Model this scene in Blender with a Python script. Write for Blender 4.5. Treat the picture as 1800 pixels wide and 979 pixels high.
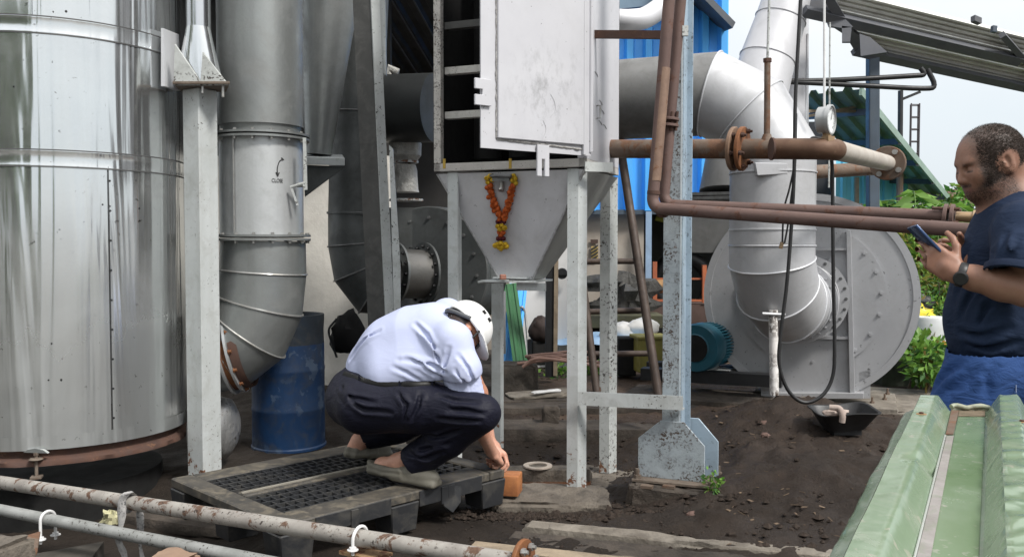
import bpy, bmesh, math, random
import numpy as np
from mathutils import Vector, Matrix, noise as mnoise

rng = random.Random(7)
scene = bpy.context.scene
for o in list(bpy.data.objects):
    bpy.data.objects.remove(o)

# ------------------------------------------------------------------ camera, sky, sun, exposure
F_PX, CX, CY, HZ, CAM_H = 1550.0, 900.0, 489.5, 430.0, 1.3
PITCH = math.atan((CY - HZ) / F_PX)
cam = bpy.data.cameras.new('camera')
cam.sensor_width = 36.0
cam.lens = 36.0 * F_PX / 1800.0
cam.clip_start, cam.clip_end = 0.05, 3000.0
camo = bpy.data.objects.new('camera', cam)
scene.collection.objects.link(camo)
camo.location = (0, 0, CAM_H)
camo.rotation_euler = (math.pi / 2 - PITCH, 0, 0)
scene.camera = camo

SUN_EL, SUN_AZ = math.radians(48), math.radians(134)   # azimuth clockwise from +Y
wd = bpy.data.worlds.new('World')
scene.world = wd
wd.use_nodes = True
wn, wl = wd.node_tree.nodes, wd.node_tree.links
wn.clear()
wout = wn.new('ShaderNodeOutputWorld')
bg = wn.new('ShaderNodeBackground')
sky = wn.new('ShaderNodeTexSky')
sky.sky_type = 'NISHITA'
sky.sun_disc = False
sky.sun_elevation = SUN_EL
sky.sun_rotation = SUN_AZ
sky.altitude, sky.air_density, sky.dust_density, sky.ozone_density = 100, 1.2, 2.5, 1.0
# thin unbroken monsoon cloud over the blue
wtc = wn.new('ShaderNodeTexCoord')
wno = wn.new('ShaderNodeTexNoise')
wno.inputs['Scale'].default_value = 2.2
wno.inputs['Detail'].default_value = 6
wno.inputs['Roughness'].default_value = 0.55
wl.new(wtc.outputs['Generated'], wno.inputs['Vector'])
wrm = wn.new('ShaderNodeMapRange')
wrm.inputs['From Min'].default_value, wrm.inputs['From Max'].default_value = 0.3, 0.6
wrm.inputs['To Min'].default_value, wrm.inputs['To Max'].default_value = 0.74, 0.99
wl.new(wno.outputs['Fac'], wrm.inputs['Value'])
wmx = wn.new('ShaderNodeMix')
wmx.data_type = 'RGBA'
wl.new(wrm.outputs['Result'], wmx.inputs['Factor'])
wl.new(sky.outputs['Color'], wmx.inputs['A'])
wsep = wn.new('ShaderNodeSeparateXYZ')
wl.new(wtc.outputs['Generated'], wsep.inputs[0])
wcr = wn.new('ShaderNodeValToRGB')          # an overcast sky: brightest overhead, paler and bluer low down
wel = wcr.color_ramp.elements
wel[0].position, wel[0].color = 0.0, (.47, .51, .55, 1)
wel[1].position, wel[1].color = 1.0, (1.0, 1.0, 1.0, 1)
for _p, _c in ((.13, (.52, .56, .59, 1)), (.24, (.60, .62, .63, 1)), (.5, (.80, .81, .82, 1))):
    _e = wel.new(_p); _e.color = _c
wl.new(wsep.outputs['Z'], wcr.inputs['Fac'])
wsc = wn.new('ShaderNodeVectorMath'); wsc.operation = 'SCALE'; wsc.inputs['Scale'].default_value = 8.8
wl.new(wcr.outputs['Color'], wsc.inputs[0])
wl.new(wsc.outputs['Vector'], wmx.inputs['B'])
bg.inputs['Strength'].default_value = 0.1
wl.new(wmx.outputs['Result'], bg.inputs['Color'])
wl.new(bg.outputs['Background'], wout.inputs['Surface'])

sl = bpy.data.lights.new('sun', 'SUN')
sl.energy, sl.angle, sl.color = 2.0, math.radians(11), (1.0, 0.97, 0.92)
slo = bpy.data.objects.new('sun', sl)
scene.collection.objects.link(slo)
_sd = Vector((math.sin(SUN_AZ) * math.cos(SUN_EL), math.cos(SUN_AZ) * math.cos(SUN_EL), math.sin(SUN_EL)))
slo.rotation_euler = (-_sd).to_track_quat('-Z', 'Y').to_euler()

vs = scene.view_settings
vs.view_transform, vs.look, vs.exposure, vs.gamma = 'Standard', 'None', 0.92, 1.0
vs.use_curve_mapping = False
scene.cycles.max_bounces = 6
scene.cycles.diffuse_bounces = 3
scene.cycles.glossy_bounces = 4

# ------------------------------------------------------------------ survey: photo pixel + distance -> metres
_cp, _sp = math.cos(PITCH), math.sin(PITCH)
def P(px, py, Y):
    xc, yc = (px - CX) / F_PX, -(py - CY) / F_PX
    d = Vector((xc, _cp + _sp * yc, -_sp + _cp * yc))
    k = Y / d.y
    return Vector((d.x * k, Y, CAM_H + d.z * k))
def G(px, py, z=0.0):
    xc, yc = (px - CX) / F_PX, -(py - CY) / F_PX
    d = Vector((xc, _cp + _sp * yc, -_sp + _cp * yc))
    k = (z - CAM_H) / d.z
    return Vector((d.x * k, d.y * k, z))
def S(px, Y):            # a length in pixels at a distance
    return px * Y / F_PX
V = Vector
UP = V((0, 0, 1))
U2 = V((0.927, -0.374, 0)).normalized()    # the yard's grid
V2 = V((0.374, 0.927, 0)).normalized()

# ------------------------------------------------------------------ mesh builder
def frame(axis, hint=None):
    a = axis.normalized()
    h = hint if hint is not None else (UP if abs(a.z) < 0.95 else V((0, 1, 0)))
    x = h.cross(a)
    if x.length < 1e-6:
        x = V((1, 0, 0)).cross(a)
    x.normalize()
    y = a.cross(x).normalized()
    return x, y, a

class MB:
    def __init__(self):
        self.v, self.f = [], []
    def add(self, vs_, fs):
        n = len(self.v)
        self.v += [tuple(p) for p in vs_]
        self.f += [tuple(i + n for i in f) for f in fs]
        return self
    def obox(self, c, ax, ay, az):          # centre + half-extent vectors
        c = V(c)
        vs_ = [c + sx * ax + sy * ay + sz * az for sz in (-1, 1) for sy in (-1, 1) for sx in (-1, 1)]
        fs = [(0, 2, 3, 1), (4, 5, 7, 6), (0, 1, 5, 4), (2, 6, 7, 3), (0, 4, 6, 2), (1, 3, 7, 5)]
        if ax.cross(ay).dot(az) < 0:
            fs = [f[::-1] for f in fs]
        return self.add(vs_, fs)
    def box(self, c, size, rz=0.0):
        cz, sz = math.cos(rz), math.sin(rz)
        return self.obox(c, V((cz, sz, 0)) * size[0] / 2, V((-sz, cz, 0)) * size[1] / 2, V((0, 0, size[2] / 2)))
    def bar(self, p0, p1, w, h, hint=None):
        p0, p1 = V(p0), V(p1)
        x, y, a = frame(p1 - p0, hint)
        return self.obox((p0 + p1) / 2, x * w / 2, y * h / 2, (p1 - p0) / 2)
    def tube(self, pts, r, n=12, cap=True, ex=1.0):
        pts = [V(p) for p in pts]
        m = len(pts)
        rs = r if isinstance(r, (list, tuple)) else [r] * m
        tang = []
        for i in range(m):
            a = pts[max(i - 1, 0)]; b = pts[min(i + 1, m - 1)]
            tang.append((b - a).normalized())
        x, y, a = frame(tang[0])
        vs_ = []
        for i in range(m):
            t = tang[i]
            x = (x - t * x.dot(t))
            if x.length < 1e-6:
                x = frame(t)[0]
            x.normalize()
            y = t.cross(x)
            for k in range(n):
                an = 2 * math.pi * k / n
                vs_.append(pts[i] + (x * math.cos(an) * ex + y * math.sin(an)) * rs[i])
        fs = []
        for i in range(m - 1):
            for k in range(n):
                k2 = (k + 1) % n
                fs.append((i * n + k, i * n + k2, (i + 1) * n + k2, (i + 1) * n + k))
        if cap:
            fs.append(tuple(range(n))[::-1])
            fs.append(tuple((m - 1) * n + k for k in range(n)))
        return self.add(vs_, fs)
    def rev(self, prof, p0, axis, n=32, cap=True, a0=0.0, a1=2 * math.pi, hint=None):
        # prof: list of (radius, distance along axis)
        x, y, a = frame(V(axis), hint)
        p0 = V(p0)
        full = abs(a1 - a0 - 2 * math.pi) < 1e-6
        cnt = n if full else n + 1
        vs_ = []
        for r, t in prof:
            for k in range(cnt):
                an = a0 + (a1 - a0) * k / n
                vs_.append(p0 + a * t + (x * math.cos(an) + y * math.sin(an)) * r)
        fs = []
        for i in range(len(prof) - 1):
            for k in range(n):
                k2 = (k + 1) % cnt
                fs.append((i * cnt + k, i * cnt + k2, (i + 1) * cnt + k2, (i + 1) * cnt + k))
        if cap and full:
            if prof[0][0] > 1e-5: fs.append(tuple(range(cnt))[::-1])
            if prof[-1][0] > 1e-5: fs.append(tuple((len(prof) - 1) * cnt + k for k in range(cnt)))
        return self.add(vs_, fs)
    def ring(self, c, axis, r0, r1, th, n=32):     # flat flange with a hole
        x, y, a = frame(V(axis)); c = V(c)
        prof = [(r0, -th / 2), (r1, -th / 2), (r1, th / 2), (r0, th / 2), (r0, -th / 2)]
        return self.rev(prof, c, axis, n, cap=False)
    def plate(self, outline, ext):                 # polygon extruded by a vector
        o = [V(p) for p in outline]; e = V(ext); n = len(o)
        nrm = V((0, 0, 0))
        for i in range(n):
            nrm += (o[i] - o[0]).cross(o[(i + 1) % n] - o[0])
        vs_ = o + [p + e for p in o]
        fs = [tuple(range(n))[::-1], tuple(range(n, 2 * n))]
        fs += [(i, (i + 1) % n, n + (i + 1) % n, n + i) for i in range(n)]
        if nrm.dot(e) < 0:
            fs = [f[::-1] for f in fs]
        return self.add(vs_, fs)
    def angle(self, p0, p1, a, b, t):              # L section: legs along vectors a and b
        p0, p1, a, b = V(p0), V(p1), V(a), V(b)
        an, bn = a.normalized(), b.normalized()
        o = [p0, p0 + a, p0 + a + bn * t, p0 + an * t + bn * t, p0 + an * t + b, p0 + b]
        return self.plate(o, p1 - p0)
    def grid(self, fn, nu, nv, flip=False):
        vs_ = [fn(i / nu, j / nv) for j in range(nv + 1) for i in range(nu + 1)]
        w = nu + 1
        fs = [(j * w + i, j * w + i + 1, (j + 1) * w + i + 1, (j + 1) * w + i) for j in range(nv) for i in range(nu)]
        if flip: fs = [f[::-1] for f in fs]
        return self.add(vs_, fs)
    def bolt(self, p, axis, r, h):
        return self.rev([(r * 1.5, 0), (r * 1.5, h * .25), (r, h * .25), (r, h), (0.0001, h)], p, axis, 6, cap=True)
    def build(self, name, mat, parent=None, smooth=0.6, bevel=0.0, solid=0.0, kind=None, label=None, origin=None, bseg=1):
        org = origin
        if org is None:
            org = world_loc(parent) if parent is not None else V((0, 0, 0))
        me = bpy.data.meshes.new(name)
        me.from_pydata([tuple(V(p) - org) for p in self.v], [], self.f)
        if bevel > 0 or solid:
            bm = bmesh.new(); bm.from_mesh(me)
            if solid:
                bmesh.ops.recalc_face_normals(bm, faces=bm.faces)
                bmesh.ops.solidify(bm, geom=list(bm.faces), thickness=solid)
            if bevel > 0:
                es = [e for e in bm.edges if len(e.link_faces) == 2 and e.calc_face_angle(0) > 0.5]
                bmesh.ops.bevel(bm, geom=es, offset=bevel, segments=bseg, affect='EDGES', profile=0.5, clamp_overlap=True)
            bm.to_mesh(me); bm.free()
        me.validate()
        if smooth:
            me.shade_smooth()
            me.set_sharp_from_angle(angle=smooth)
        if isinstance(mat, (list, tuple)):
            for m in mat: me.materials.append(m)
        else:
            me.materials.append(mat)
        o = bpy.data.objects.new(name, me)
        scene.collection.objects.link(o)
        if parent is not None:
            o.parent = parent
        elif origin is not None:
            o.location = origin
        if kind: o['kind'] = kind
        if label: o['label'] = label
        return o

def world_loc(o):
    l = V((0, 0, 0))
    while o is not None:
        l = l + V(o.location); o = o.parent
    return l

def thing(name, label, cat, loc, group=None):
    o = bpy.data.objects.new(name, None)
    o.empty_display_size = 0.1
    scene.collection.objects.link(o)
    o.location = V(loc)
    tag(o, label, cat, group)
    return o

def tag(o, label, cat, group=None):
    o['label'] = label; o['category'] = cat
    if group: o['group'] = group
    return o

def single(mb, name, mat, label, cat, base, group=None, **k):     # a thing that is one mesh
    o = mb.build(name, mat, None, origin=V(base), **k)
    return tag(o, label, cat, group)

def copy_thing(o, loc=None, label=None, rz=None):
    c = o.copy(); scene.collection.objects.link(c)
    if loc is not None: c.location = V(loc)
    if rz is not None: c.rotation_euler = (0, 0, rz)
    if label: c['label'] = label
    for ch in o.children:
        d = ch.copy(); scene.collection.objects.link(d); d.parent = c
        for g in ch.children:
            e = g.copy(); scene.collection.objects.link(e); e.parent = d
    return c

def copy_part(o, parent, loc=(0, 0, 0), rot=None):
    c = o.copy(); scene.collection.objects.link(c); c.parent = parent; c.location = V(loc)
    if rot is not None: c.rotation_euler = rot
    return c

def arc(p_corner, d_in, d_out, R, n=8):
    """points of a 90-degree-ish bend that starts R before the corner along d_in and leaves along d_out"""
    d_in, d_out = V(d_in).normalized(), V(d_out).normalized()
    ang = d_in.angle(d_out)
    t = R * math.tan(ang / 2)
    s = V(p_corner) - d_in * t
    nrm = (d_out - d_in * d_out.dot(d_in)).normalized()
    c = s + nrm * R
    return [c - nrm * R * math.cos(ang * i / n) + d_in * R * math.sin(ang * i / n) for i in range(n + 1)]

def poly_arc(pts, R, n=6):                      # polyline with rounded corners
    pts = [V(p) for p in pts]
    out = [pts[0]]
    for i in range(1, len(pts) - 1):
        out += arc(pts[i], pts[i] - pts[i - 1], pts[i + 1] - pts[i], R, n)
    out.append(pts[-1])
    return out

def smooth_pts(pts, n=6):                       # Catmull-Rom
    pts = [V(p) for p in pts]
    q = [2 * pts[0] - pts[1]] + pts + [2 * pts[-1] - pts[-2]]
    out = []
    for i in range(1, len(q) - 2):
        a, b, c, d = q[i - 1], q[i], q[i + 1], q[i + 2]
        for k in range(n):
            t = k / n
            out.append(0.5 * ((2 * b) + (c - a) * t + (2 * a - 5 * b + 4 * c - d) * t * t + (3 * b - a - 3 * c + d) * t ** 3))
    out.append(pts[-1])
    return out

def lump(c, sx, sy, sz, seed, amp=.25, n=20):
    mb = MB(); c = V(c); vs_, fs = [], []
    for j in range(n // 2 + 1):
        th = math.pi * j / (n // 2)
        for k in range(n):
            ph = 2 * math.pi * k / n; d = V((math.sin(th) * math.cos(ph), math.sin(th) * math.sin(ph), math.cos(th)))
            r = 1 + amp * mnoise.fractal(d * 2.2 + V((seed, seed, 0)), 1, 2, 4)
            p = V((d.x * sx, d.y * sy, d.z * sz)) * r
            if p.z < -sz * .7: p.z = -sz * .7
            vs_.append(c + p)
    for j in range(n // 2):
        for k in range(n): fs.append((j * n + k, (j + 1) * n + k, (j + 1) * n + (k + 1) % n, j * n + (k + 1) % n))
    return mb.add(vs_, fs)
lump0 = lump
# ------------------------------------------------------------------ materials
def new_mat(name):
    m = bpy.data.materials.new(name); m.use_nodes = True
    nt = m.node_tree; nt.nodes.clear()
    out = nt.nodes.new('ShaderNodeOutputMaterial')
    b = nt.nodes.new('ShaderNodeBsdfPrincipled')
    nt.links.new(b.outputs[0], out.inputs['Surface'])
    return m, nt, b
class NT:
    def __init__(s, nt): s.nt = nt
    def n(s, t, **k):
        nd = s.nt.nodes.new(t)
        for a, v in k.items():
            if hasattr(nd, a): setattr(nd, a, v)
            else: nd.inputs[a].default_value = v
        return nd
    def l(s, a, b): s.nt.links.new(a, b)
    def noise(s, vec, scale, detail=5, rough=.55, dist=0.0):
        nd = s.n('ShaderNodeTexNoise'); s.l(vec, nd.inputs['Vector'])
        nd.inputs['Scale'].default_value = scale; nd.inputs['Detail'].default_value = detail
        nd.inputs['Roughness'].default_value = rough; nd.inputs['Distortion'].default_value = dist
        return nd.outputs['Fac']
    def rng(s, v, a, b, c=0.0, d=1.0):
        nd = s.n('ShaderNodeMapRange'); s.l(v, nd.inputs['Value'])
        for k, x in zip(('From Min', 'From Max', 'To Min', 'To Max'), (a, b, c, d)): nd.inputs[k].default_value = x
        return nd.outputs['Result']
    def mix(s, f, a, b):
        nd = s.n('ShaderNodeMix', data_type='RGBA')
        for sock, v in (('Factor', f), ('A', a), ('B', b)):
            if isinstance(v, (int, float)): nd.inputs[sock].default_value = v
            elif isinstance(v, tuple): nd.inputs[sock].default_value = (*v, 1)
            else: s.l(v, nd.inputs[sock])
        return nd.outputs['Result']
    def math(s, op, a, b=0.0):
        nd = s.n('ShaderNodeMath', operation=op)
        for i, v in enumerate((a, b)):
            if isinstance(v, (int, float)): nd.inputs[i].default_value = v
            else: s.l(v, nd.inputs[i])
        return nd.outputs[0]
    def mapping(s, vec, sc=(1, 1, 1), rot=(0, 0, 0)):
        nd = s.n('ShaderNodeMapping'); s.l(vec, nd.inputs['Vector'])
        nd.inputs['Scale'].default_value = sc; nd.inputs['Rotation'].default_value = rot
        return nd.outputs[0]
    def bump(s, h, strength, dist=0.01, prev=None):
        nd = s.n('ShaderNodeBump'); s.l(h, nd.inputs['Height'])
        nd.inputs['Strength'].default_value = strength; nd.inputs['Distance'].default_value = dist
        if prev is not None: s.l(prev, nd.inputs['Normal'])
        return nd.outputs[0]

MATS = {}
def M(name, c1, c2=None, scale=4.0, rough=.5, metal=0.0, bump=.15, bscale=60, bdist=.004,
      rust=0.0, rustcol=(.10, .042, .022), rustcol2=(.19, .085, .04), rscale=7, speck=0.0, speckcol=(.03, .02, .015), sscale=70,
      streak=0.0, streakcol=(.2, .2, .2), dirt=0.0, dirtcol=(.06, .055, .045), rvar=.12, spec=.5, wave=0.0, wscale=(3, 3, .35), foot=0.0, footz=.5, spot=None, dust=None):
    if name in MATS: return MATS[name]
    m, nt, b = new_mat(name); t = NT(nt)
    tc = t.n('ShaderNodeTexCoord').outputs['Object']
    c2 = c2 or tuple(x * .75 for x in c1)
    n1 = t.noise(tc, scale, 6, .6, .3)
    col = t.mix(t.rng(n1, .35, .68), c1, c2)
    rgh = t.rng(n1, .3, .7, rough - rvar, rough + rvar)
    met = metal
    if streak:
        sv = t.mapping(tc, (14, 14, .6))
        sn = t.rng(t.noise(sv, 1.0, 5, .6), .5, .75)
        col = t.mix(t.math('MULTIPLY', sn, streak), col, streakcol)
    if dirt:
        dn = t.rng(t.noise(tc, scale * 1.9, 8, .68, .6), .48, .72)
        dn = t.math('MULTIPLY', dn, dirt)
        col = t.mix(dn, col, dirtcol)
        rgh = t.math('ADD', rgh, t.math('MULTIPLY', dn, .25))
        if metal: met = t.math('MULTIPLY', t.math('SUBTRACT', 1.0, dn), metal)
    if dust:
        dz = t.n('ShaderNodeSeparateXYZ'); t.l(tc, dz.inputs[0])
        du = t.math('MULTIPLY', t.rng(dz.outputs['Z'], dust[1], dust[0]), t.rng(n1, .2, .6, .6, 1.0))
        rgh = t.math('ADD', rgh, t.math('MULTIPLY', du, .24)); col = t.mix(t.math('MULTIPLY', du, .45), col, dust[2])
    if rust:
        rn = t.noise(tc, rscale, 9, .68, .5)
        if foot:
            fz = t.n('ShaderNodeSeparateXYZ'); t.l(tc, fz.inputs[0])
            rn = t.math('ADD', rn, t.rng(fz.outputs['Z'], 0.0, footz, foot, 0.0))
        rm = t.rng(rn, .72 - rust * .5, .77 - rust * .5)
        rc = t.mix(t.rng(t.noise(tc, rscale * 6, 6, .7), .35, .65), rustcol, rustcol2)
        col = t.mix(rm, col, rc)
        rgh = t.mix(rm, rgh, (.82, .82, .82))
        if metal:
            met = t.math('MULTIPLY', t.math('SUBTRACT', 1.0, rm), met)
    if spot:
        px, py, pz, pr, pc, ps = spot
        dv = t.n('ShaderNodeVectorMath', operation='DISTANCE'); t.l(tc, dv.inputs[0]); dv.inputs[1].default_value = (px, py, pz)
        sm_ = t.math('MULTIPLY', t.rng(dv.outputs['Value'], pr, pr * .15), t.rng(t.noise(t.mapping(tc, (1, 1, .55)), 15, 7, .75, .15), .50, .68))
        col = t.mix(t.math('MULTIPLY', sm_, ps), col, pc)
    if speck:
        sn = t.noise(tc, sscale, 4, .6, .2)
        gate = t.rng(t.noise(tc, sscale * .11, 4, .6), .42, .6)
        sm = t.math('MULTIPLY', t.rng(sn, .70 - speck * .25, .73 - speck * .25), gate)
        col = t.mix(sm, col, speckcol)
    t.l(col, b.inputs['Base Color'])
    t.l(rgh, b.inputs['Roughness'])
    if isinstance(met, (int, float)): b.inputs['Metallic'].default_value = met
    else: t.l(met, b.inputs['Metallic'])
    b.inputs['Specular IOR Level'].default_value = spec
    nrm = None
    if wave:
        wv = t.mapping(tc, wscale)
        nrm = t.bump(t.noise(wv, 1.0, 2.5, .5, .8), wave, .05)
    if bump:
        nrm = t.bump(t.noise(tc, bscale, 6, .65), bump, bdist, nrm)
    if nrm is not None: t.l(nrm, b.inputs['Normal'])
    MATS[name] = m
    return m

SILVER = M('silver_paint', (.56, .575, .58), (.46, .475, .48), 3, .42, .55, .12, 90, dirt=.45, dirtcol=(.16, .165, .16), streak=.25, streakcol=(.25, .26, .26))
SILVERB = M('bright_aluminium_paint', (.66, .67, .69), (.56, .57, .59), 2.5, .45, .35, .12, 70, dirt=.35, dirtcol=(.30, .30, .30), streak=.2, streakcol=(.4, .4, .41))
SILVERD = M('dull_silver_paint', (.30, .315, .31), (.20, .21, .21), 3, .42, .6, .15, 70, dirt=.6, dirtcol=(.15, .15, .145), streak=.35, streakcol=(.19, .19, .185))
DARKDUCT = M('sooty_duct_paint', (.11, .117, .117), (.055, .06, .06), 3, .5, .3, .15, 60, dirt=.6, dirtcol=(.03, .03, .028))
GREYDUCT = M('grey_duct_paint', (.23, .23, .225), (.17, .17, .167), 6, .5, .25, .2, 120, dirt=.5, dirtcol=(.12, .118, .11))
STEELGREY = M('grey_steel_paint', (.54, .565, .565), (.45, .475, .47), 5, .5, .1, .12, 80, rust=.03, foot=.20, footz=.45, rscale=22, dirt=.5, dirtcol=(.27, .27, .245), speck=.25, streak=.3, streakcol=(.33, .33, .31))
STEELPLAIN = M('plain_grey_steel_paint', (.54, .565, .565), (.45, .475, .47), 5, .5, .1, .12, 80, dirt=.5, dirtcol=(.27, .27, .245), speck=.35, streak=.3, streakcol=(.33, .33, .31))
STEELRUST = M('scuffed_steel_paint', (.50, .52, .51), (.40, .415, .40), 6, .55, .1, .2, 80, rust=.10, foot=.16, footz=.7, rscale=9, speck=.55, sscale=60, dirt=.3)
WHITEP = M('white_enamel', (.55, .55, .575), (.49, .49, .52), 2.5, .42, .05, .06, 50, dirt=.28, dirtcol=(.42, .42, .43), speck=.10, sscale=45, speckcol=(.12, .12, .12))
WHITER = M('chipped_white_paint', (.58, .56, .52), (.45, .43, .40), 6, .6, 0, .3, 90, rust=.2, speck=.75, sscale=90, rscale=12)
BLUEGREY = M('blue_grey_paint', (.36, .45, .53), (.29, .37, .44), 5, .5, .1, .15, 70, rust=.10, rscale=14, speck=.45, sscale=55, dirt=.2)
BLUEGREYR = M('blistered_blue_grey_paint', (.37, .42, .45), (.29, .33, .355), 9, .6, .1, .4, 70, rust=.13, rscale=30, rustcol=(.09, .055, .035), rustcol2=(.15, .09, .055), speck=.72, sscale=85, speckcol=(.06, .04, .028), dirt=.3)
RUSTPIPE = M('rusty_pipe', (.105, .064, .055), (.15, .096, .082), 9, .72, .15, .35, 70, rust=.3, rustcol=(.075, .034, .024), rustcol2=(.15, .075, .05), rscale=14)
RUSTPIPE2 = M('weathered_brown_pipe', (.17, .125, .095), (.11, .072, .05), 7, .7, .15, .3, 60, rust=.42, rustcol=(.10, .05, .03), rustcol2=(.17, .085, .045), rscale=9, dirt=.3, dirtcol=(.22, .2, .17))
RUSTFL = M('orange_rust', (.22, .085, .028), (.12, .05, .025), 12, .8, .1, .5, 90, rust=.3, rustcol=(.08, .03, .018), rustcol2=(.30, .13, .045), rscale=14)
RUSTDK = M('dark_rust', (.065, .036, .028), (.10, .05, .034), 10, .85, .1, .6, 60, rust=.3, rustcol=(.03, .02, .016), rustcol2=(.16, .075, .04), rscale=14)
BEIGEPIPE = M('pale_primer_pipe', (.44, .40, .35), (.36, .32, .28), 6, .55, 0, .1, 60, dirt=.3, dirtcol=(.25, .22, .18))
PEELPIPE = M('peeling_grey_pipe', (.34, .32, .29), (.23, .21, .19), 9, .65, .05, .4, 70, rust=.36, rscale=17, rustcol=(.075, .04, .026), rustcol2=(.14, .08, .05), speck=.4, streak=0)
PEELPIPE2 = M('grey_pipe_paint', (.31, .315, .305), (.21, .215, .205), 9, .6, .05, .3, 70, rust=.12, rscale=8, speck=.45)
WEBDARK = M('dark_web_grey', (.085, .085, .083), (.055, .055, .053), 6, .55, .2, .2, 80, dirt=.5, dirtcol=(.15, .148, .14))  # web coloured much darker than the flange
BASEBR = M('mud_caked_steel', (.17, .135, .105), (.10, .075, .058), 14, .9, 0, .6, 60, rust=.2, rscale=20, dirt=.4, dirtcol=(.28, .25, .21))
BLACKST = M('black_steel', (.025, .026, .028), (.015, .015, .016), 6, .5, .2, .2, 60)
NAVYST = M('navy_steel_paint', (.07, .095, .125), (.05, .07, .095), 4, .5, .1, .1, 60, dirt=.3)
DEEPBLACK = M('deep_black', (.008, .008, .008), (.004, .004, .004), 6, .9, 0, .3, 40)  # for black things and for shadow put into colour
ZINC = M('zinc_bolt', (.45, .45, .44), (.28, .27, .25), 20, .45, .7, .1, 100)
DULLBOLT = M('dull_bolt', (.20, .205, .205), (.11, .11, .11), 20, .5, .5, .1, 100)
BRASS = M('brass', (.42, .29, .17), (.30, .20, .11), 12, .4, .6, .15, 60, dirt=.4, dirtcol=(.3, .27, .22))
RUBBER = M('black_rubber', (.014, .014, .015), (.022, .022, .023), 10, .45, 0, .1, 60)
BLUEDRUM = M('blue_plastic', (.011, .045, .125), (.007, .028, .08), 4, .5, 0, .1, 60, dirt=.75, dirtcol=(.055, .06, .06), speck=.55, sscale=13, speckcol=(.09, .13, .19), wave=.12, wscale=(5, 5, 3))
DRUMLID = M('grimy_plastic', (.022, .036, .055), (.022, .026, .032), 6, .6, 0, .2, 60, dirt=.6, dirtcol=(.09, .085, .075))
BLUESHEET = M('blue_sheet_paint', (.09, .44, .94), (.075, .40, .90), 2, .42, 0, .05, 40, dirt=.15, dirtcol=(.12, .3, .6), streak=.15, streakcol=(.1, .34, .75))
TEALSHEET = M('teal_sheet_paint', (.20, .64, .85), (.17, .57, .78), 2, .5, 0, .05, 40, dirt=.15, dirtcol=(.10, .32, .42))
GREENROOF = M('dull_green_sheet', (.26, .36, .30), (.20, .28, .235), 2, .55, .1, .1, 40, dirt=.3, dirtcol=(.12, .15, .13))
GALV = M('weathered_galvanised_sheet', (.80, .80, .76), (.66, .66, .62), 3, .45, .25, .1, 40, dirt=.5, dirtcol=(.42, .42, .39), streak=.0)
DARKSHEET = M('dark_roof_sheet', (.035, .033, .032), (.022, .021, .02), 3, .55, .2, .1, 40, dirt=.4, dirtcol=(.05, .045, .04))
CONC = M('weathered_concrete', (.17, .146, .118), (.095, .08, .065), 5, .9, 0, .9, 45, .015, dirt=.85, dirtcol=(.055, .048, .042), speck=.3, sscale=60)
CONCL = M('pale_concrete', (.25, .222, .185), (.15, .13, .105), 6, .9, 0, .8, 45, .012, dirt=.8, dirtcol=(.10, .085, .07))
PLASTER = M('whitewashed_plaster', (.74, .71, .65), (.62, .60, .55), 3, .9, 0, .4, 30, .01, dirt=.35, dirtcol=(.34, .31, .27))
WALLBEIGE = M('beige_wall_paint', (.40, .36, .31), (.32, .28, .24), 1.5, .85, 0, .2, 30, dirt=.4, dirtcol=(.22, .19, .16))
WALLWHITE = M('white_wall_paint', (.84, .83, .82), (.72, .71, .69), 1.2, .8, 0, .1, 30, dirt=.15, dirtcol=(.5, .48, .46))
TEALMOTOR = M('teal_motor_paint', (.018, .12, .17), (.014, .085, .125), 5, .42, .1, .1, 60, dirt=.3, dirtcol=(.05, .09, .1))
BLACKPL = M('black_recycled_plastic', (.026, .027, .030), (.016, .017, .019), 5, .5, 0, .25, 60, dirt=.6, dirtcol=(.085, .078, .066))
PALDUST = M('dusty_pallet_plastic', (.072, .064, .053), (.034, .032, .029), 7, .6, 0, .3, 50, dirt=.95, dirtcol=(.175, .148, .108))
REDBROWNBAG = M('brown_sack', (.035, .02, .016), (.02, .013, .012), 7, .8, 0, .4, 30)
WOODP = M('grey_wood', (.30, .24, .17), (.20, .155, .11), 9, .8, 0, .3, 40, dirt=.4)
COPPER = M('pinkish_rod', (.45, .28, .22), (.36, .22, .18), 7, .5, .2, .1, 60)
YELLOWCR = M('olive_yellow_plastic', (.30, .27, .07), (.22, .20, .05), 5, .6, 0, .15, 40, dirt=.5, dirtcol=(.12, .11, .05))
ORANGEST = M('orange_primer', (.45, .13, .05), (.33, .09, .04), 6, .6, 0, .1, 40, dirt=.3)
WHITEPL = M('white_plastic', (.72, .72, .72), (.62, .62, .62), 5, .45, 0, .1, 40, dirt=.3, dirtcol=(.4, .39, .37))
YELLOWPL = M('yellow_plastic_sack', (.75, .62, .04), (.60, .48, .03), 6, .4, 0, .3, 25, dirt=.2, dirtcol=(.35, .25, .04))
TARP = M('pale_blue_tarpaulin', (.30, .50, .75), (.45, .62, .80), 4, .5, 0, .3, 12)
SACKW = M('white_sack', (.72, .71, .69), (.58, .57, .54), 7, .7, 0, .4, 30)
BRICKM = M('wet_orange_block', (.40, .16, .055), (.28, .10, .035), 14, .6, 0, .5, 60, dirt=.4, dirtcol=(.16, .06, .03))
WETWATER = M('rusty_water', (.16, .065, .03), (.10, .04, .02), 3, .08, 0, .05, 12, rvar=.03)
LEAFA = None
def RP(px, py, p0, n):                 # where a sight line meets a plane
    o = V((0, 0, CAM_H)); d = P(px, py, 1.0) - o
    return o + d * ((V(p0) - o).dot(n) / d.dot(n))

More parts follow.
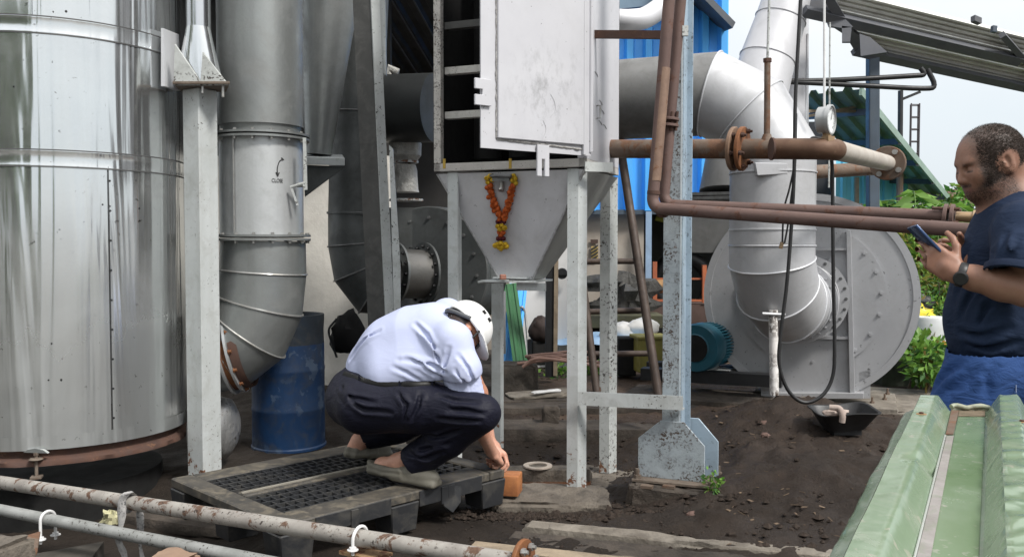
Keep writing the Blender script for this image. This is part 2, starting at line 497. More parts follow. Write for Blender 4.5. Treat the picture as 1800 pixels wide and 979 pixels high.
def fbm(x, y, s, o=5, seed=0.0):
    return mnoise.fractal(V((x * s + seed, y * s - seed, seed * .7)), 0.9, 2.1, o)
def sstep(a, b, x):
    t = min(1, max(0, (x - a) / (b - a))); return t * t * (3 - 2 * t)
def gauss(x, y, cx, cy, sx, sy):
    return math.exp(-((x - cx) / sx) ** 2 - ((y - cy) / sy) ** 2)

def gz(x, y):
    z = .10 * sstep(5.2, 6.4, y)
    z += .13 * gauss(x, y, 2.05, 5.25, .75, .8) + .17 * gauss(x, y, 1.75, 5.70, .55, .38) + .12 * gauss(x, y, 1.5, 4.6, .6, .7)
    z -= .16 * sstep(-.9, -1.5, x) * sstep(5.2, 4.3, y)          # sunk floor under the pipe run
    z -= .10 * gauss(x, y, .25, 5.1, .75, .75) * (1 - sstep(.62, .9, x) * sstep(4.9, 4.3, y))                    # drain behind the hopper
    return z

def build_ground():
    def axis(lo, hi, st, far):
        a = list(np.arange(lo, hi + 1e-6, st))
        k = st; b = []
        x = hi
        while x < far: k *= 1.35; x += k; b.append(x)
        x = lo; k = st; c = []
        while x > -far: k *= 1.35; x -= k; c.append(x)
        return c[::-1] + a + b
    xs = axis(-3.6, 4.4, .034, 900); ys = axis(2.6, 8.2, .03, 1200)
    verts, cols = [], []
    for y in ys:
        for x in xs:
            near = sstep(30, 8, abs(x) + abs(y))
            z = gz(x, y) * near
            inn = (-3.8 < x < 4.6) and (2.4 < y < 8.4)
            ash = min(1, gauss(x, y, 1.75, 4.9, 1.1, 1.35) * 1.6)
            if inn:
                a = fbm(x, y, 1.7, 4, 3.1); b = fbm(x, y, 9, 5, 8.2); c = fbm(x, y, 34, 3, 1.7)
                flat = sstep(.35, .7, fbm(x, y, 1.1, 2, 5.5) * .5 + .5)
                rough = .35 + .9 * ash
                z += ash * (.05 * max(0, fbm(x, y, 3.3, 3, 9.4)) + .02 * abs(fbm(x, y, 7.0, 2, 2.2)))
                z += a * .022 + b * .022 * rough + c * .012 * rough
            else:
                b = 0
            verts.append((x, y, z))
            mud = sstep(5.6, 6.3, y) * sstep(3.2, 2.2, x) * sstep(-.2, .5, x)
            n = fbm(x, y, 2.4, 3, 6.6) * .5 + .5 if inn else .5
            base = np.array((.043, .033, .026)) * (.75 + .5 * n)
            ashc = np.array((.054, .0395, .0315)) * (.7 + .6 * n) + np.array((.012, .007, .003)) * max(0, b)
            col = base * (1 - ash) + ashc * ash
            mudc = np.array((.135, .094, .070)) * (.7 + .6 * n)
            col = col * (1 - mud) + mudc * mud
            yard = sstep(2.4, 1.6, y) + sstep(9.5, 10.5, y)            # ground behind camera and far off made pale for reflections and bounce
            col = col * (1 - min(1, yard)) + np.array((.26, .245, .22)) * min(1, yard)
            cols.append((*col, 1))
    w, h = len(xs), len(ys)
    fs = [(j * w + i, j * w + i + 1, (j + 1) * w + i + 1, (j + 1) * w + i) for j in range(h - 1) for i in range(w - 1)]
    me = bpy.data.meshes.new('ground'); me.from_pydata(verts, [], fs); me.shade_smooth()
    ca = me.color_attributes.new('Col', 'FLOAT_COLOR', 'POINT')
    ca.data.foreach_set('color', np.array(cols, dtype=np.float32).ravel())
    m, nt, b = new_mat('yard_soil'); t = NT(nt)
    tc = t.n('ShaderNodeTexCoord').outputs['Object']
    at = t.n('ShaderNodeAttribute', attribute_name='Col').outputs['Color']
    n1 = t.noise(tc, 26, 8, .7, .4); n2 = t.noise(tc, 150, 4, .7)
    col = t.mix(t.rng(n1, .3, .7), at, (.02, .016, .013))
    col = t.mix(t.math('MULTIPLY', t.rng(n1, .35, .65), .5), col, at)
    grit = t.rng(n2, .70, .74)
    col = t.mix(t.math('MULTIPLY', t.math('MULTIPLY', grit, t.rng(t.noise(tc, 5, 3, .6), .42, .6)), .8), col, (.20, .17, .14))
    damp = t.rng(t.noise(tc, 1.7, 5, .65, .5), .45, .62)
    col = t.mix(t.math('MULTIPLY', damp, .45), col, (.012, .0095, .008))
    t.l(col, b.inputs['Base Color'])
    wet = t.rng(t.noise(tc, 3.1, 4, .6), .42, .62, .55, .95)
    t.l(wet, b.inputs['Roughness']); b.inputs['Specular IOR Level'].default_value = .22
    t.l(t.bump(t.noise(tc, 60, 8, .75, .3), .9, .02), b.inputs['Normal'])
    me.materials.append(m)
    o = bpy.data.objects.new('ground', me); scene.collection.objects.link(o); o['kind'] = 'structure'
build_ground()

def pebbles():
    mb = MB(); r = random.Random(5)
    ico = [(0, 0, 1), (.9, 0, .2), (.3, .85, .25), (-.7, .5, .2), (-.75, -.5, .25), (.25, -.9, .2), (0, 0, -.7)]
    ft = [(0, 1, 2), (0, 2, 3), (0, 3, 4), (0, 4, 5), (0, 5, 1), (6, 2, 1), (6, 3, 2), (6, 4, 3), (6, 5, 4), (6, 1, 5)]
    for i in range(3000):
        y = 3.3 + 3.6 * r.random() ** 1.3; x = -.35 + 3.0 * r.random()
        if i > 1700: x, y = .15 + r.gauss(0, .28), 4.24 + r.gauss(0, .05)
        if i > 2300: x, y = .2 + r.gauss(0, .35), 5.15 + r.gauss(0, .12)
        s = .004 + .009 * r.random() ** 3
        if i > 1700: s *= 1.5
        a = r.random() * 6.28; ca, sa = math.cos(a) * s, math.sin(a) * s
        zz = gz(x, y) + fbm(x, y, 1.7, 4, 3.1) * .018 + .004
        st = .6 + .5 * r.random()
        mb.add([(x + p[0] * ca * 1.3 - p[1] * sa, y + p[0] * sa * 1.3 + p[1] * ca, zz + p[2] * s * st) for p in ico], ft)
    for i in range(170):                        # larger clods, mostly along the foot and crest of the heap
        if i % 2: x, y = 1.55 + r.gauss(0, .5), 5.45 + r.gauss(0, .28)
        else: x, y = 1.0 + 1.5 * r.random(), 3.9 + 1.6 * r.random()
        s = .012 + .020 * r.random() ** 2; a = r.random() * 6.28; ca, sa = math.cos(a) * s, math.sin(a) * s
        zz = gz(x, y) + fbm(x, y, 1.7, 4, 3.1) * .022
        mb.add([(x + p[0] * ca * (.8 + .5 * r.random()) - p[1] * sa, y + p[0] * sa + p[1] * ca * (.8 + .5 * r.random()), zz + p[2] * s * (.5 + .4 * r.random())) for p in ico], ft)
    for i in range(230):                        # broken masonry bits at the feet of the pads and edging
        k = i % 4
        if k == 0: x, y = .48 + r.gauss(0, .12), 4.42 + r.gauss(0, .10)
        elif k == 1: x, y = .9 + r.gauss(0, .35), 4.22 + r.gauss(0, .07)
        elif k == 2: x, y = .25 + r.gauss(0, .4), 5.5 + r.gauss(0, .25)
        else: x, y = 1.0 + r.random() * .9, 3.78 + .25 * r.random() - .2 * r.random()
        s = .010 + .026 * r.random() ** 3; a = r.random() * 6.28; ca, sa = math.cos(a) * s, math.sin(a) * s
        zz = gz(x, y) + fbm(x, y, 1.7, 4, 3.1) * .022 + .003
        mb.add([(x + p[0] * ca * (.8 + .6 * r.random()) - p[1] * sa, y + p[0] * sa + p[1] * ca * (.8 + .6 * r.random()), zz + p[2] * s * (.5 + .4 * r.random())) for p in ico], ft)
    return mb
def litter():
    mb = MB(); r = random.Random(15)
    for i in range(260):
        x, y = .9 + 1.9 * r.random(), 3.7 + 2.2 * r.random(); a = r.random() * 6.28; L = .012 + .035 * r.random()
        z = gz(x, y) + fbm(x, y, 1.7, 4, 3.1) * .022 + .012; d = V((math.cos(a), math.sin(a), r.uniform(-.15, .25))) * L
        if i % 3: mb.bar(V((x, y, z)), V((x, y, z)) + d, .0022, .0022)
        else: mb.obox(V((x, y, z)), d * .3, V((-d.y, d.x, .003)) * .2, V((0, 0, .0006)))
    return mb
GRIT = M('mixed_grit', (.038, .028, .022), (.020, .015, .012), 22, .95, 0, .3, 60, dirt=.25, dirtcol=(.10, .08, .068), spec=.2)
_p = pebbles().build('pebbles', GRIT, None, smooth=0, kind='stuff')
tag(_p, 'loose gravel and ash grit scattered over the dark soil', 'gravel')
_l = litter().build('litter', M('straw_litter', (.17, .12, .075), (.09, .06, .04), 40, .9, 0, 0), None, smooth=0, kind='stuff')
tag(_l, 'straw bits and chips littering the ash heap', 'litter')
# ------------------------------------------------------------------ polished silo
SC = V((-2.497, 4.90, 0)); SR = .643
SILOM = M('polished_silo_sheet', (.74, .76, .76), (.66, .68, .69), 1.2, .15, .92, .02, 60, dirt=.10, dirtcol=(.55, .56, .55), streak=.15, streakcol=(.60, .61, .61), wave=.5, wscale=(6.5, 6.5, .30), rvar=.03, speck=.12, sscale=30, dust=(.35, 1.5, (.50, .51, .49)))
silo = thing('silo', 'tall polished metal silo banded with seams, cut by the left edge', 'silo', SC)
def silo_shell(z0, z1, a0, a1, dr=0.0, nz=10):
    mb = MB(); na = max(8, int(abs(a1 - a0) * 60))
    def f(u, v):
        a = a0 + (a1 - a0) * u; z = z0 + (z1 - z0) * v
        r = SR + dr + .0030 * mnoise.noise(V((a * 6, z * .7, 2))) + .0010 * mnoise.noise(V((a * 15, z * 1.3, 7))) + .0003 * mnoise.noise(V((a * 34, z * 2.0, 4)))
        return SC + V((math.cos(a) * r, math.sin(a) * r, z))
    mb.grid(f, na, nz)
    return mb
aS = math.atan2(-math.sqrt(1 - ((183 - 110) / 215) ** 2), (183 - 110) / 215) + .38    # seam facing the camera
aS = -math.pi / 2 + math.asin(73 / 217) + .46
a_list = [aS - 2 * math.pi, aS - 2.0, aS]
for z0, z1, nm, cuts in ((.36, 1.685, 'shell_panel', (aS - 2.1, aS, aS + 2.1, aS + 4.18)), (1.755, 2.325, 'shell_panel', (aS + .75, aS + 2.8, aS + 4.9, aS + .75 + 2 * math.pi)),
                         (2.395, 3.7, 'shell_panel', (aS - .5, aS + 1.6, aS + 3.7, aS - .5 + 2 * math.pi))):
    for i in range(3):
        silo_shell(z0, z1, cuts[i], cuts[i + 1] - .006, 0, 14).build(nm, SILOM, silo, smooth=1.2)
silo_shell(.295, .362, 0, 2 * math.pi, .006, 2).build('skirt_band', SILOM, silo, smooth=1.2)
for z0 in (1.68, 2.32):
    mb = MB()
    mb.rev([(SR - .01, 0), (SR + .0035, .0), (SR + .0045, .003), (SR + .0035, .006), (SR + .0035, .072), (SR + .0045, .075), (SR + .0035, .078), (SR - .01, .078)], SC + V((0, 0, z0)), UP, 120, cap=False)
    mb.build('seam_band', SILOM, silo, smooth=.9)
    for dz in (-.002, .080):
        mb = MB(); mb.rev([(SR - .01, -.003), (SR + .0048, -.003), (SR + .0048, .003), (SR - .01, .003)], SC + V((0, 0, z0 + dz)), UP, 120, cap=False); mb.build('seam_line', M('dark_seam', (.10, .10, .10), None, 9, .6, .3), silo)
mb = MB()
for k in range(9):
    a = aS + .012; z = .42 + k * .15
    n = V((math.cos(a), math.sin(a), 0)); mb.bolt(SC + n * (SR - .001) + V((0, 0, z)), n, .006, .006)
r2 = random.Random(3)
for k in range(16):
    a = -2.4 + 1.9 * r2.random(); z = .5 + 2.1 * r2.random()
    n = V((math.cos(a), math.sin(a), 0)); mb.bolt(SC + n * (SR - .002) + V((0, 0, z)), n, .0045, .005)
mb.build('rivet', BLACKST, silo, kind='stuff')
mb = MB()
a = aS + .004
mb.bar(SC + V((math.cos(a), math.sin(a), 0)) * (SR + .001) + V((0, 0, .30)), SC + V((math.cos(a), math.sin(a), 0)) * (SR + .001) + V((0, 0, 1.69)), .0035, .005, V((math.cos(a), math.sin(a), 0)))
mb.build('lap_seam', BLACKST, silo)
mb = MB()
def rustring(u, v):
    a = 2 * math.pi * u
    prof = [(.600, .30), (.605, .262), (.612, .255), (.640, .250), (.655, .24), (.655, .218), (.60, .213)]
    k = v * 6; i = min(int(k), 5); f = k - i
    r = prof[i][0] * (1 - f) + prof[i + 1][0] * f; z = prof[i][1] * (1 - f) + prof[i + 1][1] * f
    r += .012 * mnoise.fractal(V((math.cos(a) * 9, math.sin(a) * 9, z * 30)), 1, 2, 4)
    return SC + V((math.cos(a) * r, math.sin(a) * r, z))
mb.grid(rustring, 200, 6); mb.build('rusted_rim', RUSTDK, silo, smooth=1.0)
mb = MB(); mb.rev([(.50, 0), (.50, .22)], SC + V((0, 0, -.16)), UP, 32); mb.build('pedestal', DEEPBLACK, silo)  # shadow under the silo put into the pedestal colour
# clamp bolt on the rim
cp = SC + V((math.cos(-1.30), math.sin(-1.30), 0)) * (SR + .018) + V((0, 0, .262)); mb = MB()
mb.rev([(.0001, .0), (.026, .0), (.034, .006), (.028, .012), (.0001, .013)], cp + V((0, 0, -.012)), UP, 16)
mb.tube([cp + V((0, 0, -.115)), cp + V((0, 0, .028))], .008, 10)
mb.rev([(.013, 0), (.013, .012)], cp + V((0, 0, .014)), UP, 6)
mb.box(cp + V((0, 0, -.094)), (.05, .05, .01), .3)
mb.build('clamp_bolt', BASEBR, silo)
mb = MB(); pts = [(192, 785), (200, 779), (213, 776), (228, 780), (236, 787)]
mb.plate([cp + V(((x - 214) * .0027, -.006, (800 - y) * .0022 - .005)) for x, y in pts], V((0, .02, 0))); mb.build('bent_lip', SILVERD, silo)
# bracket with gussets on top of the leg, shiny tube above
tb = P(349, 50, 4.78)
mb = MB(); mb.tube([V((tb.x, tb.y, 2.40)), V((tb.x, tb.y, 3.7))], .064, 32)
mb.build('support_tube', M('shiny_tube', (.66, .67, .69), (.6, .61, .63), 3, .2, .95, .04, 60, wave=.25), silo, smooth=1.0)
mb = MB()
zt, zb = P(340, 45, 4.72).z, P(340, 150, 4.72).z
mb.grid(lambda u, v: V((tb.x + (-.135 + .02 * v) * math.cos(math.pi * (1 - u)) * -1 * (1 - .45 * v), 4.78 - (.07 + .02 * (1 - v)) * math.sin(math.pi * u), zb + (zt - zb) * v)), 14, 6, flip=True)
mb.build('support_skirt', SILOM, silo, smooth=.8, solid=.004)
mb = MB(); mb.plate([V((P(303, 154, 4.66).x, 4.66, zb - .006)), V((P(404, 154, 4.66).x, 4.66, zb - .006)), V((P(398, 150, 4.90).x, 4.90, zb - .006)), V((P(318, 150, 4.90).x, 4.90, zb - .006))], V((0, 0, .016))); mb.build('bracket_plate', BASEBR, silo, bevel=.003)
for pts in ([(305, 150), (307, 78), (356, 150)], [(352, 150), (356, 92), (401, 150)]):
    mb = MB(); mb.plate([P(x, y, 4.67) for x, y in pts], V((.004, .010, 0))); mb.build('gusset', STEELRUST, silo)
mb = MB(); mb.plate([P(283, 152, 4.70), P(283, 50, 4.70), P(287, 50, 4.70), P(290, 152, 4.70)], V((.03, .14, 0))); mb.build('side_fin', SILVERB, silo)
mb = MB()
for x, y in ((356, 158), (392, 165)): mb.tube([P(x, y + 6, 4.69), P(x, y - 14, 4.69)], .008, 8)
mb.build('bracket_bolt', ZINC, silo, kind='stuff')

# square leg under the bracket
lb = G(362, 866, 0)
def box_post(name, label, cat, base_px, Y, z0, z1, s, rot, mat, group=None, **k):
    c = P(*base_px, Y); c = V((c.x, c.y, 0))
    o = thing(name, label, cat, (c.x, c.y, z0), group)
    return o, c
a = math.radians(-32)
post = thing('steel_column', 'pale grey square steel column between the silo and the tall flanged duct', 'column', (P(356, 850, 4.78).x, 4.82, 0))
pc = V((P(356, 850, 4.78).x, 4.82, 0))
mb = MB(); mb.box(pc + V((0, 0, (zb - .008) / 2)), (.135, .125, zb - .008), a); mb.build('shaft', STEELGREY, post, bevel=.006)
mb = MB(); mb.box(pc + V((0, 0, .006)), (.22, .22, .012), a); mb.build('base_plate', STEELRUST, post)

# ------------------------------------------------------------------ tall flanged duct with mitred elbow
D1Y = 5.12
c0 = P(459, 243, D1Y); R1 = .240
duct1 = thing('flanged_duct', 'tall silver duct with bolted flanges and mitred elbow beside the silo column', 'duct', (c0.x, D1Y, 0))
ax = V((c0.x, D1Y, 0)); zf, zf2 = c0.z, P(460, 418, D1Y).z
mb = MB(); mb.rev([(R1, zf + .06), (R1 * 1.0, zf + .12), (R1, 3.8)], ax, UP, 48, cap=False); mb.build('upper_section', SILVERD, duct1, smooth=1.0)
mb = MB(); mb.rev([(R1 * .93, zf), (R1 * .94, zf + .04), (R1, zf + .10)], ax, UP, 48, cap=False); mb.build('reducer', SILVERD, duct1, smooth=1.0)
mb = MB(); mb.rev([(R1 * .98, zf2), (R1 * .98, zf)], ax, UP, 48, cap=False); mb.build('damper_section', SILVER, duct1, smooth=1.0)
for z in (zf, zf2):
    for dz in (-.011, .011):
        mb = MB(); mb.ring(ax + V((0, 0, z + dz)), UP, R1 * .9, R1 + .035, .012, 64); mb.build('flange', SILVERD, duct1)
    mb = MB()
    for k in range(16):
        an = k / 16 * 6.283 + .1; p = ax + V((math.cos(an), math.sin(an), 0)) * (R1 + .02) + V((0, 0, z))
        mb.bolt(p + V((0, 0, -.016)), -UP, .009, .016); mb.bolt(p + V((0, 0, .016)), UP, .009, .012)
    mb.build('flange_bolt', ZINC, duct1, kind='stuff')
mb = MB(); mb.bar(ax + V((-.09, -R1 * .945, zf2 + .02)), ax + V((-.09, -R1 * .945, zf - .02)), .006, .005, V((0, 1, 0))); mb.build('weld_seam', ZINC, duct1)
# damper handle
hp = P(528, 325, D1Y - .15)
mb = MB(); mb.tube([hp + V((-.02, .03, 0)), hp + V((.03, -.02, 0))], .014, 10)
mb.bar(hp + V((.03, -.02, .26)), hp + V((.035, -.02, -.03)), .018, .008, V((0, 1, 0)))
mb.bar(hp + V((-.045, -.02, -.02)), hp + V((-.012, -.02, -.115)), .012, .008, V((0, 1, 0)))
mb.tube([hp + V((-.05, -.02, -.015)), hp + V((.03, -.02, .01))], .008, 8)
mb.build('damper_handle', STEELRUST, duct1)
# elbow gores
c_el = [P(463, 424, D1Y), P(463, 478, D1Y), P(456, 536, 5.12), P(436, 584, 5.11), P(402, 613, 5.10), P(366, 621, 5.09)]
def gored(parent, pts, rad, mat, n=40, name='duct_segment', bead=None):
    """mitred elbow: rings lie on the bisecting planes, each gore is its own sheet"""
    pts = [V(p) for p in pts]; rings = []
    x, y, _ = frame(pts[1] - pts[0])
    for i, p in enumerate(pts):
        d0 = (p - pts[i - 1]).normalized() if i else (pts[1] - pts[0]).normalized()
        d1 = (pts[i + 1] - p).normalized() if i < len(pts) - 1 else d0
        b = (d0 + d1).normalized()
        x = (x - d0 * x.dot(d0)).normalized(); y = d0.cross(x)
        r = rad[i] if isinstance(rad, (list, tuple)) else rad
        ring = []
        for k in range(n):
            an = 2 * math.pi * k / n
            q = p + (x * math.cos(an) + y * math.sin(an)) * r
            q = q + d0 * (-(q - p).dot(b) / d0.dot(b))
            ring.append(q)
        rings.append(ring)
    for i in range(len(pts) - 1):
        mb = MB(); mb.add(rings[i] + rings[i + 1], [(k, (k + 1) % n, n + (k + 1) % n, n + k) for k in range(n)])
        mb.build(name, mat[i] if isinstance(mat, list) else mat, parent, smooth=1.0)
    if bead:
        for i in range(1, len(pts) - 1):
            mb = MB(); rg = rings[i]
            q = [(p - pts[i]).normalized() for p in rg]
            rr = random.Random(i)
            prof = [p + q[k] * (.002 + .0015 * rr.random()) for k, p in enumerate(rg)]
            mb.tube(prof + [prof[0]], .006, 6, cap=False); mb.build('weld_bead', bead, parent)
    return rings
gored(duct1, c_el, [R1 * 1.0, R1 * 1.02, R1 * 1.04, R1 * 1.02, R1 * .98, R1 * .98], SILVERD, bead=ZINC)
ed = (c_el[5] - c_el[4]).normalized()
for k, (mt, rr, off) in enumerate(((SILVER, .265, .0), (RUSTFL, .243, .028), (SILVER, .265, .05))):
    mb = MB(); mb.ring(c_el[4] + ed * (-.045 + off), ed, .2, rr, .014 if k != 1 else .03, 48); mb.build('elbow_flange', mt, duct1)
mb = MB(); x, y, _ = frame(ed)
for k in range(14):
    an = k / 14 * 6.283; mb.bolt(c_el[4] - ed * .055 + (x * math.cos(an) + y * math.sin(an)) * .25, -ed, .010, .018)
mb.build('elbow_bolt', RUSTFL, duct1, kind='stuff')
mb = MB(); mb.rev([(.242, 0), (.247, .025), (.244, .05)], c_el[4] - ed * .105, ed, 40, cap=False); mb.build('rust_collar', RUSTDK, duct1, smooth=1.0)
mb = MB(); mb.rev([(.232, 0), (.232, .05)], c_el[4] + ed * .02, ed, 40); mb.build('inlet_stub', SILVERD, duct1, smooth=1.0)
# painted letters: CLOSE with a curved arrow
def text_mesh(s, size, name, mat, parent, at, right, up, spacing=1.0, bend=None):
    cu = bpy.data.curves.new(name, 'FONT'); cu.body = s; cu.size = size; cu.align_x = 'CENTER'; cu.align_y = 'CENTER'; cu.space_character = spacing
    cu.offset = size * .012
    to = bpy.data.objects.new(name + '_tmp', cu); scene.collection.objects.link(to)
    dg = bpy.context.evaluated_depsgraph_get(); me = bpy.data.meshes.new_from_object(to.evaluated_get(dg))
    bpy.data.objects.remove(to)
    org = world_loc(parent)
    right, up = V(right).normalized(), V(up).normalized()
    for v in me.vertices:
        q = V(at) + right * v.co.x + up * v.co.y
        if bend: q = bend(q)
        v.co = q - org
    me.materials.clear(); me.materials.append(mat)
    o = bpy.data.objects.new(name, me); scene.collection.objects.link(o); o.parent = parent
    return o
INK = M('black_marker', (.02, .02, .02), (.03, .03, .03), 30, .8, 0, 0)
def bend1(q):
    d = V((q.x - ax.x, q.y - ax.y, 0)); d = d.normalized() * (R1 * .98 + .002)
    return V((ax.x + d.x, ax.y + d.y, q.z))
def duct_pt(px, py):
    q = P(px, py, D1Y - .2); return bend1(q)
text_mesh('CLOSE', .030, 'painted_word', INK, duct1, P(496, 317, D1Y - .24), (1, .3, 0), UP, 1.0, bend1)
arcp = smooth_pts([duct_pt(505, 280), duct_pt(495, 283), duct_pt(489, 296), duct_pt(490, 309)], 5)
mb = MB(); mb.tube(arcp, .0028, 6); mb.tube([duct_pt(486, 303), duct_pt(490, 310)], .003, 6); mb.tube([duct_pt(494, 303), duct_pt(490, 310)], .003, 6)
mb.tube([duct_pt(500, 277), duct_pt(508, 280)], .003, 6)
mb.build('painted_arrow', INK, duct1)

# ------------------------------------------------------------------ narrowing cone and its bracket
cn = thing('hopper_cone', 'dull silver cone narrowing downward behind the flanged duct', 'cone', P(562, 275, 5.95))
mb = MB(); mb.tube([P(582, -80, 5.95), P(560, 272, 5.95)], [.235, .085], 40); mb.build('cone_sheet', SILVERD, cn, smooth=1.0)
mb = MB(); mb.plate([P(532, 276, 5.82), P(606, 278, 5.82), P(602, 272, 6.1), P(540, 271, 6.1)], V((0, 0, -.05))); mb.build('end_plate', STEELPLAIN, cn, bevel=.003)
mb = MB(); mb.plate([P(533, 290, 5.86), P(607, 293, 5.86), P(536, 346, 5.86)], V((.0, .012, 0))); mb.build('gusset', DARKDUCT, cn)

# ------------------------------------------------------------------ dark vertical duct behind, elbow at its foot
D2Y = 6.35
d2 = thing('dark_duct', 'dark upright duct bending into the blower behind the leaning column', 'duct', P(625, 500, D2Y))
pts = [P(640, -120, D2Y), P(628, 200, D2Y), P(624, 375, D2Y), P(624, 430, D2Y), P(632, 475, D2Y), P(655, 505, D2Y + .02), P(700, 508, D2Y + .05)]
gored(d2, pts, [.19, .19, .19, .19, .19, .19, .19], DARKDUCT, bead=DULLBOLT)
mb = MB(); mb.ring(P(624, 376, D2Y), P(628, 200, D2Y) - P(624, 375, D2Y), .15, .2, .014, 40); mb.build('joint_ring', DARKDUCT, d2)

d3 = thing('cross_duct', 'black horizontal duct with tapered cap left of the open cabinet', 'duct', P(680, 190, 6.5))
cl, cr = P(640, 192, 6.5), P(765, 190, 6.3)
mb = MB(); mb.tube([cl, cr], .243, 40); mb.build('barrel', M('black_barrel_paint', (.040, .043, .043), (.026, .028, .028), 4, .5, .3, .15, 60), d3, smooth=1.0)
dd = (cl - cr).normalized()
mb = MB(); mb.rev([(.243, 0), (.18, .09), (.10, .16), (.06, .165), (.0001, .165)], cl, dd, 8); mb.build('tapered_cap', M('black_duct_cap', (.03, .032, .032), None, 4, .5, .3), d3, smooth=.3)
# bright insulated joint
wj = thing('wrapped_joint', 'pale crumpled insulation wrapped joint under the black duct', 'insulation', P(712, 300, 6.5))
FOIL = M('crumpled_insulation', (.52, .51, .48), (.36, .355, .335), 9, .55, .3, .9, 26, .02, dirt=.4, dirtcol=(.15, .15, .14))
for nm, prof, y0 in (('upper_wrap', [(.10, 0), (.12, -.03), (.115, -.12), (.085, -.16)], 245), ('lower_wrap', [(.075, 0), (.085, -.04), (.095, -.18), (.10, -.20)], 290)):
    mb = MB(); q = P(712, y0, 6.5)
    vs0 = len(mb.v); mb.rev([(r, -t) for r, t in prof], q, -UP, 24)
    mb.v = [(v[0] + .008 * mnoise.noise(V(v) * 22), v[1] + .008 * mnoise.noise(V(v) * 22 + V((5, 5, 5))), v[2]) for v in mb.v]
    mb.build(nm, FOIL, wj, smooth=.5)
for y0 in (285, 352):
    mb = MB(); mb.ring(P(714, y0, 6.5), UP, .05, .125 if y0 > 300 else .09, .016, 24); mb.build('collar_ring', STEELGREY, wj)
mb = MB(); mb.tube([P(684, 132, 6.75), P(684, 120, 6.75), P(700, 128, 6.75)], .03, 10); mb.build('elbow_stub', FOIL, wj, smooth=1)

# ------------------------------------------------------------------ leaning column (channel)
LA, LB = P(650, -60, 5.25), P(690, 800, 5.25)
lc = thing('leaning_column', 'leaning grey steel channel column behind the squatting man', 'column', LB)
axd = (LA - LB).normalized()
mb = MB(); a_ = V((-.115, .03, 0)); b_ = V((.045, .045, 0))
o = [LB, LB + a_, LB + a_ + V((.003, .012, 0)), LB + V((.002, .012, 0))]
mb.plate([LB + a_, LB, LB + V((.004, .014, 0)), LB + a_ + V((.004, .014, 0))], LA - LB); mb.build('web', WEBDARK, lc)
mb = MB(); mb.plate([LB + V((.0005, -.012, 0)), LB + V((.045, .028, 0)), LB + V((.038, .036, 0)), LB + V((-.006, -.004, 0))], LA - LB); mb.build('flange', STEELPLAIN, lc)
mb = MB(); mb.plate([P(665, -60, 5.3), P(676, -60, 5.3), P(679, 132, 5.3), P(668, 126, 5.3)], V((.0, .03, 0))); mb.build('splice_plate', STEELPLAIN, lc)
mb = MB(); mb.plate([P(684, 255, 5.27), P(691, 262, 5.27), P(704, 470, 5.27), P(704, 600, 5.27), P(694, 600, 5.27)], V((0, .01, 0))); mb.build('splice_plate', STEELPLAIN, lc)

# ------------------------------------------------------------------ left blower (dark)
bY = 6.9
bl = thing('dark_blower', 'large dark grey blower housing half hidden behind the hopper leg', 'blower', P(760, 600, bY))
bc = P(752, 478, bY - .05)
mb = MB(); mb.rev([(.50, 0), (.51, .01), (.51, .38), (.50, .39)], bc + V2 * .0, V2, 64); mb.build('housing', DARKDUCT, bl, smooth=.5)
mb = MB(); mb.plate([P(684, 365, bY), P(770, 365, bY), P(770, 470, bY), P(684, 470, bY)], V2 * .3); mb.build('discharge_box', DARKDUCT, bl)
dn = V((-.80, -.58, .05)).normalized()
fc = P(738, 482, 6.72)
mb = MB(); mb.rev([(.185, -.05), (.185, .22)], fc, dn, 40, cap=False); mb.build('inlet_drum', M('brushed_dark_drum', (.20, .195, .185), (.14, .137, .13), 4, .42, .6, .15, 60, dirt=.5, dirtcol=(.07, .07, .065)), bl, smooth=1)
for t0, r0, m_ in ((.22, .235, SILVERD), (-.03, .245, DARKDUCT)):
    mb = MB(); mb.ring(fc + dn * t0, dn, .15, r0, .018, 40); mb.build('inlet_flange', m_, bl)
mb = MB(); x, y, _ = frame(dn)
for t0 in (.235, -.015):
    for k in range(16):
        an = k / 16 * 6.283; mb.bolt(fc + dn * t0 + (x * math.cos(an) + y * math.sin(an)) * .212, dn, .010, .014)
mb.build('inlet_bolt', BLACKST, bl, kind='stuff')
mb = MB(); mb.tube([fc + dn * .1 + y * .19 + x * .02, fc + dn * .1 + y * .2 + x * .02], .016, 8); mb.bar(fc + dn * .1 - x * .165 + y * .09 - dn * .025, fc + dn * .1 - x * .165 + y * .09 + dn * .025, .02, .02); mb.build('drum_catch', BLACKST, bl)
mb = MB()
for k in range(14):
    an = -1.2 + k / 14 * 5.6; xx, yy, _ = frame(V2); mb.bolt(bc - V2 * .004 + (xx * math.cos(an) + yy * math.sin(an)) * .42, -V2, .011, .014)
mb.build('housing_bolt', DULLBOLT, bl, kind='stuff')

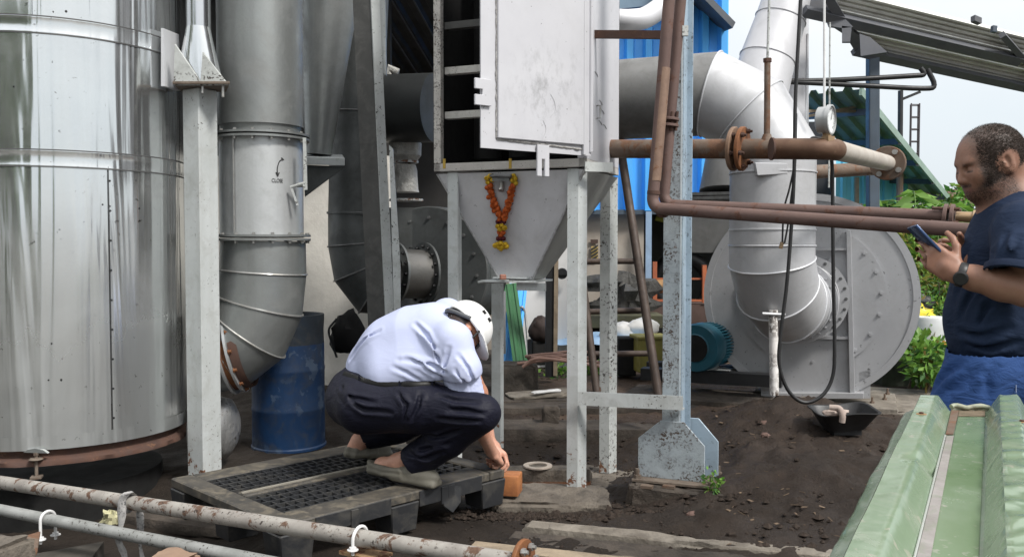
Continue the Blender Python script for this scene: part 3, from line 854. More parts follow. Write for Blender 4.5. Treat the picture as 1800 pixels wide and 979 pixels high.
# ------------------------------------------------------------------ drum, fallen cylinder, bag
dr = thing('plastic_drum', 'blue plastic drum with grimy dark upper half beside the elbow duct', 'drum', G(506, 797, 0.02))
db = P(507, 800, 5.6); dz = .0
zt = P(504, 552, 5.62).z; zb = P(504, 799, 5.4).z
rr = S(65, 5.5)
prof = [(rr * .98, 0), (rr * 1.02, .008), (rr * 1.02, .022), (rr * .99, .03), (rr * .985, .24), (rr * .997, .25), (rr * .997, .265), (rr * .985, .275), (rr * .985, .49), (rr * .997, .5), (rr * .997, .515), (rr * .985, .525), (rr * .98, .66), (rr * .975, .68)]
mb = MB(); mb.rev(prof, V((db.x, 5.62, zb)), UP, 48); mb.build('drum_body', BLUEDRUM, dr, smooth=.5)
H = zt - zb
mb = MB(); mb.rev([(rr * .978, .67), (rr * .975, .68), (rr * .965, H - .1), (rr * .985, H - .03), (rr * .985, H), (rr * .90, H), (rr * .88, H - .03), (.0001, H - .03)], V((db.x, 5.62, zb)), UP, 48, cap=False); mb.build('drum_top', DRUMLID, dr, smooth=.5)

bq0 = P(612, 590, 5.9)
mb = MB(); bmv = lump0(bq0, S(30, 5.9), .10, S(42, 5.9), 4.2, .3)
bgo = single(bmv, 'black_bag', M('black_bag_cloth', (.007, .007, .007), (.011, .011, .011), 9, .8, 0, .3, 60, spec=.2), 'black bag hanging behind the squatting man beside the drum', 'bag', bq0, smooth=1)
mb = MB(); mb.tube(smooth_pts([P(592, 560, 5.85), P(578, 580, 5.83), P(584, 605, 5.83), P(592, 628, 5.85)], 6), .008, 6); mb.build('strap', BLACKST, bgo, smooth=1)
fc2 = P(398, 752, 5.1)
mb = MB(); mb.rev([(S(56, 5.1), -.1), (S(56, 5.1), 0), (S(53, 5.1), .05), (S(38, 5.1), .085), (S(15, 5.1), .1), (.0001, .102)], fc2 + V((-.05, 0, 0)), V((.96, -.12, 0)), 36)
single(mb, 'metal_cylinder', M('scuffed_tank_metal', (.50, .50, .50), (.34, .34, .34), 8, .4, .75, .3, 50, dirt=.7, dirtcol=(.12, .115, .1), speck=.5, sscale=50), 'scuffed silver cylinder end lying low beside the blue drum', 'cylinder', (fc2.x, fc2.y, 0), smooth=1)
# ------------------------------------------------------------------ hopper cabinet on legs
FR = V((.347, 4.63, 0)); FL = FR - U2 * .76; RR = FR + V2 * .615; RL = FL + V2 * .615
ZT = 1.748
fl, fr = FL - U2 * .075 - V2 * .02, FR + U2 * .045 - V2 * .02
rr_, rl = fr + V2 * .66, fl + V2 * .66
hop = thing('dust_hopper', 'grey steel hopper cabinet standing on four legs, white door swung open', 'hopper', (FR + RL) / 2)
Zv = lambda p, z: V((p.x, p.y, z))
# legs: angle sections
def leg(p, a, b, ztop, mat, zbot=.0):
    mb = MB(); mb.angle(Zv(p, zbot), Zv(p, ztop), a, b, .007)
    return mb.build('leg', mat, hop)
PAD = .0
LW = .060
leg(FR, -U2 * LW + V2 * .0, V2 * LW + U2 * .03, ZT - .05, STEELGREY, PAD)
leg(FL, U2 * LW, V2 * LW + U2 * .05, ZT - .05, STEELGREY, 0.02)
leg(RR, -U2 * LW, V2 * LW + U2 * .03, ZT - .05, STEELRUST, -.06)
leg(RL, U2 * LW, V2 * LW + U2 * .05, ZT - .05, STEELGREY, 0.02)
# hopper cone plates
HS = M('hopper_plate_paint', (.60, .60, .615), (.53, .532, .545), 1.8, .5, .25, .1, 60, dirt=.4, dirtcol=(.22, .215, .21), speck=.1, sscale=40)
HSD = M('hopper_plate_shaded', (.40, .405, .39), (.30, .305, .29), 1.8, .5, .25, .15, 60, dirt=.5, dirtcol=(.2, .2, .18), streak=.2)  # plate paint darkened, shadow of the down-facing sides put into colour
hc = (FL + FR + RL + RR) / 4 - U2 * .035 - V2 * .05
hb = .100; ZB = 1.105
bfl, bfr, brr, brl = (Zv(hc - U2 * hb - V2 * hb, ZB), Zv(hc + U2 * hb - V2 * hb, ZB), Zv(hc + U2 * hb + V2 * hb, ZB), Zv(hc - U2 * hb + V2 * hb, ZB))
tfl, tfr, trr, trl = (Zv(q, ZT - .055) for q in (fl + V2 * .02 + U2 * .01, fr + V2 * .02 - U2 * .01, rr_ - V2 * .02, rl - V2 * .02))
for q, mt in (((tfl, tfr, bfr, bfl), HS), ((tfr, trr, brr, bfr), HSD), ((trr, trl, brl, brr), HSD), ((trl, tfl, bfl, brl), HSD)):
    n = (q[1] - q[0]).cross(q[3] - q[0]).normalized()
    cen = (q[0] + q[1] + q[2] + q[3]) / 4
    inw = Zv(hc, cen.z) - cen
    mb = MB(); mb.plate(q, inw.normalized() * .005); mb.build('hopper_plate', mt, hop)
WELD = M('weld_metal', (.5, .5, .5), (.3, .3, .3), 30, .5, .6, .4, 120)
mb = MB(); mb.tube([tfl, bfl], .006, 6); mb.tube([tfr, bfr], .0075, 6); mb.build('corner_weld', WELD, hop)
# top rim
RIM = M('speckled_rim_paint', (.52, .50, .47), (.44, .42, .39), 8, .6, 0, .3, 80, speck=.3, sscale=110, rust=.06, rscale=16)
mb = MB()
for p, q in ((fl, fr), (fr, rr_), (rr_, rl), (rl, fl)):
    dd = (q - p).normalized(); nn = V((-dd.y, dd.x, 0))
    mb.obox(Zv((p + q) / 2 + nn * .02, ZT - .022), dd * ((q - p).length / 2), nn * .02, V((0, 0, .022)))
mb.build('top_rim', RIM, hop, bevel=.003)
YEL = M('yellow_paint_mark', (.50, .33, .05), (.40, .27, .05), 30, .7, 0, 0)
for px in (781, 897):
    q = RP(px, 288, fl, V2); mb = MB(); mb.obox(q - V2 * .001, U2 * .008, V2 * .0012, V((0, 0, .027))); mb.build('paint_mark', YEL, hop)
# slide gate
mb = MB(); g = Zv(hc, ZB - .008)
mb.obox(g - U2 * .02 - V2 * .03, U2 * .165, V2 * .14, V((0, 0, .005)))
mb.obox(g + U2 * .10 - V2 * .12 + V((0, 0, -.03)), U2 * .085, V2 * .008, V((0, 0, .022)))
mb.obox(g - U2 * .02 - V2 * .05 + V((0, 0, .018)), U2 * .1, V2 * .1, V((0, 0, .004)))
mb.tube([g - U2 * .22 - V2 * .12 + V((0, 0, -.01)), g - U2 * .02 - V2 * .16 + V((0, 0, .0))], .009, 8)
mb.build('slide_gate', STEELPLAIN, hop)
mb = MB(); mb.box(P(884, 487, 4.87), (.034, .03, .03), .2); mb.build('gate_block', M('pink_lump', (.38, .17, .12), None, 9, .7), hop, bevel=.005)
# cabinet box above; interior shadow is put into its near-black panels
ZC = 3.75
mb = MB(); mb.plate([Zv(fl, ZT), Zv(rl, ZT), Zv(rl, ZC), Zv(fl, ZC)], U2 * .006); mb.build('left_panel', DEEPBLACK, hop)
mb = MB(); mb.plate([Zv(rl, ZT), Zv(rr_, ZT), Zv(rr_, ZC), Zv(rl, ZC)], -V2 * .006); mb.build('back_panel', DEEPBLACK, hop)
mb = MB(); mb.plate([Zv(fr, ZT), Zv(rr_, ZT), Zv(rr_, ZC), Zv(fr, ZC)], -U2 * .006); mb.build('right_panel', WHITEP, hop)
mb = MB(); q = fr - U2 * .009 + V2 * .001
mb.plate([Zv(q, ZT), Zv(q + V2 * .655, ZT), Zv(q + V2 * .655, ZC), Zv(q, ZC)], -U2 * .004); mb.build('inner_shade_sheet', DEEPBLACK, hop)
mb = MB(); mb.obox(Zv(fl + U2 * .022 + V2 * .018, (ZT + ZC) / 2), U2 * .022, V2 * .02, V((0, 0, (ZC - ZT) / 2))); mb.build('front_post', WHITER, hop, bevel=.003)
mb = MB(); mb.obox(Zv(fr - U2 * .02 + V2 * .012, (ZT + ZC) / 2), U2 * .024, V2 * .012, V((0, 0, (ZC - ZT) / 2))); mb.build('front_post', WHITEP, hop, bevel=.003)
RAILW = M('rail_white', (.55, .54, .50), (.44, .43, .40), 9, .6, 0, .2, 60, dirt=.4, dirtcol=(.12, .12, .11), speck=.3)
for i, y in enumerate((203, 125, 46, -40)):
    z = P(770, y, 4.95).z
    mb = MB(); a_, b_ = fl + U2 * .046 + V2 * .05, fr - U2 * .045 + V2 * .05
    mb.obox(Zv((a_ + b_) / 2, z), (b_ - a_) / 2, V2 * .004, V((0, 0, .019))); mb.obox(Zv((a_ + b_) / 2 + V2 * .02, z - .018), (b_ - a_) / 2, V2 * .018, V((0, 0, .003)))
    mb.build('shelf_rail', RAILW if i != 2 else M('sooty_rail', (.05, .05, .047), (.09, .09, .085), 14, .7), hop)
# inside bags (vertical tubes, interior shadow put into their colour)
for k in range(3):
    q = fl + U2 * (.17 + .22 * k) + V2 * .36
    mb = MB(); mb.tube([Zv(q, ZT + .05), Zv(q, ZC)], .08, 16); mb.build('filter_tube', DEEPBLACK, hop, smooth=1)
# cabinet right side handle
q = fr + V2 * .22
mb = MB(); h0 = RP(1049, 208, fr, U2); h1 = RP(1049, 186, fr, U2)
mb.tube([h0, h0 + U2 * .02, h1 + U2 * .02, h1], .005, 8); mb.build('side_handle', ZINC, hop)
mb = MB()
for (x, y) in ((1056, 180), (1059, 196), (1055, 215), (1048, 130), (1063, 222)):
    q = RP(x, y, fr, U2)
    mb.tube([q + U2 * .0015 - V2 * .03 + V((0, 0, .006)), q + U2 * .003, q + U2 * .0015 + V2 * .03 - V((0, 0, .012))], .002, 4)
mb.build('scuff_mark', M('grey_scuff', (.42, .42, .42), None, 30, .7), hop, kind='stuff')
mb = MB(); mb.tube([P(806, 318, 4.98), P(807, 580, 4.98)], .009, 8)
single(mb, 'tan_conduit', M('tan_conduit_paint', (.36, .25, .13), (.28, .19, .10), 9, .6), 'thin tan conduit running down beside the front left hopper leg', 'conduit', P(807, 580, 4.98), smooth=1)
mb = MB(); q = Zv(fr - V2 * .01, ZT - .045); mb.bar(q, q + U2 * .12 + V2 * .1 , .01, .05); mb.build('bent_bracket', STEELRUST, hop)

# ------- door
H = V((.405, 4.585, 0)); E = V((-.149, 4.19, 0))
dd = (E - H).normalized(); dn_ = V((dd.y, -dd.x, 0))
if dn_.dot(-H) < 0: dn_ = -dn_
ZD = 1.757; DL = (E - H).length
door = hop
mb = MB(); mb.obox(Zv((H + E) / 2, (ZD + 3.75) / 2), dd * DL / 2, dn_ * .004, V((0, 0, (3.75 - ZD) / 2)))
_dc = H + dd * (DL * .42) - V(hop.location)
WHITED = M('handled_white_enamel', (.55, .55, .575), (.49, .49, .52), 2.5, .42, .05, .06, 50, dirt=.28, dirtcol=(.42, .42, .43), speck=.10, sscale=45, speckcol=(.12, .12, .12), wave=.10, wscale=(2, 2, 2), spot=(_dc.x, _dc.y, 2.05, .34, (.20, .20, .205), .6))
dsheet = mb.build('door', WHITED, hop)
mb = MB(); c = (H + E) / 2 - dd * .0 + dn_ * .014
mb.obox(Zv(H + dd * (DL * .47) + dn_ * .012, (ZD + .05 + 3.75) / 2), dd * (DL * .40), dn_ * .009, V((0, 0, (3.75 - ZD - .05) / 2))); mb.build('door_panel', WHITED, dsheet, bevel=.004)
rw = random.Random(11)
def weld(p, q, name, mat):
    n = max(8, int((q - p).length / .014)); pts = [p + (q - p) * (i / n) + V((rw.uniform(-1, 1), rw.uniform(-1, 1), rw.uniform(-1, 1))) * .0022 for i in range(n + 1)]
    mb = MB(); mb.tube(pts, [.0045 + .0025 * rw.random() for _ in pts], 6); return mb.build(name, mat, dsheet)
WB = M('painted_weld', (.42, .41, .40), (.16, .15, .145), 45, .6, 0, .5, 90)
s0, s1 = DL * .87, DL * .07
weld(Zv(H + dd * s0 + dn_ * .006, ZD + .05), Zv(H + dd * s0 + dn_ * .006, 3.7), 'weld_bead', WB)
weld(Zv(H + dd * s0 + dn_ * .006, ZD + .048), Zv(H + dd * s1 + dn_ * .006, ZD + .03), 'weld_bead', WB)
mb = MB(); mb.obox(Zv(H + dd * .055 + dn_ * .012, (ZD + 3.75) / 2), dd * .008, dn_ * .012, V((0, 0, (3.75 - ZD) / 2))); mb.build('door_fold', WHITEP, dsheet, bevel=.003)
mb = MB(); mb.tube([Zv(H + dn_ * .004, ZD + .02), Zv(H + dn_ * .004, 3.75)], .011, 10); mb.build('hinge_pin', WHITEP, dsheet)
# slotted lugs
def lug(cen, across, along, w, h, sw, sl, name):
    o = [cen - across * w / 2, cen + across * w / 2, cen + across * w / 2 + along * h]
    o2 = [cen + across * sw / 2 + along * h, cen + across * sw / 2 + along * (h - sl), cen - across * sw / 2 + along * (h - sl), cen - across * sw / 2 + along * h, cen - across * w / 2 + along * h]
    mb = MB(); mb.plate(o + o2, dn_ * .012); return mb.build(name, WHITEP, dsheet, bevel=.002)
lug(Zv(E - dd * .05 + dn_ * .008, P(845, 163, 4.19).z), UP, dd, .125, .092, .026, .042, 'clamp_lug')
lug(Zv(H + dd * (DL * .47) + dn_ * .008, ZD + .035), dd, -UP, .075, .155, .018, .085, 'clamp_lug')
# grubby hand marks are in the paint; two thin curved scratches
SCR = M('scratch_grey', (.55, .55, .56), None, 30, .6)
mb = MB(); pl = Zv(H + dn_ * .0225, 2)
for pts in (((968, 166), (975, 180), (976, 195), (968, 205)), ((955, 212), (960, 228), (953, 246))):
    mb.tube(smooth_pts([RP(x, y, pl, dn_) for x, y in pts], 4), .0010, 4)
mb.build('scratch', SCR, dsheet, kind='stuff')

# ------- marigold garland on the hopper handle
fpl = tfl; fnn = (tfr - tfl).cross(bfl - tfl).normalized()
if fnn.y > 0: fnn = -fnn
gar = thing('flower_garland', 'orange and yellow marigold garland hanging from the hopper handle', 'garland', RP(884, 310, fpl, fnn))
def flower_mb(seed):
    r = random.Random(seed); mb = MB()
    prof = []
    n, m = 18, 9
    vs_, fs = [], []
    for j in range(m + 1):
        th = math.pi * j / m
        for k in range(n):
            ph = 2 * math.pi * k / n
            rad = .016 * (1 + (.24 if (k + j) % 2 else -.22) * (1 if 0 < j < m else 0) + .12 * r.uniform(-1, 1))
            vs_.append((rad * math.sin(th) * math.cos(ph), rad * math.sin(th) * math.sin(ph), rad * .85 * math.cos(th)))
    for j in range(m):
        for k in range(n):
            fs.append((j * n + k, (j + 1) * n + k, (j + 1) * n + (k + 1) % n, j * n + (k + 1) % n))
    mb.add(vs_, fs); return mb
ORG = M('marigold_orange', (.62, .13, .012), (.42, .065, .008), 60, .7, 0, .5, 200, .003)
YLW = M('marigold_yellow', (.75, .50, .02), (.58, .34, .015), 60, .7, 0, .5, 200, .003)
MAR = M('maroon_petal', (.12, .008, .012), (.07, .005, .008), 60, .7, 0, .5, 200, .003)
protos = {}
for nm, mt in (('o', ORG), ('y', YLW), ('m', MAR)):
    mb = flower_mb(3); q = mb.build('flower', mt, gar, smooth=.5, origin=V((0, 0, 0))); protos[nm] = q
gr = random.Random(4); used = set()
def put(c, px, py, sc=1.0, off=.02):
    q = RP(px, py, fpl, fnn) + fnn * off - V(gar.location)
    pr = protos[c]
    o = pr if c not in used else copy_part(pr, gar)
    used.add(c)
    o.location = q; o.rotation_euler = (gr.uniform(0, 6), gr.uniform(0, 6), gr.uniform(0, 6)); o.scale = (sc,) * 3
for x, y in ((858, 313), (864, 309), (860, 320), (868, 315), (908, 313), (905, 309), (909, 321), (903, 316)): put('y', x, y, .8)
L1 = [(863, 326), (864, 334), (867, 342), (870, 350), (873, 358), (876, 366), (879, 374), (882, 381)]
L2 = [(905, 326), (903, 334), (901, 342), (899, 350), (896, 358), (894, 366), (891, 374), (888, 381)]
for x, y in L1 + L2: put('o', x + gr.uniform(-1, 1), y, .95 + .2 * gr.random()); put('o', x + gr.uniform(-5, 5), y + 3, .8, .027)
for x in (878, 884, 890): put('m', x, 388, .65, .03)
for x, y in ((879, 395), (886, 394), (890, 398), (882, 400)): put('y', x, y, .85, .03)
for x, y in ((881, 406), (887, 407), (884, 411)): put('o', x, y, .85, .028)
for x in (879, 884, 889): put('m', x, 417, .7, .03)
for x, y in ((877, 427), (884, 425), (891, 427), (880, 432), (888, 432), (884, 435), (874, 430), (894, 431)): put('y', x, y, .85, .03)
mb = MB(); a_ = [RP(x, y, fpl, fnn) + fnn * k for x, y, k in ((866, 307, .0), (866, 307, .035), (902, 308, .035), (902, 308, .0))]
mb.tube(poly_arc(a_, .01), .007, 8); mb.obox(RP(884, 312, fpl, fnn) + fnn * .02, U2 * .05, fnn * .012, V((0, 0, .014))); mb.build('hopper_handle', DULLBOLT, hop)
mb = MB(); q = RP(884, 330, fpl, fnn) + fnn * .02; mb.tube([q + UP * .05, q], .012, 10); mb.rev([(.016, 0), (.016, .014), (.0001, .016)], q, -UP + fnn * .6, 12); mb.build('sight_bulb', ZINC, hop)

# ------------------------------------------------------------------ blue grey column with gussets, brace
CB = P(1190, 845, 4.5)
ib = thing('gusseted_column', 'blue grey flaking steel column on a gusseted foot bolted to a block', 'column', V((CB.x, CB.y, .08)))
cx = V((CB.x, 4.55, 0)); ZCOL = 3.8
k_ = .075
# two flanges facing the camera-left, one web
mb = MB(); mb.obox(Zv(cx - V2 * .05 - U2 * .012, ZCOL / 2 + .06), U2 * .047, V2 * .004, V((0, 0, ZCOL / 2))); mb.build('flange', BLUEGREYR, ib, bevel=.0015)
mb = MB(); mb.obox(Zv(cx + V2 * .05 + U2 * .02, ZCOL / 2 + .06), U2 * .047, V2 * .004, V((0, 0, ZCOL / 2))); mb.build('flange', BLUEGREY, ib, bevel=.0015)
mb = MB(); mb.obox(Zv(cx + U2 * .034, ZCOL / 2 + .06), U2 * .005, V2 * .046, V((0, 0, ZCOL / 2))); mb.build('web', BLUEGREY, ib)
mb = MB(); mb.obox(Zv(cx - V2 * .05 + U2 * .03, ZCOL / 2 + .06), U2 * .004, V2 * .0055, V((0, 0, ZCOL / 2))); mb.build('pale_edge', M('pale_blue_edge', (.55, .62, .66), None, 8, .5), ib)
gz0 = .095
for off, w, mt, sx in ((-.065, .172, BLUEGREYR, -.01), (.065, .165, BLUEGREY, .045)):
    c = cx + V2 * off + U2 * sx
    zt_ = P(1185, 740, 4.5).z
    o = [Zv(c - U2 * w, gz0), Zv(c + U2 * w, gz0), Zv(c + U2 * w, gz0 + .185), Zv(c + U2 * (w * .38), zt_), Zv(c - U2 * (w * .32), zt_), Zv(c - U2 * w, gz0 + .20)]
    mb = MB(); mb.plate(o, V2 * .01); mb.build('gusset_plate', mt, ib, bevel=.002)
mb = MB(); mb.obox(Zv(cx + U2 * .015, gz0 - .007), U2 * .215, V2 * .13, V((0, 0, .007))); mb.build('base_plate', BASEBR, ib, bevel=.002)
mb = MB()
for sx, sy in ((-1, -1), (1, -1), (1, 1), (-1, 1)):
    q = Zv(cx + U2 * (.015 + .19 * sx) + V2 * .105 * sy, gz0); mb.tube([q, q + UP * .05], .011, 8); mb.rev([(.02, 0), (.02, .018)], q, UP, 6)
mb.build('anchor_bolt', BASEBR, ib, kind='stuff')
mb = MB()
for px in (1137, 1176):
    q = P(px, 852, 4.42); mb.obox(V((q.x, q.y, .078)), U2 * .03, V2 * .02, V((0, 0, .007)))
mb.build('shim', RUSTPIPE2, ib)
mb = MB(); q0, q1 = P(1016, 712, 4.58), P(1200, 721, 4.42)
mb.angle(q0, q1, V((0, 0, .072)), V2 * .05, .006)
br = single(mb, 'brace_bar', STEELPLAIN, 'pale grey angle brace joining the front hopper leg to the gusseted column', 'brace', (q0 + q1) / 2)
mb = MB(); q = P(1193, 60, 4.5); mb.box(q + V((.02, -.06, 0)), (.03, .02, .05)); mb.build('clip', STEELRUST, ib)
# plinth
def rough_block(c, sx, sy, sz, ax_, ay_, seed, amp=.012, n=(14, 8, 6)):
    """a concrete block with broken edges"""
    mb = MB(); nx, ny, nz = n
    def face(o, a, b, na, nb):
        mb.grid(lambda u, v: o + a * u + b * v, na, nb)
    c = V(c); A, B, C = ax_ * sx, ay_ * sy, V((0, 0, sz))
    o = c - A / 2 - B / 2
    face(o + C, A, B, nx, ny); face(o, A, C, nx, nz); face(o + B + A, -A, C, nx, nz); face(o + A, B, C, ny, nz); face(o + B, -B, C, ny, nz)
    cc = c + C / 2
    out = []
    for p in mb.v:
        p = V(p); q = V(((p - cc).dot(ax_) / sx * 2, (p - cc).dot(ay_) / sy * 2, (p - cc).z / sz * 2))
        edge = sum(1 for t in q if abs(t) > .86)
        nz_ = mnoise.fractal(p * 9 + V((seed, 0, 0)), 1, 2, 4) + 1.3 * mnoise.noise(p * 3.1 + V((0, seed, 0)))
        d = (p - cc).normalized()
        sh = amp * nz_ - (amp * 1.5 * (.9 + .6 * nz_) if edge >= 2 else 0)
        out.append(tuple(p + d * sh))
    mb.v = out
    return mb
mb = rough_block(V((cx.x, cx.y - .02, -.12)) + U2 * .03, .50, .36, .200, U2, V2, 3.3, .016, (40, 20, 14))
CONCD = M('soiled_concrete', (.085, .068, .054), (.045, .037, .030), 6, .9, 0, .8, 40, .015, dirt=.85, dirtcol=(.035, .03, .026), speck=.3, sscale=60)
single(mb, 'concrete_plinth', CONCD, 'soiled concrete block carrying the gusseted blue grey column', 'plinth', (cx.x, cx.y, 0), smooth=.7)

# pads under the hopper
mb = rough_block(V((.19, 4.56, -.2)), .62, .40, .205, V((1, -.02, 0)).normalized(), V((.02, 1, 0)).normalized(), 8.1, .020, (44, 24, 12))
single(mb, 'concrete_pad', CONC, 'broken edged concrete pad under the front right hopper leg', 'slab', (.2, 4.56, 0), smooth=.7)
mb = rough_block(V((.55, 5.08, -.2)), .42, .6, .14, U2, V2, 1.7, .012, (16, 12, 6))
single(mb, 'concrete_pad', CONC, 'low concrete pad under the rear right hopper leg', 'slab', (.5, 5.05, 0), smooth=.7)
mb = rough_block(V((.10, 5.02, -.16)), .70, .12, .185, V((1, .02, 0)).normalized(), V((0, 1, 0)), 4.2, .008, (20, 4, 6))
single(mb, 'concrete_kerb', CONC, 'narrow concrete kerb behind the rusty puddle with a pipe gasket on it', 'kerb', (.1, 4.98, 0), smooth=.7)
# rusty puddle in the channel between pad and kerb
mb = MB(); q = [V((-.15, 4.70, -.05)), V((.42, 4.72, -.05)), V((.45, 4.98, -.05)), V((-.2, 4.98, -.05))]
mb.plate(q, V((0, 0, .004))); o = mb.build('puddle', WETWATER, None); o['kind'] = 'structure'
# gasket ring
gq = V((.148, 5.02, .033))
mb = MB(); mb.ring(gq, UP, S(17, 4.97), S(26, 4.97), .008, 40)
single(mb, 'gasket_ring', M('pale_gasket', (.52, .45, .38), (.40, .34, .28), 12, .7), 'flat pale gasket ring lying on the concrete kerb behind the brick', 'ring', gq)
# block being held
bq = V((G(890, 850, .05).x, 4.42, 0))
mb = MB(); q = P(880, 842, 4.42)
mb.obox(V((q.x + .012, 4.50, .074)), V((.088, -.016, 0)), V((.012, .058, 0)), V((0, 0, .052)))
single(mb, 'brick', BRICKM, 'wet orange brick under the squatting man\'s hand', 'brick', (q.x, 4.47, .02), bevel=.006, bseg=2)

# ------------------------------------------------------------------ rusty steam pipe with flange, elbow and pale run
pY = 5.0
zP = P(1050, 262, pY).z
A0, A1 = P(1046, 262, 5.12), P(1470, 262, 4.40)
def pmain(px, py=262):
    t = (px - 1046) / (1470 - 1046); iy = 1 / 5.12 + (1 / 4.40 - 1 / 5.12) * t
    return P(px, py, 1 / iy)
pd = V((.66, .75, -.004)).normalized()
B1 = P(1560, 287, 5.85)
rp = thing('rusty_main_pipe', 'thick weathered brown pipe with a rust orange flange crossing the blue column', 'pipe', A0)
rP = .0525
el = arc(pmain(1462), A1 - A0, B1 - A1, .10, 10)
mb = MB(); mb.tube([A0, el[0]], rP, 24); mb.build('run', RUSTPIPE2, rp, smooth=1)
mb = MB(); mb.tube([el[0] - (A1 - A0).normalized() * .2] + el, rP * 1.03, 24); mb.build('elbow', M('bronze_brown_elbow', (.15, .085, .05), (.10, .052, .032), 8, .6, .25, .2, 60, rust=.3, rscale=18, rustcol=(.08, .04, .025), rustcol2=(.2, .12, .075)), rp, smooth=1)
mb = MB(); mb.tube([el[-1], B1], [rP * .98, rP * .98], 24); mb.build('pale_run', BEIGEPIPE, rp, smooth=1)
mb = MB(); mb.tube([el[0] - V((.2, 0, 0)), el[0] - V((.19, 0, 0))], rP * 1.09, 24); mb.build('weld_bead', RUSTDK, rp)
for px, r in ((1290, .116), (1305, .116)):
    c = pmain(px); mb = MB(); mb.rev([(.05, -.011), (r - .004, -.011), (r, -.007), (r, .007), (r - .004, .011), (.05, .011)], c, A1 - A0, 40); mb.build('flange', RUSTFL if px > 1300 else M('dusty_rust_flange', (.22, .14, .095), (.15, .085, .05), 12, .75, .1, .4, 90, rust=.35, rustcol=(.10, .05, .03), rustcol2=(.25, .13, .06), rscale=12), rp, smooth=.5)
fd = (A1 - A0).normalized()
mb = MB(); x, y, _ = frame(fd); c = pmain(1305)
for k in range(6):
    an = k / 6 * 6.283 + .3; q = c + (x * math.cos(an) + y * math.sin(an)) * .096
    mb.tube([q - fd * .05, q + fd * .040], .007, 8); mb.rev([(.014, 0), (.014, .014)], q + fd * .013, fd, 6); mb.rev([(.014, 0), (.014, .014)], q - fd * .04, fd, 6)
mb.build('flange_bolt', RUSTDK, rp, kind='stuff')
bd = (B1 - el[-1]).normalized()
for k in (0, .03):
    mb = MB(); mb.rev([(.04, -.011), (.108, -.011), (.112, -.006), (.112, .006), (.108, .011), (.04, .011)], B1 + bd * (.0 + k), bd, 36); mb.build('end_flange', RUSTPIPE2, rp, smooth=.5)
mb = MB(); mb.tube([B1 + bd * .03, B1 + bd * .42], .05, 20); mb.rev([(.05, .30), (.062, .30), (.062, .36), (.05, .36)], B1, bd, 20); mb.build('end_spigot', BEIGEPIPE, rp, smooth=.6)
mb = MB(); x, y, _ = frame(bd); 
for k in range(4):
    an = k / 4 * 6.283 + .6; q = B1 + (x * math.cos(an) + y * math.sin(an)) * .085; mb.rev([(.018, -.03), (.018, .0), (.0001, .0)], q, bd, 8)
mb.build('end_bolt', ZINC, rp, kind='stuff')
# riser on top
r0 = pmain(1348, 250); rY = r0.y
mb = MB(); mb.tube([r0, r0 + UP * .04], [.035, .02], 16); mb.tube([r0 + UP * .03, P(1349, 108, rY)], .0165, 12); mb.build('riser', RUSTPIPE2, rp, smooth=1)
mb = MB(); mb.tube([P(1349, 112, rY), P(1354, -60, rY)], .007, 8); mb.build('riser_rod', STEELRUST, rp)
mb = MB(); mb.rev([(.022, 0), (.022, .02)], P(1349, 110, rY), UP, 6); mb.build('riser_nut', RUSTDK, rp)
# lower parallel pipe behind
mb = MB(); a_, b_ = P(1425, 303, 6.0), P(1545, 296, 6.3); mb.tube([a_, b_], .047, 20)
single(mb, 'short_brown_pipe', RUSTPIPE2, 'short brown pipe running behind the pale pipe toward the canopy post', 'pipe', a_, smooth=1)
# gauge
gq = P(1456, 211, 4.44)
ga = thing('pressure_gauge', 'round grey pressure gauge standing on the rusty pipe elbow', 'gauge', P(1454, 245, 4.44))
gd = V((.80, -.60, -.02)).normalized()
mb = MB(); mb.rev([(.0001, -.05), (.058, -.05), (.066, -.045), (.066, 0), (.075, 0), (.075, .018), (.068, .02), (.066, .012)], gq, gd, 40, cap=False); mb.build('case', M('gauge_case', (.42, .43, .43), (.34, .35, .35), 6, .4, .3, .05), ga, smooth=.5)
mb = MB(); mb.rev([(.0001, .011), (.067, .011)], gq, gd, 40, cap=False); mb.build('dial', M('dial_white', (.78, .8, .8), None, 3, .4, 0, 0), ga)
mb = MB(); x, y, _ = frame(gd)
for k in range(28):
    an = -.8 + k / 27 * 4.7; L = .050 if k % 3 else .044
    mb.bar(gq + gd * .013 + (x * math.cos(an) + y * math.sin(an)) * L, gq + gd * .013 + (x * math.cos(an) + y * math.sin(an)) * .058, .002, .001, gd)
mb.build('tick_mark', INK, ga, kind='stuff')
mb = MB(); mb.bar(gq + gd * .015, gq + gd * .015 + (x * .3 + y * .9) * .045, .004, .001, gd); mb.build('needle', INK, ga)
mb = MB(); mb.tube([gq - UP * .065, gq - UP * .15], .016, 10); mb.box(gq - UP * .10, (.045, .045, .035), .5); mb.tube([gq - UP * .15, V((gq.x, gq.y + .03, zP + .04))], .02, 10); mb.build('stem', BRASS, ga)
mb = MB(); mb.tube([P(1449, 190, 5.6), P(1449, -30, 5.6)], .008, 8)
single(mb, 'vertical_conduit', WHITEPL, 'thin white conduit rising behind the pressure gauge, the paler of the pair', 'conduit', P(1449, 190, 5.6))
mb = MB(); mb.tube([P(1457, 330, 5.7), P(1459, 40, 5.7)], .0055, 8)
single(mb, 'vertical_conduit', STEELRUST, 'thin rusty rod rising behind the pressure gauge, the darker of the pair', 'conduit', P(1459, 330, 5.7))

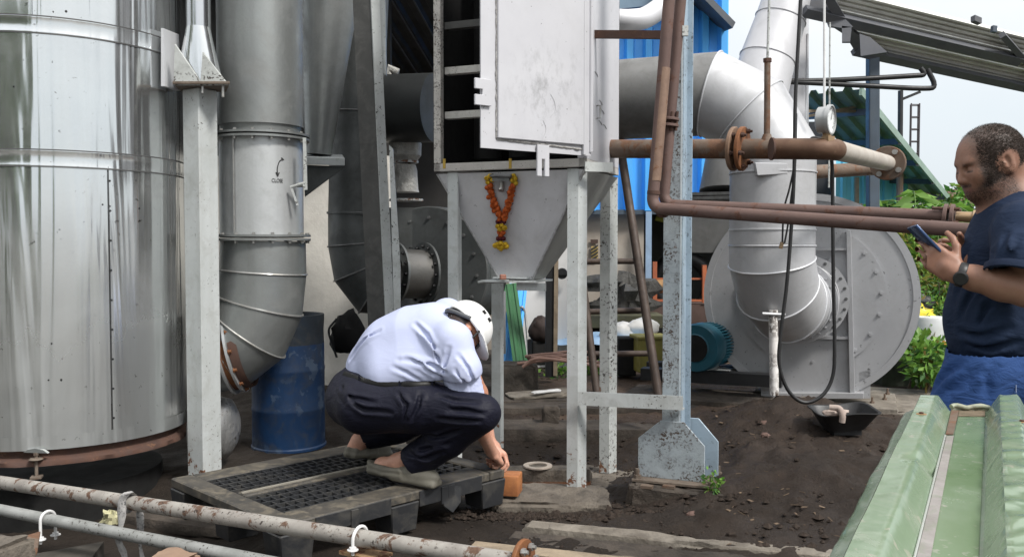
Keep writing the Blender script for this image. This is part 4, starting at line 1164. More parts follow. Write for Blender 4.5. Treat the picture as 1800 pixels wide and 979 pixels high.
# ------------------------------------------------------------------ pair of thin rusty pipes
r_ = .0295
f0 = [P(1181, -60, 4.385), P(1156, 250, 4.385), P(1146, 366, 4.385), P(1830, 414, 3.25)]
tp = thing('bent_rusty_pipe', 'long dark brown pipe dropping past the hopper then running right in front of the man', 'pipe', f0[2], 'rusty pipes bending past the blue column')
pa = poly_arc(f0, .055, 8)
mb = MB(); mb.tube(pa, r_, 18); mb.build('pipe_run', RUSTPIPE, tp, smooth=1)
mb = MB(); mb.tube([P(1149, 336, 4.385), P(1148.6, 342, 4.385)], r_ * 1.1, 18); mb.build('weld_bead', RUSTDK, tp)
mb = MB(); mb.tube([P(1163, 371, 4.355), P(1168, 371.5, 4.385)], r_ * 1.1, 18); mb.build('weld_bead', RUSTDK, tp)
mb = MB(); mb.tube([P(1168, 120, 4.384), P(1151, 318, 4.384)], r_ * 1.02, 18); mb.build('scraped_length', M('scraped_pipe', (.26, .17, .12), (.16, .10, .075), 10, .6, .2, .2, 60, rust=.35, rscale=12), tp, smooth=1)
g0 = [P(1202, -60, 4.455), P(1180, 190, 4.455), P(1166, 360, 4.455), P(1662, 380, 3.75)]
tq = thing('bent_rusty_pipe', 'flanged brown pipe behind its twin, ending in a flange and brass valve', 'pipe', g0[2], 'rusty pipes bending past the blue column')
pa = poly_arc(g0, .055, 8)
mb = MB(); mb.tube(pa, .0275, 18); mb.build('pipe_run', RUSTPIPE, tq, smooth=1)
ud = (g0[1] - g0[0]).normalized()
for py in (210, 221):
    mb = MB(); q = P(1178 - (py - 190) * .08, py, 4.45); mb.ring(q, ud, .0, .050, .014, 24); mb.build('flange', RUSTPIPE, tq, bevel=.002)
mb = MB()
for dx in (-1, 1, .3):
    q = P(1176 + dx * 13, 216, 4.43); mb.tube([q - ud * .055, q + ud * .04], .008, 8)
mb.build('flange_bolt', RUSTDK, tq, kind='stuff')
e1 = g0[3]; ed_ = (g0[3] - g0[2]).normalized()
for k in (0, .026):
    mb = MB(); mb.ring(e1 + ed_ * k, ed_, 0, .052, .016, 24); mb.build('flange', RUSTPIPE, tq, bevel=.002)
mb = MB(); x, y, _ = frame(ed_)
for k in range(4):
    q = e1 + (x * math.cos(k * 1.57 + .7) + y * math.sin(k * 1.57 + .7)) * .04; mb.tube([q - ed_ * .05, q + ed_ * .055], .007, 8)
mb.build('flange_bolt', RUSTDK, tq, kind='stuff')
vv = e1 + ed_ * .04
mb = MB(); mb.rev([(.022, 0), (.022, .06), (.03, .065), (.03, .085), (.027, .09), (.027, .12), (.033, .125), (.033, .15), (.024, .155), (.024, .175)], vv, ed_, 16); mb.build('brass_nipple', BRASS, tq, smooth=.5)
mb = MB(); mb.rev([(.03, .17), (.034, .18), (.034, .25), (.03, .26), (.036, .262), (.036, .285), (.026, .29), (.026, .42)], vv, ed_, 12); mb.build('valve_body', M('worn_valve', (.55, .50, .44), (.40, .31, .20), 12, .4, .5, .1), tq, smooth=.5)
q = vv + ed_ * .19; mb = MB(); mb.bar(q + V((-.05, -.04, -.018)), q + V((.085, -.05, .055)), .012, .026, UP); mb.tube([q, q + V((.0, -.05, .01))], .012, 8); mb.build('valve_lever', RUSTPIPE2, tq, bevel=.004)
# rusty arm high up
mb = MB(); mb.bar(P(1046, 61, 4.75), P(1165, 62, 4.5), .03, .04)
single(mb, 'rusty_strut', RUSTDK, 'short dark rusty arm from the cabinet side to the thin pipes', 'arm', P(1046, 61, 4.75))
# ------------------------------------------------------------------ big grey duct, two mitred bends into the blower
VX = P(1357, 400, 5.9); vx = V((VX.x, 5.9, 0)); RD = S(146, 5.9) / 2
zh = P(1215, 168, 6.1).z
Rb = .56
h_dir = U2
hs = Zv(vx - U2 * Rb, zh)
big = thing('big_elbow_duct', 'large silver duct bending down past the rusty pipe into the round blower', 'duct', (vx.x, vx.y, .9))
mb = MB(); mb.tube([hs - U2 * .95, hs], RD, 48, cap=True); mb.build('level_run', GREYDUCT, big, smooth=1)
def bend_pts(start, d_in, d_out, R, n):
    """polyline of a mitred bend with n gores, first and last half-length"""
    c = start + d_out * R; out = [start]
    for i in range(n):
        a = (i + .5) / n * math.pi / 2
        rr = R / math.cos(math.pi / 4 / n)
        out.append(c - d_out * rr * math.cos(a) + d_in * rr * math.sin(a))
    out.append(c + d_in * R)
    return out
pts1 = bend_pts(hs, U2, -UP, Rb, 3)
SILVERM = M('big_duct_paint', (.51, .515, .53), (.44, .445, .46), 2.5, .5, .3, .12, 80, dirt=.55, dirtcol=(.30, .30, .30), streak=.25, streakcol=(.33, .33, .34))
gored(big, [hs - U2 * .14] + pts1, RD, [GREYDUCT, GREYDUCT, SILVERM, SILVERM, SILVERM, SILVERM], n=48, bead=SILVERB)
zt_ = pts1[-1].z; zl = P(1357, 432, 5.9).z
seam = P(1357, 305, 5.9).z; seam2 = P(1357, 404, 5.9).z
for a_, b_ in ((zt_, seam), (seam, seam2), (seam2, zl)):
    mb = MB(); mb.rev([(RD, b_), (RD, a_)], vx, UP, 48, cap=False); mb.build('duct_segment', SILVERM, big, smooth=1)
for z in (seam, seam2):
    mb = MB(); mb.rev([(RD - .01, -.006), (RD + .006, -.004), (RD + .006, .004), (RD - .01, .006)], Zv(vx, z), UP, 48, cap=False); mb.build('weld_bead', SILVERB, big)
e_dir = V((.62, .785, 0)).normalized()
pts2 = bend_pts(Zv(vx, zl), -UP, e_dir, .40, 3)
rings = gored(big, [Zv(vx, zl + .01)] + pts2 + [pts2[-1] + e_dir * .06], [RD, RD, RD, RD * .985, RD * .96, RD * .94, RD * .93], SILVERM, n=48, bead=SILVERB)
ex = pts2[-1] + e_dir * .06
mb = MB(); mb.ring(ex, e_dir, RD * .9, RD + .02, .014, 64); mb.build('inlet_flange', SILVERM, big)
mb = MB(); x, y, _ = frame(e_dir)
for k in range(28):
    an = k / 28 * 6.283; mb.bolt(ex - e_dir * .008 + (x * math.cos(an) + y * math.sin(an)) * (RD * .97), -e_dir, .007, .010)
mb.build('flange_bolt', SILVERM, big, kind='stuff')
mb = MB(); q = P(1352, 306, 5.6); mb.plate([RP(1327, 286, vx - V((0, RD + .002, 0)), V((0, 1, 0))), RP(1385, 287, vx - V((0, RD + .002, 0)), V((0, 1, 0))), RP(1385, 306, vx - V((0, RD + .002, 0)), V((0, 1, 0))), RP(1331, 309, vx - V((0, RD + .002, 0)), V((0, 1, 0)))], V((0, .05, 0))); mb.build('patch_plate', SILVERM, big, bevel=.004)

# ------------------------------------------------------------------ round blower
FC = P(1420, 522, 6.55)
blw = thing('round_blower', 'large silver round blower with bolted rings on a flanged pedestal', 'blower', (FC.x, FC.y, .14))
RF = S(174, 6.55)
BLP = M('blower_paint', (.47, .475, .49), (.36, .365, .38), 1.6, .45, .35, .10, 70, dirt=.6, dirtcol=(.27, .27, .27), speck=.22, sscale=40, speckcol=(.16, .16, .16), streak=.15, streakcol=(.38, .38, .38))
xF, yF, _ = frame(V2)
mb = MB(); mb.rev([(.0001, 0), (RF - .015, 0), (RF, .012)], FC, V2, 96, cap=False); mb.build('front_plate', BLP, blw, smooth=.4)
mb = MB(); mb.rev([(RF, .012), (RF, .55), (RF - .01, .56), (.0001, .56)], FC, V2, 96, cap=False); mb.build('scroll_wall', SILVERM, blw, smooth=.5)
mb = MB(); mb.rev([(RF + .03, -.01), (RF + .03, .012), (RF - .02, .012), (RF - .02, -.01), (RF + .03, -.01)], FC + V2 * .0, V2, 96, cap=False); mb.build('edge_angle', BLP, blw, smooth=.4)
def ringseg(r0, r1, a0, a1, th, name, off):
    mb = MB(); n = 40
    o = []
    for k in range(n + 1):
        a = a0 + (a1 - a0) * k / n; o.append((a, r1))
    vs_ = []
    for k in range(n + 1):
        a = a0 + (a1 - a0) * k / n; d = V((U2 * math.cos(a)) + UP * math.sin(a))
        vs_ += [FC + d * r0 - V2 * off, FC + d * r1 - V2 * off, FC + d * r0 - V2 * (off + th), FC + d * r1 - V2 * (off + th)]
    fs = []
    for k in range(n):
        b, c = 4 * k, 4 * (k + 1)
        fs += [(b, b + 1, c + 1, c), (b + 2, c + 2, c + 3, b + 3), (b + 1, b + 3, c + 3, c + 1), (b, c, c + 2, b + 2)]
    fs += [(0, 2, 3, 1), (4 * n, 4 * n + 1, 4 * n + 3, 4 * n + 2)]
    mb.add(vs_, fs); return mb.build(name, BLP, blw, smooth=.5)
RR1 = S(128, 6.55)
ringseg(.1, RR1, -.95, 1.1, .018, 'cover_plate', .001)
ringseg(.1, RR1 * .95, 3.0, 5.25, .018, 'cover_plate', .001)
mb = MB()
for a in [-.85 + .31 * k for k in range(6)] + [3.15 + .33 * k for k in range(7)]:
    d = U2 * math.cos(a) + UP * math.sin(a); rr2 = RR1 - .035 if a < 3 else RR1 * .95 - .035
    mb.bolt(FC + d * rr2 - V2 * .019, -V2, .012, .013)
mb.build('cover_bolt', BLP, blw, kind='stuff')
r3 = random.Random(2)
mb = MB()
d_in = V((.5, .86, 0)).normalized()
c_in = FC - V2 * .03
mb.rev([(RD * .9, -.12), (RD + .02, -.02), (RD + .05, .03)], c_in - U2 * .03, V2, 64, cap=False); mb.build('inlet_cone', SILVERM, blw, smooth=.8)
mb = MB(); mb.ring(c_in - V2 * .1 - U2 * .02, V2, RD * .85, RD + .035, .014, 64); mb.build('inlet_ring', SILVERM, blw)
mb = MB()
for k in range(24):
    an = k / 24 * 6.283; mb.bolt(c_in - V2 * .107 - U2 * .02 + (xF * math.cos(an) + yF * math.sin(an)) * (RD + .012), -V2, .008, .010)
mb.build('inlet_bolt', DULLBOLT, blw, kind='stuff')
# stiffener ribs and pedestal
def fpt(px, py, off=0.0):
    return RP(px, py, FC, V2) - V2 * off
mb = MB(); a_, b_ = fpt(1493, 405), fpt(1500, 688)
mb.plate([fpt(1488, 405, .012), fpt(1496, 405, .012), fpt(1503, 690, .012), fpt(1494, 690, .012)], -V2 * .06); mb.build('stiffener', BLP, blw, bevel=.002)
mb = MB(); mb.plate([fpt(1374, 590, .012), fpt(1492, 590, .012), fpt(1492, 595, .012), fpt(1374, 594, .012)], -V2 * .05); mb.build('stiffener', BLP, blw)
mb = MB(); mb.plate([fpt(1432, 436, .012), fpt(1490, 436, .012), fpt(1490, 440, .012), fpt(1432, 440, .012)], -V2 * .05); mb.build('stiffener', BLP, blw)
mb = MB(); mb.plate([fpt(1366, 598, .014), fpt(1496, 598, .014), fpt(1500, 690, .014), fpt(1345, 690, .014)], -V2 * .012); mb.build('pedestal_plate', BLP, blw)
mb = MB(); mb.plate([fpt(1340, 687, .0), fpt(1518, 687, .0), fpt(1518, 697, .0), fpt(1340, 697, .0)], -V2 * .10); mb.build('pedestal_foot', BLP, blw, bevel=.003)
mb = MB(); mb.plate([fpt(1340, 672, .02), fpt(1356, 672, .02), fpt(1356, 690, .02), fpt(1340, 690, .02)], -V2 * .07); mb.build('foot_bracket', BLP, blw, bevel=.003)
mb = MB(); q = fpt(1534, 690, -.25)
for off in (0, .38):
    mb.plate([fpt(1510, 655, -off), fpt(1530, 648, -off), fpt(1530, 700, -off), fpt(1510, 700, -off)], V2 * .05)
mb.build('side_leg', BLP, blw)
mb = MB()
for px, py in ((1335, 662),):
    mb.bolt(fpt(px, py, .0), -V2, .03, .03)
mb.build('housing_bolt', ZINC, blw)
# discharge riser going up behind the duct
dq0, dq1 = P(1262, 420, 7.0), P(1268, 268, 7.0)
mb = MB(); mb.obox((P(1264, 440, 7.0) + P(1268, 350, 7.0)) / 2, U2 * .24, V2 * .2, V((0, 0, .22))); mb.build('discharge_box', GREYDUCT, blw)
mb = MB(); mb.obox(P(1268, 350, 7.0), U2 * .28, V2 * .24, V((0, 0, .012))); mb.obox(P(1268, 343, 7.0), U2 * .28, V2 * .24, V((0, 0, .012))); mb.build('discharge_flange', DULLBOLT, blw)
st = thing('exhaust_stack', 'pale exhaust stack rising slanted behind the big silver duct', 'stack', P(1300, 345, 7.0))
mb = MB(); mb.tube([P(1290, 340, 7.0), P(1296, 270, 7.05)], [.27, .24], 32); mb.build('transition', GREYDUCT, st, smooth=1)
STK = M('stack_paint', (.62, .62, .64), (.52, .52, .54), 2, .5, .3, .1, 60, dirt=.3, dirtcol=(.35, .35, .35))
spts = [P(1300, 285, 7.1), P(1330, 175, 7.15), P(1349, 105, 7.2), P(1372, 35, 7.25), P(1405, -80, 7.3)]
gored(st, spts, [.23, .235, .22, .20, .17], STK, n=36, bead=STK)
st2 = thing('white_riser', 'plain white vertical duct right of the slanted exhaust stack', 'duct', P(1395, 330, 7.6))
mb = MB(); mb.tube([P(1394, 340, 7.6), P(1394, -80, 7.6)], .128, 32); mb.build('riser_tube', STK, st2, smooth=1)
mb = MB(); mb.tube([P(1416, 240, 7.5), P(1417, 180, 7.5), P(1420, 60, 7.5)], .01, 6); mb.build('cable_strip', SILVERB, st2)

# concrete base of the blower
mb = rough_block(V((FC.x + .05, FC.y - .10, -.05)) + U2 * .02 + V2 * .25, 1.05, .75, .195, U2, V2, 9.9, .01, (24, 14, 6))
single(mb, 'blower_base', CONCL, 'pale concrete base under the round silver blower', 'base', (FC.x, FC.y, 0), smooth=.7)
q = G(1590, 700, .12)
mb = rough_block(V((q.x + .25, 6.55, -.06)), 1.3, 1.2, .18, U2, V2, 2.9, .008, (20, 16, 4))
single(mb, 'concrete_apron', CONCL, 'flat concrete apron to the right of the blower pedestal', 'slab', (q.x, 6.55, 0), smooth=.7)
for i, (px, py) in enumerate(((1526, 693), (1555, 700), (1533, 706), (1560, 690))):
    b0 = G(px, py + 6, .13); mb = MB(); mb.rev([(.035, 0), (.035, .008)], b0, UP, 16); mb.tube([b0, b0 + UP * .06], .008, 8); mb.rev([(.018, .01), (.018, .028)], b0, UP, 6)
    single(mb, 'anchor_bolt', RUSTPIPE2, ('rusty anchor bolt beside the blower pedestal', 'anchor bolt with washer farthest right of the blower pedestal', 'near anchor bolt right of the blower pedestal foot', 'far anchor bolt behind the others by the blower pedestal')[i], 'bolt', b0, 'anchor bolts by the blower')

# motor
mq = P(1222, 612, 6.55)
md = V((.55, .83, 0)).normalized()
mo = thing('electric_motor', 'teal electric motor with black fan cowl lying left of the blower', 'motor', (mq.x, mq.y, .15))
Rm = S(43, 6.55)
mb = MB(); mb.rev([(.0001, -.01), (Rm * .55, -.01), (Rm * .6, .0), (Rm * .95, .0), (Rm, .02), (Rm, .16), (Rm * .97, .18)], mq, md, 40, cap=False); mb.build('fan_cowl', TEALMOTOR, mo, smooth=.5)
mb = MB(); mb.rev([(.0001, -.014), (Rm * .56, -.014)], mq, md, 24, cap=False); mb.build('cowl_grille', DEEPBLACK, mo)
mb = MB(); x, y, _ = frame(md); mb.rev([(Rm * .82, .17), (Rm * .82, .5), (.0001, .5)], mq, md, 32, cap=False); mb.build('stator', TEALMOTOR, mo, smooth=.5)
mb = MB()
for k in range(44):
    an = k / 44 * 6.283; d = x * math.cos(an) + y * math.sin(an)
    mb.obox(mq + md * .33 + d * Rm * .88, d * Rm * .08, md * .15, d.cross(md) * .0035)
mb.build('cooling_fin', TEALMOTOR, mo, kind='stuff')
mb = MB(); mb.obox(mq + md * .3 - UP * (Rm + .02), md * .16, md.cross(UP) * .15, UP * .012); mb.obox(mq + md * .3 - UP * (Rm - .03), md * .12, md.cross(UP) * .03, UP * .06); mb.build('motor_foot', STEELGREY, mo)
mb = MB(); mb.box(mq + md * .2 + V((.03, -.05, -Rm - .05)), (1.05, .12, .09), -.38); mb.box(mq + md * .35 + V((.05, .2, -Rm - .05)), (1.05, .12, .09), -.38)
single(mb, 'motor_rails', BLACKST, 'black steel rails carrying the teal motor', 'rails', (mq.x, mq.y, .1))
mb = rough_block(V((mq.x + .05, mq.y + .1, -.05)), 1.1, .6, .22, U2, V2, 6.6, .01, (20, 10, 5))
single(mb, 'motor_plinth', CONCD, 'dark stained concrete plinth below the motor rails', 'plinth', (mq.x, mq.y, 0), smooth=.7)

# white drain pipe
mb = MB(); a_, b_ = P(1359, 545, 5.75), P(1361, 694, 5.75)
n = 14; mb.tube([a_ + (b_ - a_) * (i / n) + V((.003 * mnoise.noise(V((i * .7, 0, 0))), 0, 0)) for i in range(n + 1)], .029, 18)
dp = single(mb, 'drain_pipe', M('peeling_white_pipe', (.80, .78, .76), (.66, .63, .60), 8, .6, 0, .3, 60, speck=.95, sscale=40, speckcol=(.05, .03, .02), rust=.1, rscale=24), 'white peeling drain pipe standing under the big duct elbow', 'pipe', b_, smooth=1)
mb = MB(); mb.tube([P(1340, 551, 5.72), P(1380, 553, 5.72)], .010, 8); mb.build('collar_bar', SILVERM, dp)

# ------------------------------------------------------------------ hanging cables
def cable(pts, r, label, name='hanging_cable', mat=RUBBER, Y=None):
    q = smooth_pts(pts, 8); mb = MB(); mb.tube(q, r, 8)
    return single(mb, name, mat, label, 'cable', q[0], 'black cables hanging by the big duct', smooth=1)
cY = 4.85
cable([P(1412, -80, cY), P(1404, 60, cY), P(1398, 180, cY), P(1396, 300, cY), P(1391, 400, cY), P(1383, 500, cY), P(1372, 590, cY), P(1370, 640, cY), P(1385, 685, cY), P(1413, 707, cY), P(1445, 695, cY), P(1464, 660, cY), P(1467, 600, cY), P(1465, 500, cY), P(1464, 400, cY), P(1463, 300, cY), P(1458, 262, cY - .02), P(1447, 247, cY + .02), P(1430, 243, cY + .06), P(1425, 247, cY + .14)],
      .0105, 'thick black hose hanging in a long loop before the blower')
cable([P(1399, 200, cY + .05), P(1397, 280, cY + .05), P(1388, 330, cY + .05), P(1378, 370, cY + .05), P(1375, 430, cY + .05)], .0055, 'thin black wire ending in a brass tip, left of the loop')
cable([P(1400, 200, cY + .04), P(1398, 290, cY + .04), P(1391, 345, cY + .04), P(1385, 395, cY + .04), P(1379, 428, cY + .04)], .0055, 'second thin black wire hanging close beside the brass tipped one')
mb = MB(); mb.tube([P(1375, 426, cY + .05), P(1372, 437, cY + .05)], .011, 8)
single(mb, 'wire_tip', BRASS, 'small yellow brass tip on the end of the thin wires', 'wire tip', P(1373, 432, cY))
# ------------------------------------------------------------------ corrugated sheets
def corrugated(o, along, across, nrm, pitch, depth, shape='trap', nu=8):
    """sheet from corner o; ribs run along 'along', profile repeats along 'across'"""
    o, along, across, nrm = V(o), V(along), V(across), V(nrm).normalized()
    L = across.length; ad = across.normalized(); n = int(L / pitch)
    prof = []
    for k in range(n + 1):
        x0 = k * pitch
        if shape == 'trap':
            for f, h in ((0, 0), (.42, 0), (.55, 1), (.87, 1)): prof.append((x0 + f * pitch, h))
        else:
            for f in range(6): prof.append((x0 + f / 6 * pitch, .5 - .5 * math.cos(2 * math.pi * f / 6)))
    prof = [(x, h) for x, h in prof if x <= L]
    mb = MB(); m = len(prof); vs_ = []
    for j in range(nu + 1):
        for x, h in prof: vs_.append(o + along * (j / nu) + ad * x + nrm * h * depth)
    fs = [(j * m + i, j * m + i + 1, (j + 1) * m + i + 1, (j + 1) * m + i) for j in range(nu) for i in range(m - 1)]
    return mb.add(vs_, fs)

# blue shed, far middle
bs0, bs1 = P(690, 371, 10.0), P(1274, 371, 10.0)
shed = thing('blue_shed', 'bright blue corrugated shed with dark eave behind the hopper legs', 'shed', (bs0.x, 10.0, 0))
zt_ = 4.6
mb = corrugated(bs0, V((0, 0, zt_ - bs0.z)), bs1 - bs0, V((0, -1, 0)), .21, .085); mb.build('wall_sheet', BLUESHEET, shed, smooth=.3)
mb = corrugated(V((bs1.x, 10.0, bs0.z)), V((0, 0, zt_ - bs0.z)), V((.6, 3.5, 0)), V((1, 0, 0)), .19, .03); mb.build('wall_sheet', BLUESHEET, shed, smooth=.3)
EAVE = M('eave_grey', (.11, .12, .135), (.08, .088, .10), 2, .6, .1, .1, 30, dirt=.3)
e = [P(1195, -70, 9.5), P(1288, 47, 9.5), P(1270, 58, 9.5), P(1215, 10, 9.5), P(1195, -8, 9.5)]
mb = MB(); mb.plate([P(1180, -60, 9.4), P(1288, 50, 9.4), P(1262, 60, 10.4), P(1150, -40, 10.4)], V((.03, 0, .06))); mb.build('roof_eave', EAVE, shed)
mb = MB(); mb.plate([P(1070, 18, 9.7), P(1215, 3, 9.7), P(1215, -60, 9.7), P(1070, -60, 9.7)], V((0, .06, 0))); mb.build('fascia', M('slate_blue_fascia', (.17, .25, .33), (.13, .19, .26), 3, .6), shed)
mb = MB(); mb.bar(P(690, 373, 9.97), P(1245, 373, 9.97), .06, .05); mb.build('bottom_rail', NAVYST, shed)
# masonry and opening below the cladding
mw = thing('workshop_wall', 'beige painted workshop wall below the blue cladding with an open bay', 'wall', P(1100, 600, 10.1))
a_, b_ = P(1030, 372, 10.08), P(1132, 372, 10.08)
mb = MB(); mb.plate([V((a_.x - 1.2, 10.08, -.1)), V((b_.x, 10.08, -.1)), V((b_.x, 10.08, a_.z)), V((a_.x - 1.2, 10.08, a_.z))], V((0, .2, 0))); mb.build('front_wall', WALLBEIGE, mw)
mb = MB(); mb.plate([V((b_.x, 10.1, -.1)), V((b_.x, 13.1, -.1)), V((b_.x, 13.1, 3)), V((b_.x, 10.1, 3))], V((-.1, 0, 0))); mb.plate([V((b_.x, 13, -.1)), V((b_.x + 2.5, 13, -.1)), V((b_.x + 2.5, 13, 3)), V((b_.x, 13, 3))], V((0, .1, 0))); mb.plate([V((b_.x, 10.1, 1.72)), V((b_.x + 2.5, 10.1, 1.72)), V((b_.x + 2.5, 13, 1.72)), V((b_.x, 13, 1.72))], V((0, 0, .05))); mb.build('bay_lining', M('bay_shade_lining', (.11, .105, .10), (.075, .07, .068), 1.5, .9), mw)  # shadow of the bay interior put into the lining colour
mb = MB(); mb.bar(P(1139, 600, 9.9), P(1140, 372, 9.9), .065, .05); mb.build('bay_post', M('light_blue_post', (.30, .42, .58), None, 5, .5), mw)
mb = MB(); mb.tube([P(1152, 384, 11), P(1250, 404, 11)], .03, 8); mb.build('lamp_tube', M('yellow_tube', (.62, .62, .12), None, 5, .5), mw)
# small warning sign: dark square over striped board
sg = thing('warning_sign', 'small yellow and black striped sign with dark square on the beige wall', 'sign', P(1046, 440, 10.05))
mb = MB(); mb.plate([P(1039, 459, 10.06), P(1051, 459, 10.06), P(1051, 433, 10.06), P(1039, 433, 10.06)], V((0, -.01, 0))); mb.build('board', M('sign_yellow', (.50, .36, .12), None, 9, .7), sg)
mb = MB()
for k in range(4):
    y = 455 - k * 6; mb.plate([P(1039, y + 3, 10.04), P(1051, y - 4, 10.04), P(1051, y - 7, 10.04), P(1039, y, 10.04)], V((0, -.004, 0)))
mb.build('stripe', INK, sg)
mb = MB(); mb.plate([P(1038, 428, 10.06), P(1051, 428, 10.06), P(1051, 421, 10.06), P(1038, 421, 10.06)], V((0, -.012, 0))); mb.build('top_square', M('sign_dark', (.07, .04, .03), None, 9, .7), sg)

# white wall panel behind hopper
ww = thing('white_wall', 'plain white wall seen between the hopper legs', 'wall', P(950, 640, 8.6))
a_, b_ = P(895, 640, 8.6), P(1000, 640, 8.6)
mb = MB(); mb.plate([V((a_.x, 8.6, -.05)), V((b_.x + .02, 8.6, -.05)), V((b_.x + .02, 8.6, 1.78)), V((a_.x, 8.6, 1.78))], V((0, .15, 0))); mb.build('panel', WALLWHITE, ww)
vk = P(988, 481, 8.5); mb = MB(); mb.rev([(.05, -.02), (.055, 0), (.05, .02)], vk, V((0, -1, 0)), 16); mb.bar(vk - V((.11, .02, 0)), vk + V((.1, -.02, 0)), .03, .025); mb.build('gate_latch', BLACKST, ww)
# whitewashed wall at left
lw = thing('plaster_wall', 'rough whitewashed plaster wall showing between the ducts at left', 'wall', P(585, 640, 7.4))
a_, b_ = P(150, 640, 7.5), P(686, 640, 7.5)
mb = MB(); mb.plate([V((a_.x, 7.5, -.05)), V((b_.x, 7.5, -.05)), V((b_.x, 7.5, 2.05)), V((a_.x, 7.5, 2.05))], V((0, .2, 0))); mb.build('plaster_face', PLASTER, lw)
mb = MB(); mb.plate([V((a_.x, 7.6, 2.05)), V((b_.x, 7.6, 2.05)), V((b_.x, 7.6, 4.5)), V((a_.x, 7.6, 4.5))], V((0, .1, 0))); mb.build('upper_cladding', DARKSHEET, lw)
# dark shed roof overhead left
o_, a2, c2 = P(655, -170, 5.9), P(690, 142, 9.3), P(800, -170, 5.9)
rf = thing('dark_shed_roof', 'dark corrugated shed roof high up behind the leaning column', 'roof', P(715, 60, 8.0))
a0_ = V((-3.2, 6.2, 3.75)); along = V((.55, 3.6, -.75)); across = V((2.75, 0, 0))
mb = corrugated(a0_, along, across, V((0, 0, 1)), .17, .035); mb.build('roof_sheet', DARKSHEET, rf, smooth=.3)
mb = MB()
for k in range(15):
    q = a0_ + V((.19 * k + .02, 0, -.012)); mb.bar(q, q + along, .012, .012)
mb.build('rib_edge', M('grey_rib_edge', (.10, .10, .105), None, 9, .5), rf)
mb = MB(); q = a0_ + along; mb.plate([q, q + across, q + across + V((0, 0, -1.4)), q + V((0, 0, -1.4))], V((0, .1, 0))); mb.build('back_cladding', DARKSHEET, rf)

# white overhead pipe from the cabinet
wp = smooth_pts([P(1060, 34, 6.2), P(1110, 36, 6.2), P(1145, 26, 6.3), P(1200, -20, 6.5)], 6)
mb = MB(); mb.tube(wp, .075, 20)
single(mb, 'white_overhead_duct', STK, 'short white duct curving up behind the cabinet under the shed fascia', 'duct', wp[0], smooth=1)

# ------------------------------------------------------------------ clutter between the legs
pst = P(975, 655, 7.6)
mb = MB(); mb.bar(P(967, 662, 7.6), P(968, 430, 7.6), .085, .08); q = single(mb, 'dark_post', BLACKST, 'dark wooden post in front of the white wall with a pale plank fixed to it', 'post', (pst.x, 7.6, .1))
mb = MB(); mb.bar(P(976, 660, 7.56), P(978, 440, 7.56), .035, .03); mb.build('pale_plank', WOODP, q)
def leaning(name, label, cat, pts, Y0, Y1, mat, ribs=0, group=None):
    # pts bottom-left, bottom-right, top-right, top-left pixels
    bl_, br_, tr_, tl_ = P(*pts[0], Y0), P(*pts[1], Y0), P(*pts[2], Y1), P(*pts[3], Y1)
    mb = corrugated(bl_, tl_ - bl_, br_ - bl_, V((0, -1, .1)), max((br_ - bl_).length / max(ribs, 1), .05), .018) if ribs else MB().plate([bl_, br_, tr_, tl_], V((0, .02, 0)))
    return single(mb, name, mat, label, cat, (bl_ + br_) / 2, group, smooth=.3)
leaning('green_sheet', 'dark green ribbed sheet leaning against the white wall', 'sheet', [(902, 640), (928, 637), (908, 500), (884, 500)], 7.6, 8.3, M('green_sheet_paint', (.05, .17, .07), (.035, .12, .05), 3, .5), 2)
leaning('blue_sheet', 'narrow bright blue sheet leaning behind the green one', 'sheet', [(878, 640), (912, 640), (914, 498), (896, 498)], 7.8, 8.45, BLUESHEET, 3)
leaning('grey_board', 'dull grey board leaning left of the green sheet', 'board', [(872, 622), (889, 622), (889, 512), (872, 512)], 7.4, 7.7, M('grey_board_paint', (.20, .21, .22), None, 3, .6))
mb = MB(); mb.tube(smooth_pts([P(912, 545, 8.2), P(918, 540, 8.2), P(924, 560, 8.2), P(930, 630, 8.1)], 6), .012, 8)
single(mb, 'bent_rod', ZINC, 'thin bent pale rod leaning beside the green sheet', 'rod', P(930, 632, 8.1))
for i in range(6):
    rr_i = random.Random(40 + i); y = 618 + i * 4; a_ = P(908 + rr_i.uniform(0, 40), y + rr_i.uniform(2, 12), 7.3 - i * .06); b_ = P(1060 - rr_i.uniform(0, 50), y + rr_i.uniform(0, 16), 7.0 - i * .06)
    c_ = P(945 + rr_i.uniform(0, 60), y + rr_i.uniform(-8, 4), 7.2 - i * .05)
    mb = MB(); mb.tube(smooth_pts([a_, c_, b_], 6), .013, 8)
    single(mb, 'bundled_rod', COPPER, 'pinkish brown rod in the loose bundle on the ground behind the hopper', 'rod', a_, 'pinkish rods lying in a bundle')
# brown sack on a black box
q = P(952, 582, 7.9)
single(lump(q, .11, .1, .13, 2.1), 'sack', REDBROWNBAG, 'dark brown tied sack on the black box beside the post', 'sack', q, smooth=1)
mb = MB(); mb.box(P(952, 618, 7.95), (.22, .2, .22), .2); single(mb, 'black_box', DEEPBLACK, 'black box under the brown sack', 'box', P(952, 640, 7.95), bevel=.01)
